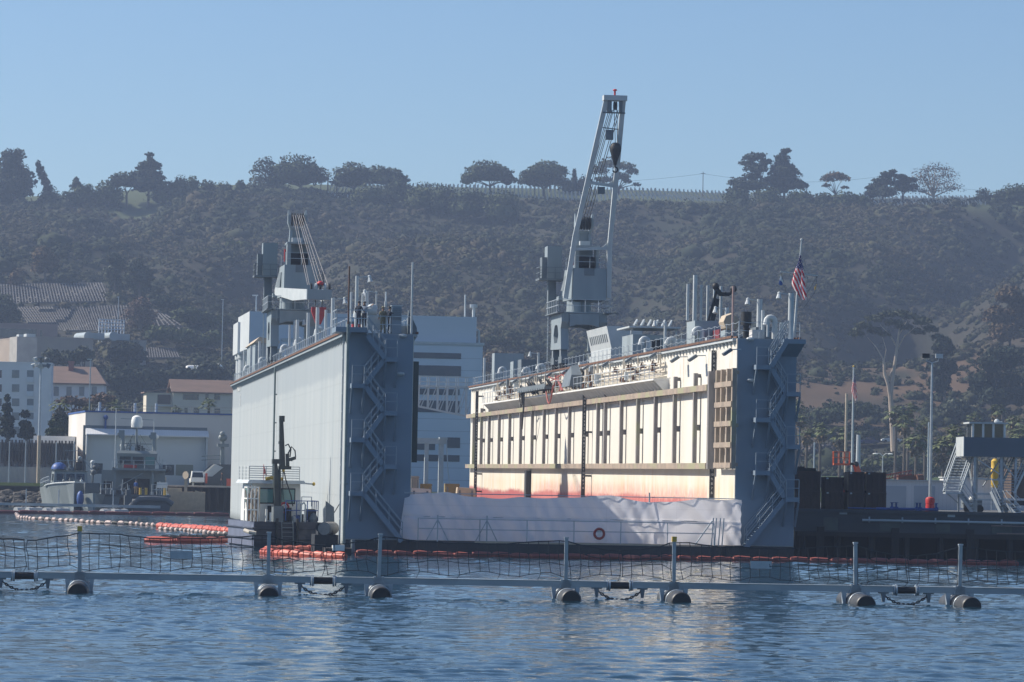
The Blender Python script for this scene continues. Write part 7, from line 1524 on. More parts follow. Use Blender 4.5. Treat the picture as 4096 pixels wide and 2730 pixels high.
# ridge palms
def palm(name, label, x, y, z, h, cr, seed, group, skirt=True, n=34, lean=0.):
    t = thing(name, label, 'palm', (x, y, z), 0, group); rr = random.Random(seed); top = Vector((lean*h, 0, h))
    MB().tube([(0,0,-1),(lean*h*.3,0,h*.5),top], [.32,.24,.22], 8).build('trunk', BARK, t)
    m = MB()
    for k in range(n):
        a = rr.uniform(0, 6.283); el = rr.uniform(-.35, 1.3); L_ = cr*rr.uniform(.8,1.1); d = Vector((math.cos(a), math.sin(a), 0)); s = Vector((-d.y, d.x, 0))
        p0 = top; pts = [p0, p0+d*L_*.5*math.cos(el)+Vector((0,0,L_*.5*math.sin(el))), p0+d*L_*math.cos(el)*.95+Vector((0,0,L_*(math.sin(el)*.8-.22)))]
        w_ = L_*.22; fan = pts[1]
        for q in range(5):                            # fan of leaflets at the end of each stalk
            ang = (q-2)*.42; e = fan+(pts[2]-fan)*(1.0-.1*abs(q-2))+s*math.tan(ang)*L_*.32+Vector((0,0,-.1*L_*abs(q-2)*.5))
            dr = (e-fan).normalized().cross(Vector((0,0,1)))*w_*.35
            i0 = len(m.v); m.v += [tuple(fan-dr*.3), tuple(fan+dr*.3), tuple(fan.lerp(e,.6)+dr), tuple(e), tuple(fan.lerp(e,.6)-dr)]; m.f.append(tuple(range(i0,i0+5)))
        dd = s*.04; i0 = len(m.v); m.v += [tuple(p0-dd), tuple(p0+dd), tuple(fan+dd), tuple(fan-dd)]; m.f.append((i0,i0+1,i0+2,i0+3))
    m.build('crown', L_PALM, t, smooth=False)
    if skirt:
        v = cloud([(top.x,0,h-cr*.75,cr*.42,cr*.42,cr*.62)], 150, .28, seed, .3); qmesh('dead_frond_skirt', v, L_SKIRT, t)
    return t
for px, pyc, pyb, lab, s in ((1311,702,760,'short palm on the ridge beside the big umbrella pine',1),(1347,682,765,'taller palm on the ridge against the dense dark tree',2)):
    b = at(px, pyb, 1312); z = float(terr(b.x, 1312)); c = at(px, pyc, 1312); palm('palm_tree', lab, b.x, 1312, z, c.z-z, 2.6, s, 'palms on the ridge', False, 26)
# ---- trees on the slope
def strees(name, label, px, pyb, lobes, m, **k):
    b = ground(px, pyb); return tree(name, label, b, 0, PL(b.y+1, *lobes), m, **k)
sl_ = 'trees on the lower slope'
strees('broad_tree','orange tinged bushy tree high on the south slope',180,1130,[(175,1030,42,38),(200,1060,36,36),(160,1075,34,34)],L_BRN,n=1700,seed=80,group=sl_)
strees('broad_tree','small dry brown tree beside the orange tinged one',70,1150,[(72,1110,26,32),(60,1130,26,22)],L_BRN,n=800,seed=81,group=sl_)
strees('broad_tree','tall dark olive tree standing above the crib lattice',460,1200,[(455,1040,32,26),(475,1068,30,38),(450,1100,34,44),(470,1140,38,44)],L_EUC,n=2200,seed=82,group=sl_,trunk=.5)
strees('broad_tree','wide olive brown tree beside the tall dark one above the lattice',560,1215,[(545,1075,36,32),(570,1110,44,40),(525,1125,36,40),(565,1160,46,44)],L_EUC,n=2600,seed=83,group=sl_,trunk=.5)
strees('bare_tree','reddish leafless tree in front of the lower crib lattice',560,1345,[(565,1225,44,34),(535,1265,44,40),(590,1270,42,40),(560,1300,54,34)],L_RED,n=2400,size=.3,seed=84,group=sl_,hollow=.3,core=False,limbs=12)
strees('thicket','dark shaded thicket beyond the wide olive brown tree',670,1258,[(660,1215,62,26),(720,1232,40,26),(620,1200,34,22)],L_DARK,n=1800,seed=85,cat='bush',group=sl_)
strees('thicket','yellowish green thicket above the white storage tanks',765,1310,[(750,1255,50,24),(800,1275,54,28),(840,1300,44,26),(720,1285,44,26)],L_OLIV,n=2200,seed=86,cat='bush',group=sl_)
strees('thicket','long dark thicket between the reddish tree and the tanks',700,1400,[(640,1345,60,36),(720,1350,66,34),(800,1370,60,34),(860,1360,50,36)],L_OLIV,n=2800,seed=87,cat='bush',group=sl_)
strees('thicket','dark bush at the picture edge beside the lower lattice',25,1310,[(15,1240,50,56),(50,1275,40,36)],L_PINE,n=1600,seed=88,cat='bush',group=sl_)
strees('broad_tree','low bright green tree on the mid slope above the lowered crane',935,1000,[(925,980,22,18),(970,985,34,18)],leafmat('bright_green_foliage',(.10,.115,.035),(.075,.09,.03)),n=800,seed=89,group=sl_)
strees('broad_tree','dark tree overhanging the grey annex',520,1500,[(520,1400,48,28),(480,1420,42,32),(550,1430,34,34),(500,1450,56,34)],L_DARK,n=2400,seed=90,group=sl_)
strees('round_bush','green round bush below the grey annex',530,1500,[(530,1475,38,26)],L_OLIV,n=700,seed=91,cat='bush',group=sl_)
strees('thicket','dark hedge bank above the gabled house',640,1590,[(480,1530,80,60),(600,1530,80,55),(720,1520,80,50),(830,1500,70,46),(560,1580,70,40)],L_DARK,n=5200,size=.5,seed=92,cat='bush',group=sl_)
for k, (px, py, lab) in enumerate(((210,1440,'dusty green tree before the tan building, beside the stair tower'),(335,1430,'dusty green tree before the tan building corner'),(275,1445,'small dusty tree between two others before the tan building'))):
    b = at(px, py+40, 800); b.z = float(terr(b.x, 800)); tree('broad_tree', lab, b, 0, PL(800, (px,py-15,34,24),(px+18,py,26,24),(px-20,py+5,26,22)), L_EUC, n=1000, seed=95+k, group=sl_, hollow=.45)
# trees among the buildings, nearer
def ntree(name, label, px, pyb, Y, lobes, m, **k):
    b = at(px, pyb, Y); b.z = float(terr(b.x, Y)); return tree(name, label, b, 0, PL(Y, *lobes), m, **k)
ntree('conifer_tree','narrow dark conifer at the picture edge before the apartment block',28,1745,560,[(29,1600,9,20),(27,1640,17,28),(28,1690,25,36),(28,1735,28,34)],L_DARK,n=1500,size=.3,seed=100,group='trees between the buildings',limbs=2)
ntree('conifer_tree','second dark conifer with gaps before the apartment block',105,1750,560,[(102,1662,17,16),(100,1700,22,16),(110,1722,25,14),(104,1745,32,18)],L_DARK,n=1100,size=.3,seed=101,group='trees between the buildings',limbs=3)
ntree('bare_tree','pale leafless trees below the tiled house windows',300,1700,620,[(280,1612,50,26),(350,1620,50,28),(410,1600,46,30),(330,1660,60,32),(440,1620,34,28)],L_RED,n=3000,size=.25,seed=102,group='trees between the buildings',hollow=.2,core=False,limbs=14)
ntree('broad_tree','dark bushes beside the hangar and the apartment block',255,1745,560,[(235,1700,34,36),(270,1715,34,34),(220,1735,34,22),(250,1680,24,22)],L_PINE,n=1700,size=.35,seed=103,group='trees between the buildings')
tag_ = ntree('clipped_hedge','bright green clipped hedge at the foot of the apartment block',225,1745,530,[(215,1728,18,14),(235,1729,16,14)],L_OLIV,n=420,size=.25,seed=104,cat='hedge',group='trees between the buildings')
for k, (px, pyc, pyb, Y, cr, lab) in enumerate(((238,1625,1700,560,2.3,'shaggy palm beside the apartment block'),(460,1625,1668,560,1.9,'palm just above the hangar roof rail'),(705,1638,1672,640,1.5,'little palm by the gabled house wing'),(835,1620,1668,560,2.0,'palm in front of the gabled house'),(355,1630,1668,570,1.3,'small dark palm behind the hangar roof'))):
    b = at(px, pyb, Y); z = float(terr(b.x, Y)); c = at(px, pyc, Y); palm('palm_tree', lab, b.x, Y, z, c.z-z, cr, 110+k, 'palms between the buildings', k == 0, 30)
# ---- north side: palms, eucalyptus and thickets
pl = ((3233,1736,600,'palm next to the stair tower, second row'),(3288,1718,605,'palm with its crown touching the next by the dry dock'),(3367,1738,590,'broad shaggy palm left of the flagpole'),(3205,1676,650,'high palm close beside the dry dock stair tower'),(3190,1625,690,'palm half hidden by the dry dock stair tower'),(3590,1652,640,'palm just beside the tall white trunk'),(3640,1636,640,'highest palm of the group by the white trunk'),(3625,1690,600,'palm low in the group by the white trunk'),(3672,1765,560,'short palm in front of the group by the white trunk'),(3708,1700,600,'palm right behind the red based lamp pole'),(3818,1738,540,'large shaggy palm beside the gantry cabin'),(3780,1790,540,'lower shaggy palm leaning on the large one by the gantry'),(3990,1640,640,'tall palm above the gantry cabin roof'),(4066,1690,600,'palm at the picture edge above the gantry'),(4092,1735,560,'lowest palm at the picture edge behind the gantry'),(3900,1672,660,'thin palm behind the gantry cabin'))
for k, (px, pyc, Y, lab) in enumerate(pl):
    c = at(px, pyc, Y); z = float(terr(c.x, Y)); palm('palm_tree', lab, c.x-.3, Y, z, c.z-z, 2.1+.3*(k % 3)+(.5 if k in (10,11) else 0), 130+k, 'palms on the north shore', True, 36, .01)
b = ground(3578, 1815); t = thing('eucalyptus_tree', 'tall eucalyptus with a bare white forked trunk and a wide thin crown', 'tree', b)
def up(px, py): p = at(px, py, b.y)-b; return (p.x, p.y+b.y-b.y, p.z)
tm = MB().tube([(0,0,-1),up(3572,1720),up(3566,1640),up(3562,1590)],[.85,.72,.62,.55],10).tube([up(3562,1592),up(3553,1540),up(3538,1495),up(3535,1440)],[.45,.4,.34,.25],8).tube([up(3562,1592),up(3570,1520),up(3580,1450),up(3590,1370),up(3600,1300)],[.5,.42,.34,.26,.12],8)
tm.tube([up(3552,1525),up(3566,1490),up(3578,1462)],[.2,.18,.16],6).tube([up(3588,1400),up(3615,1350),up(3660,1310)],[.2,.14,.06],6).tube([up(3588,1390),up(3560,1340),up(3520,1300)],[.2,.14,.06],6).tube([up(3596,1340),up(3625,1290),up(3640,1260)],[.16,.1,.05],6).tube([up(3535,1442),up(3505,1390),up(3470,1350)],[.2,.12,.05],6).tube([up(3535,1445),up(3545,1400),up(3530,1350)],[.16,.1,.05],6)
tm.build('trunk', PALEB, t)
L = [(x-b.x,y-b.y,z-b.z,a,c_,d) for x,y,z,a,c_,d in PL(b.y, (3550,1262,34,18),(3600,1258,34,18),(3500,1280,36,20),(3645,1272,34,20),(3690,1292,34,22),(3455,1308,34,22),(3425,1338,30,22),(3570,1296,36,18),(3725,1322,30,22),(3620,1312,32,16),(3500,1325,30,16),(3750,1352,26,18),(3670,1332,28,16),(3540,1340,26,12))]
qmesh('crown', cloud(L, 2500, .38, 151, .35), L_EUC, t)
nb = 'thickets on the north slope'
for k, (px, pyb, lobes, m, lab) in enumerate((
    (4040,1420,[(4030,1190,50,40),(4080,1230,44,46),(3990,1270,50,46),(4060,1290,60,50),(4010,1340,60,50)],L_BRN,'orange brown thicket high at the picture edge'),
    (4010,1700,[(3960,1460,60,60),(4040,1440,60,60),(3930,1540,60,60),(4020,1530,70,60),(3990,1600,80,56),(4080,1590,50,60)],L_DARK,'dark tree mass above the gantry at the picture edge'),
    (3780,1640,[(3770,1400,40,44),(3745,1470,34,50),(3760,1540,40,56),(3800,1480,30,40)],L_DARK,'dark narrow tree behind the two square floodlights'),
    (3400,1720,[(3350,1660,80,44),(3430,1650,70,42),(3290,1680,60,40)],L_PINE,'dark thicket behind the palms at the slope foot'),
    (3850,1700,[(3820,1640,60,40),(3880,1670,60,44),(3760,1680,50,36)],L_EUC,'grey green thicket behind the gantry palms'),
    (3640,1900,[(3560,1860,70,30),(3640,1870,70,30),(3720,1880,60,26),(3480,1870,60,26)],L_OLIV,'low green bank behind the street lamp'),
    (3300,1860,[(3230,1810,60,44),(3310,1815,60,40),(3390,1830,50,34)],L_GRY,'grey leafless brush between the palm trunks'),
    (3440,1770,[(3420,1752,50,20),(3480,1748,34,20)],L_PINE,'dark bush just above the blue parked car'),
    (2030,1470,[(1990,1440,60,26),(2060,1450,60,28),(1950,1480,50,26),(2110,1475,50,24),(2020,1500,90,24)],L_BRN,'yellow brown thicket behind the far end of the dry dock'),
    (2000,1400,[(1980,1370,50,20),(2050,1385,50,20),(2140,1400,50,22)],L_PINE,'dark thicket above the yellow brown one'),
    (880,1330,[(870,1290,40,24),(830,1330,50,24)],L_PINE,'dark thicket above the round columns'))):
    strees('thicket', lab, px, pyb, lobes, m, n=3400 if len(lobes) > 3 else 2000, seed=160+k, cat='bush', group=nb, core=(m is not L_GRY), hollow=.6 if m is not L_GRY else .2)
# ---- scrub that covers the hillside
rg = np.random.default_rng(21); N = 36000
X = rg.uniform(-250, 250, N*2); Y_ = 690+(rg.random(N*2))*622
keep = np.abs(X/Y_) < .19; X, Y_ = X[keep][:N], Y_[keep][:N]; Z = terr(X, Y_)
fz = (Y_*cP+(Z-EYE)*sP); bz = (-Y_*sP+(Z-EYE)*cP); U = (X*cR+bz*sR)*F/fz; V = (-X*sR+bz*cR)*F/fz; PX, PY = 2048+U, 1365-V
def inside(x0, y0, x1, y1): return (PX > x0) & (PX < x1) & (PY > y0) & (PY < y1)
drop = inside(-100,1135,430,1222) | inside(50,1228,515,1332) | inside(600,1245,740,1330) | inside(585,1396,716,1440)
drop |= (PY > 1480) & (PX < 1650) & (rg.random(len(PX)) < .5)
dens = fbm(X/38, Y_/38, 3)
drop |= (dens < .27) & (rg.random(len(PX)) < .3)
bare = inside(3180,1330,4200,1640) & ((fbm(X/14+9, Y_/9, 2) < .47)); drop |= bare & (rg.random(len(PX)) < .72)
drop |= ((PX > 1830) & (PX < 2950) & (Y_ > 1280)) | ((Y_ > 1290) & (PX > 1500) & (PX < 3050)) | ((Y_ > 1296) & inside(480,740,760,900)) | ((PY > 1700) & (rg.random(len(PX)) < .6)) | inside(520,770,700,850) & (rg.random(len(PX)) < .8)
X, Y_, Z, PXk = X[~drop], Y_[~drop], Z[~drop], PX[~drop]
n = len(X); cl_ = fbm(X/13+4, Y_/20+1, 3); rad = (.6+1.25*rg.random(n)**2.0)*(.72+1.05*np.clip((cl_-.28)*2.2, 0, 1)); rad *= np.where(rg.random(n) < .035, 1.9, 1)*np.where(bare[~drop], .62, 1)
# each bush: a lumpy low-sided core and a jacket of leaf flakes
bmq = bmesh.new(); bmesh.ops.create_icosphere(bmq, subdivisions=1, radius=1); cv = np.array([v.co[:] for v in bmq.verts]); cf = np.array([[v.index for v in f_.verts] for f_ in bmq.faces]); bmq.free()
nv = len(cv)
dirs = rg.normal(size=(n, 30, 3)); dirs[:,:,2] = np.abs(dirs[:,:,2])*.8+.05; dirs /= np.linalg.norm(dirs, axis=2)[:,:,None]
sq = np.stack([rg.uniform(.8,1.3,n), rg.uniform(.8,1.3,n), rg.uniform(.6,1.05,n)], 1)
cores = cv[None]*(1+.34*(rg.random((n,nv))-.5))[:,:,None]*sq[:,None]*rad[:,None,None]*.92
base = np.stack([X, Y_, Z+rad*.12], 1); cores += base[:,None]
fc = dirs*(.86+.3*rg.random((n,30)))[:,:,None]*sq[:,None]*rad[:,None,None]+base[:,None]
nr = dirs*.7+rg.normal(size=dirs.shape)*.6; a_ = np.cross(nr, rg.normal(size=dirs.shape)); a_ /= np.linalg.norm(a_, axis=2)[:,:,None]; b_ = np.cross(nr, a_); b_ /= np.linalg.norm(b_, axis=2)[:,:,None]
fs_ = (.20+.24*rg.random((n,30)))[:,:,None]*np.sqrt(rad)[:,None,None]
tri = np.stack([fc-a_*fs_, fc+a_*fs_, fc+b_*fs_*1.3], 2).reshape(-1,3)
allv = np.concatenate([cores.reshape(-1,3), tri]); nc = n*nv
tl = np.concatenate([(cf[None]+(np.arange(n)*nv)[:,None,None]).reshape(-1,3), np.arange(len(tri)).reshape(-1,3)+nc])
me = bpy.data.meshes.new('hillside_scrub'); me.vertices.add(len(allv)); me.vertices.foreach_set('co', allv.astype(np.float32).ravel())
me.loops.add(tl.size); me.loops.foreach_set('vertex_index', tl.astype(np.int32).ravel()); me.polygons.add(len(tl)); me.polygons.foreach_set('loop_start', np.arange(0, tl.size, 3, dtype=np.int32))
bt = np.clip(.42*rg.random(n)+1.25*(fbm(X/16+21, Y_/24+8, 3)-.16)*.8-.10*np.clip((cl_-.45)*3, 0, 1), 0, 1); at_ = me.attributes.new('bush', 'FLOAT', 'POINT'); at_.data.foreach_set('value', np.concatenate([np.repeat(bt, nv), np.repeat(bt, 90)]).astype(np.float32))
me.update(); me.validate()
m, nt, p = nmat('scrub_foliage')
at2 = nt.nodes.new('ShaderNodeAttribute'); at2.attribute_name = 'bush'; big = noise(nt, .02, detail=4); n2 = noise(nt, .9, detail=5)
cr_ = nt.nodes.new('ShaderNodeValToRGB'); el = cr_.color_ramp.elements; el[0].color = (.019,.026,.016,1); el[1].color = (.098,.080,.055,1); el[0].position = 0; el[1].position = 1
for pos, cc in ((.3,(.034,.043,.026,1)),(.5,(.048,.052,.031,1)),(.68,(.068,.058,.040,1)),(.85,(.070,.074,.041,1))): e = el.new(pos); e.color = cc
mixv = math_(nt, 'ADD', math_(nt, 'MULTIPLY', at2.outputs['Fac'], .62), math_(nt, 'MULTIPLY', ramp(nt, big.outputs[0], .38, .62), .42)); nt.links.new(mixv, cr_.inputs[0])
hs = nt.nodes.new('ShaderNodeHueSaturation'); nt.links.new(cr_.outputs[0], hs.inputs['Color']); k = math_(nt, 'MULTIPLY_ADD', n2.outputs[0], .7); k.node.inputs[2].default_value = .62; nt.links.new(k, hs.inputs['Value'])
nt.links.new(hs.outputs[0], p.inputs['Base Color']); p.inputs['Roughness'].default_value = .9; p.inputs['Specular IOR Level'].default_value = .1
link('hillside_scrub', me, m, kind='stuff')
print('scrub', n, len(tl))
# ---- headstones of the burial ground on the brow
hm = MB(); rr = random.Random(3)
for r_i, yy in enumerate(np.arange(1296, 1346, 2.6)):
    for x in np.arange(-70, 175, 1.55):
        z = float(np.interp(yy, [1296,1346], [0,1]))
        if rr.random() < .03: continue
        hm.v.append((x+rr.uniform(-.25,.25), yy+rr.uniform(-.3,.3), 0))
pts = np.array(hm.v); zz = terr(pts[:,0], pts[:,1]); w_, h_ = .23, .95
V = np.concatenate([np.stack([pts[:,0]+sx*w_, pts[:,1]+sy*.07, zz+sz], 1)[:,None] for sz in (-.2, h_) for sx, sy in ((-1,-1),(1,-1),(1,1),(-1,1))], 1).reshape(-1,3)
Fq = [(0,1,5,4),(1,2,6,5),(2,3,7,6),(3,0,4,7),(4,5,6,7)]
me = bpy.data.meshes.new('headstones'); me.from_pydata(V.tolist(), [], [tuple(i+8*k for i in q) for k in range(len(pts)) for q in Fq])
link('headstones', me, mat('white_marble', (.50,.50,.48), (.40,.40,.385), 1), kind='stuff')
# ---- ridge utility poles and wires
def upole(px, pyb, pyt, Y, label, arm=True):
    b = at(px, pyb, Y); z = float(terr(b.x, Y)); zt = at(px, pyt, Y).z
    t = thing('utility_pole', label, 'utility pole', (b.x, Y, z), 0, 'utility poles on the ridge'); m_ = MB().cyl((0,0,-1),(0,0,zt-z),.17,.12,7)
    m_.build('pole', BARK, t)
    if arm: MB().box(-.9,.9,-.08,.08,zt-z-.8,zt-z-.62).build('crossarm', BARK, t, smooth=False)
    return Vector((b.x, Y, zt-.7))
w0 = upole(2811,785,688,1322,'dark utility pole standing alone above the rows of headstones')
w1 = upole(3517,815,700,1318,'utility pole hidden among the wind shaped cypresses'); wl = upole(1902,790,705,1330,'thin pole before the domed umbrella pine',False); wr = at(4300,760,1330)
upole(705,770,705,1322,'short pole with a wide crossarm above the clipped hedge'); upole(2138,790,700,1298,'thin grey pole before the flat umbrella pine',False)
for k, (a, c) in enumerate(((wl,w0),(w0,w1),(w1,wr))):
    mid = (a+c)/2; pts = [Vector((a.lerp(c,t)))-Vector((0,0,4*t*(1-t)*2.6)) for t in np.linspace(0,1,13)]
    o = thing('overhead_wire', ['wire sagging from the ridge pole towards the pines','wire between the ridge pole and the cypresses','wire running out of the picture beyond the bare tree'][k], 'wire', a, 0, 'overhead wires on the ridge')
    MB().tube([p_-a for p_ in pts], .05, 4).build('cable', BLACK, o)
for px, pyb, pyt, Y, lab in ((472,1300,1190,960,'thin lamp standard on the lower lattice'),(890,1300,1200,900,'thin lamp standard above the round columns'),(1024,1250,1185,440,'slim mast above the shipyard hall roof end'),(356,1700,1440,560,'tall thin lattice mast before the tiled house')):
    b = at(px, pyb, Y); z = float(terr(b.x, Y)); zt = at(px+2, pyt, Y).z; o = thing('lamp_standard', lab, 'lamp post', (b.x, Y, z), 0, 'thin lamp standards'); MB().cyl((0,0,-1),(0,0,zt-z),.13,.09,6).build('pole', STEEL, o); MB().box(-.5,.2,-.15,.15,zt-z,zt-z+.15).build('lamp_head', GREYL, o, smooth=False)
# ================================================================ flags and people
def flag(name, label, fx, fy, y, sc, frame, loc, rz, amp, group=None):
    """a furled national flag hanging in folds; fx, fy: photograph corner of the drawing, sc pixels per drawing unit"""
    nxx, nyy = 44, 84
    # outline of the hanging cloth in drawing units: y, left x, right x
    ol = [(370,782,800),(450,755,815),(560,722,836),(650,684,858),(720,664,866),(820,634,876),(900,616,882),(960,612,886),(1020,622,892),(1100,668,902),(1180,728,908),(1250,790,912),(1310,822,906)]
    ys_, ls, rs = zip(*ol); V = []; col = []
    me = bpy.data.meshes.new(name); q = []
    for j in range(nyy+1):
        yy = 370+(1310-370)*j/nyy; l, r = np.interp(yy, ys_, ls), np.interp(yy, ys_, rs)
        for i in range(nxx+1):
            u = i/nxx; xx = l+(r-l)*u
            p = frame(fx+xx*sc, fy+yy*sc, y); V.append((p.x, p.y-amp*math.sin(u*9+yy*.004)-amp*.6*math.sin(u*19+1.5), p.z)); q.append((xx, yy))
    fs = []; mi = []
    for j in range(nyy):
        for i in range(nxx):
            a = j*(nxx+1)+i; fs.append((a, a+1, a+nxx+2, a+nxx+1)); xx, yy = (np.array(q[a])+np.array(q[a+nxx+2]))/2
            qq = yy-2.4*(xx-670); can = yy < 640+(xx-684)*.28
            if can:
                star = (int((yy-370)/34)+int((xx-600+(yy-370)*.3)/26)) % 2 == 0 and ((yy-370) % 34) < 17 and ((xx-600+(yy-370)*.3) % 26) < 14 and yy > 420
                mi.append(1 if star else 2)
            else: mi.append(1 if int((qq-690)/82+20) % 2 == 0 else 0)
    me.from_pydata(V, [], fs); me.polygons.foreach_set('material_index', mi); me.polygons.foreach_set('use_smooth', [True]*len(fs))
    t = thing('national_flag', label, 'flag', loc, rz, group); link('cloth', me, [FR, FW, FB], t); return t
FR = mat('flag_red', (.62,.04,.06), (.55,.035,.05), 3, rough=.8); FW = mat('flag_white', (.86,.84,.82), (.80,.78,.77), 3, rough=.8); FB = mat('flag_blue', (.06,.075,.24), (.05,.06,.2), 3, rough=.8)
for m in (FR, FW, FB):
    nt = m.node_tree; pb_ = nt.nodes['Principled BSDF']; tr = nt.nodes.new('ShaderNodeBsdfTranslucent'); ms = nt.nodes.new('ShaderNodeMixShader'); ms.inputs[0].default_value = .5
    nt.links.new(pb_.inputs['Base Color'].links[0].from_socket, tr.inputs[0]); nt.links.new(pb_.outputs[0], ms.inputs[1]); nt.links.new(tr.outputs[0], ms.inputs[2]); nt.links.new(ms.outputs[0], nt.nodes['Material Output'].inputs[0])
yf = .9; b0 = dy(3176,1345,yf); b1 = dy(3206,962,yf); zt = ZT
fp = thing('flagpole', 'thin leaning flagpole with a yardarm on the corner of the dry dock stair tower', 'flagpole', DM @ Vector((b0.x, yf, zt)), TH)
o = Vector((b0.x, yf, zt)); L = lambda px, py, y=yf: dy(px, py, y)-o
MB().tube([(0,0,0), L(3190,1160), L(3206,962)], [.09,.07,.04], 8).ball(L(3206,960), .09, 8, 6).build('pole', GREYL, fp)
MB().bar(L(3121,1087), L(3271,1103), .07).build('yardarm', GREYL, fp)
for a, b in (((3231,1108),(3222,1165)),((3269,1104),(3196,1232)),((3268,1106),(3259,1172)),((3259,1172),(3211,1238)),((3123,1092),(3145,1170))): MB().tube([L(*a), L(*b)], .02, 4).build('halyard', ROPE, fp)
fr_ = lambda px, py, y: L(px, py, y)
flag('national_flag', 'large striped national flag hanging in folds from the dry dock flagpole', 3050, 950, yf-.12, .1913, fr_, fp.location, TH, .09)
for nm, lab, pts, m in (('signal_flag','small blue and white signal flag at the south end of the yardarm',[(3123,1104),(3131,1140),(3126,1143),(3115,1138)],BLUE),('signal_flag','small yellow signal flag at the north end of the yardarm',[(3266,1138),(3264,1158),(3259,1162),(3258,1150)],YELL)):
    t = thing(nm, lab, 'signal flag', fp.location, TH, 'signal flags on the yardarm'); q = [L(*p) for p in pts]
    m_ = MB(); m_.prism(q, (.0,.04,.0)); m_.build('cloth', m, t, smooth=False)
    if m is BLUE: MB().prism([L(3123,1103)+Vector((0,-.03,0)), L(3136,1140)+Vector((0,-.03,0)), L(3129,1128)+Vector((0,-.03,0)), L(3119,1122)+Vector((0,-.03,0))], (0,.02,0)).build('white_half', WHITE, t, smooth=False)
# inland flag
f = Fr(3408, 1900, 420, 0)
t = flag('national_flag', 'small furled national flag hanging on the inland flagpole behind the boom lift', 3408-.112*700, 1497-.113*370, -.25, .113, lambda px, py, y: f.q(px, py, y), f.p, 0, .10)
t.scale = (.62, 1, 1); t.location.x += .05
# ---------------------------------------------------------------- people
def person(label, loc, rz, pose, shirt, trous, hat=None, hatc=None, group='people at work'):
    t = thing('person', label, 'person', loc, rz, group)
    V = [(0,0,.96),(0,.01,1.15),(0,.0,1.36),(0,-.01,1.47),(0,-.02,1.56),(0,-.03,1.66),(0,-.02,1.73)]; Rd = [.15,.135,.16,.06,.075,.10,.07]; E = [(0,1),(1,2),(2,3),(3,4),(4,5),(5,6)]
    V.append((0,-.125,1.62)); Rd.append(.02); E.append((5,7))                                   # nose
    hands = []
    for s, k in ((-1,'l'),(1,'r')):
        el, wr_ = pose.get(k, ((.24,.03,1.14),(.26,-.05,.9)))
        b = len(V); sh = (s*.18,0,1.41); el = (s*el[0],el[1],el[2]); wr_ = (s*wr_[0],wr_[1],wr_[2])
        V += [sh, el, wr_]; Rd += [.068,.048,.034]; E += [(2,b),(b,b+1),(b+1,b+2)]
        d = (Vector(wr_)-Vector(el)).normalized(); sd = d.cross(Vector((0,1,0))); sd = sd.normalized() if sd.length > .1 else Vector((1,0,0)); pm = Vector(wr_)+d*.07
        V.append(tuple(pm)); Rd.append(.036); E.append((b+2,b+3)); hands.append(pm)
        for q in range(4):
            o_ = sd*(q-1.5)*.02; f1 = pm+o_+d*.05; f2 = f1+d*(.03 if q in (0,3) else .04)+Vector((0,-.012,0)); n = len(V); V += [tuple(f1), tuple(f2)]; Rd += [.010,.008]; E += [(b+3,n),(n,n+1)]
        th = Vector(wr_)+d*.03+sd*.045; n = len(V); V += [tuple(th), tuple(th+d*.04+sd*.01)]; Rd += [.012,.009]; E += [(b+2,n),(n,n+1)]
        st = pose.get('st', .10); kn = pose.get('k'+k, (s*(st+.0),-.03,.52)); an = pose.get('a'+k, (s*(st+.02),.03,.09)); n = len(V)
        V += [(s*.09,.0,.90), kn, an, (an[0]+s*.02,an[1]-.15,.05)]; Rd += [.095,.062,.045,.04]; E += [(0,n),(n,n+1),(n+1,n+2),(n+2,n+3)]
    me = bpy.data.meshes.new('body'); me.from_pydata(V, E, []); ob = bpy.data.objects.new('body_skeleton', me); C.objects.link(ob)
    sk2 = ob.modifiers.new('Skin', 'SKIN'); sk2.use_smooth_shade = True
    for i, sv in enumerate(me.skin_vertices[0].data): sv.radius = (Rd[i], Rd[i]); sv.use_root = (i == 0)
    ob.modifiers.new('Sub', 'SUBSURF').levels = 1
    bpy.context.view_layer.update(); m2 = bpy.data.meshes.new_from_object(ob.evaluated_get(bpy.context.evaluated_depsgraph_get())); m2.name = 'body'; bpy.data.objects.remove(ob)
    m2.materials.clear(); o_ = link('body', m2, [SKIN, shirt, trous, BLACK], t); o_['label'] = 'clothed body of the person'; del o_['label']
    for pl_ in m2.polygons:
        c = pl_.center; hd = min((c-h_).length for h_ in hands)
        pl_.material_index = 0 if hd < .13 or (c.z > 1.50 and abs(c.x) < .15) else (3 if c.z < .12 else (2 if c.z < 1.0 and abs(c.x) < .24 else 1))
        pl_.use_smooth = True
    hm_ = MB().ball((0,-.005,1.685), (.108,.125,.10), 12, 6, -.1)
    if hat: hm_.cyl((0,-.03,1.69),(0,-.03,1.70),.15,n=14)
    hm_.build(hat or 'hair', hatc or BLACK, t)
    return t
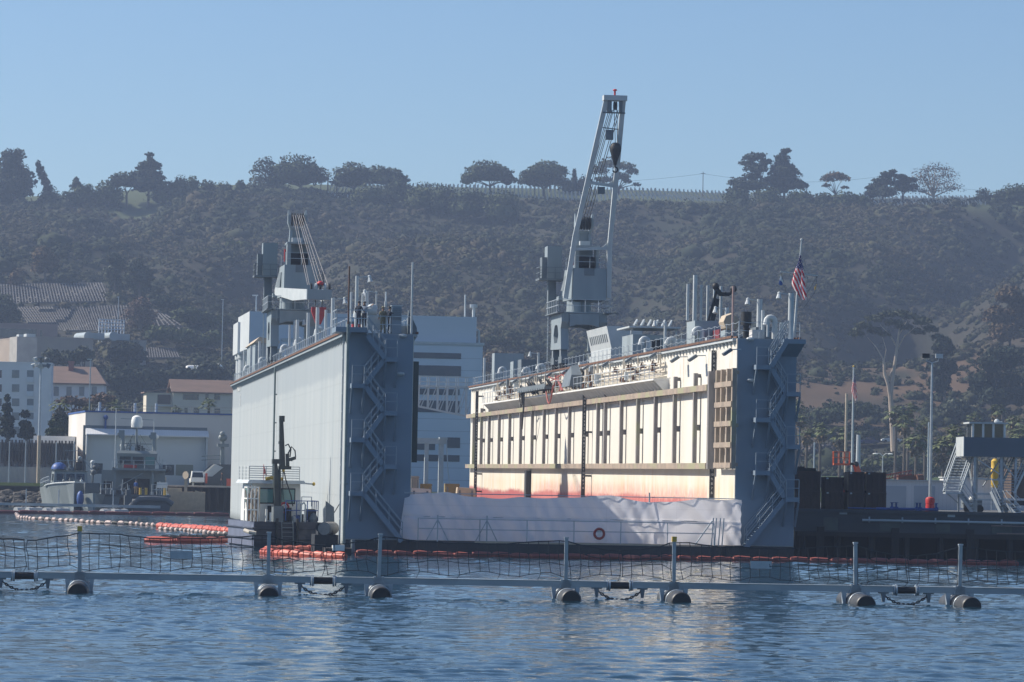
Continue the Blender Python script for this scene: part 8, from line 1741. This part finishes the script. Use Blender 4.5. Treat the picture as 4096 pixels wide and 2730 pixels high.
NAVY = mat('navy_coverall', (.020,.028,.045), (.014,.02,.034), 8, rough=.9); CAMO = mat('khaki_camouflage', (.24,.21,.13), (.12,.11,.07), 9, rough=.9); LBLU = mat('light_blue_shirt', (.24,.29,.36), (.2,.25,.32), 6, rough=.9)
BLSH = mat('bright_blue_shirt', (.03,.10,.33), (.025,.08,.26), 6, rough=.9); KHA = mat('tan_trousers', (.36,.27,.17), (.3,.22,.14), 6, rough=.9); DKB = mat('dark_brown_jacket', (.06,.045,.04), (.045,.035,.03), 6, rough=.9)
def onwall(px, y, dz=0): q = dy(px, 1300, y); return DM @ Vector((q.x, y, ZTL+dz))
person('person in navy overalls standing behind the lamp post on the watch platform', onwall(1434,1.0,.34), R(150), {'l':((.30,-.05,1.18),(.22,-.28,1.12)),'r':((.28,.05,1.15),(.24,-.15,1.0))}, NAVY, NAVY)
person('person in a pale blue shirt pointing with one arm raised on the watch platform', onwall(1457,1.3,.34), R(-30), {'r':((.42,-.08,1.42),(.66,-.14,1.52)),'l':((.27,.05,1.15),(.27,-.1,.92))}, LBLU, NAVY)
person('person in khaki camouflage and cap standing beside a thin pole on the dry dock', onwall(1531,.9,.03), R(200), {'l':((.25,.03,1.14),(.2,-.16,.98)),'r':((.25,.0,1.14),(.2,-.18,1.02))}, CAMO, CAMO, 'cap', CAMO)
person('person in dark navy overalls leaning on the louvred locker with raised forearms', onwall(1557,.7,.03), R(110), {'l':((.30,-.15,1.28),(.14,-.30,1.50)),'r':((.30,-.15,1.26),(.15,-.32,1.45)),'st':.17}, NAVY, NAVY)
f = Fr(543, 1974, 429, 0, 1.95)
person('person in a bright blue shirt and tan trousers on the large patrol boat stern', Vector((f.p.x, f.p.y, 1.95)), R(170), {}, BLSH, KHA)
f = Fr(888, 1976, 451.8, 0, 3.1)
person('person in a dark jacket walking on the quay beside the red chest', Vector((f.p.x, 451.2, 3.1)), R(-100), {'kl':(-.1,-.2,.52),'al':(-.1,-.14,.09),'kr':(.1,.05,.5),'ar':(.1,.26,.12)}, DKB, NAVY)
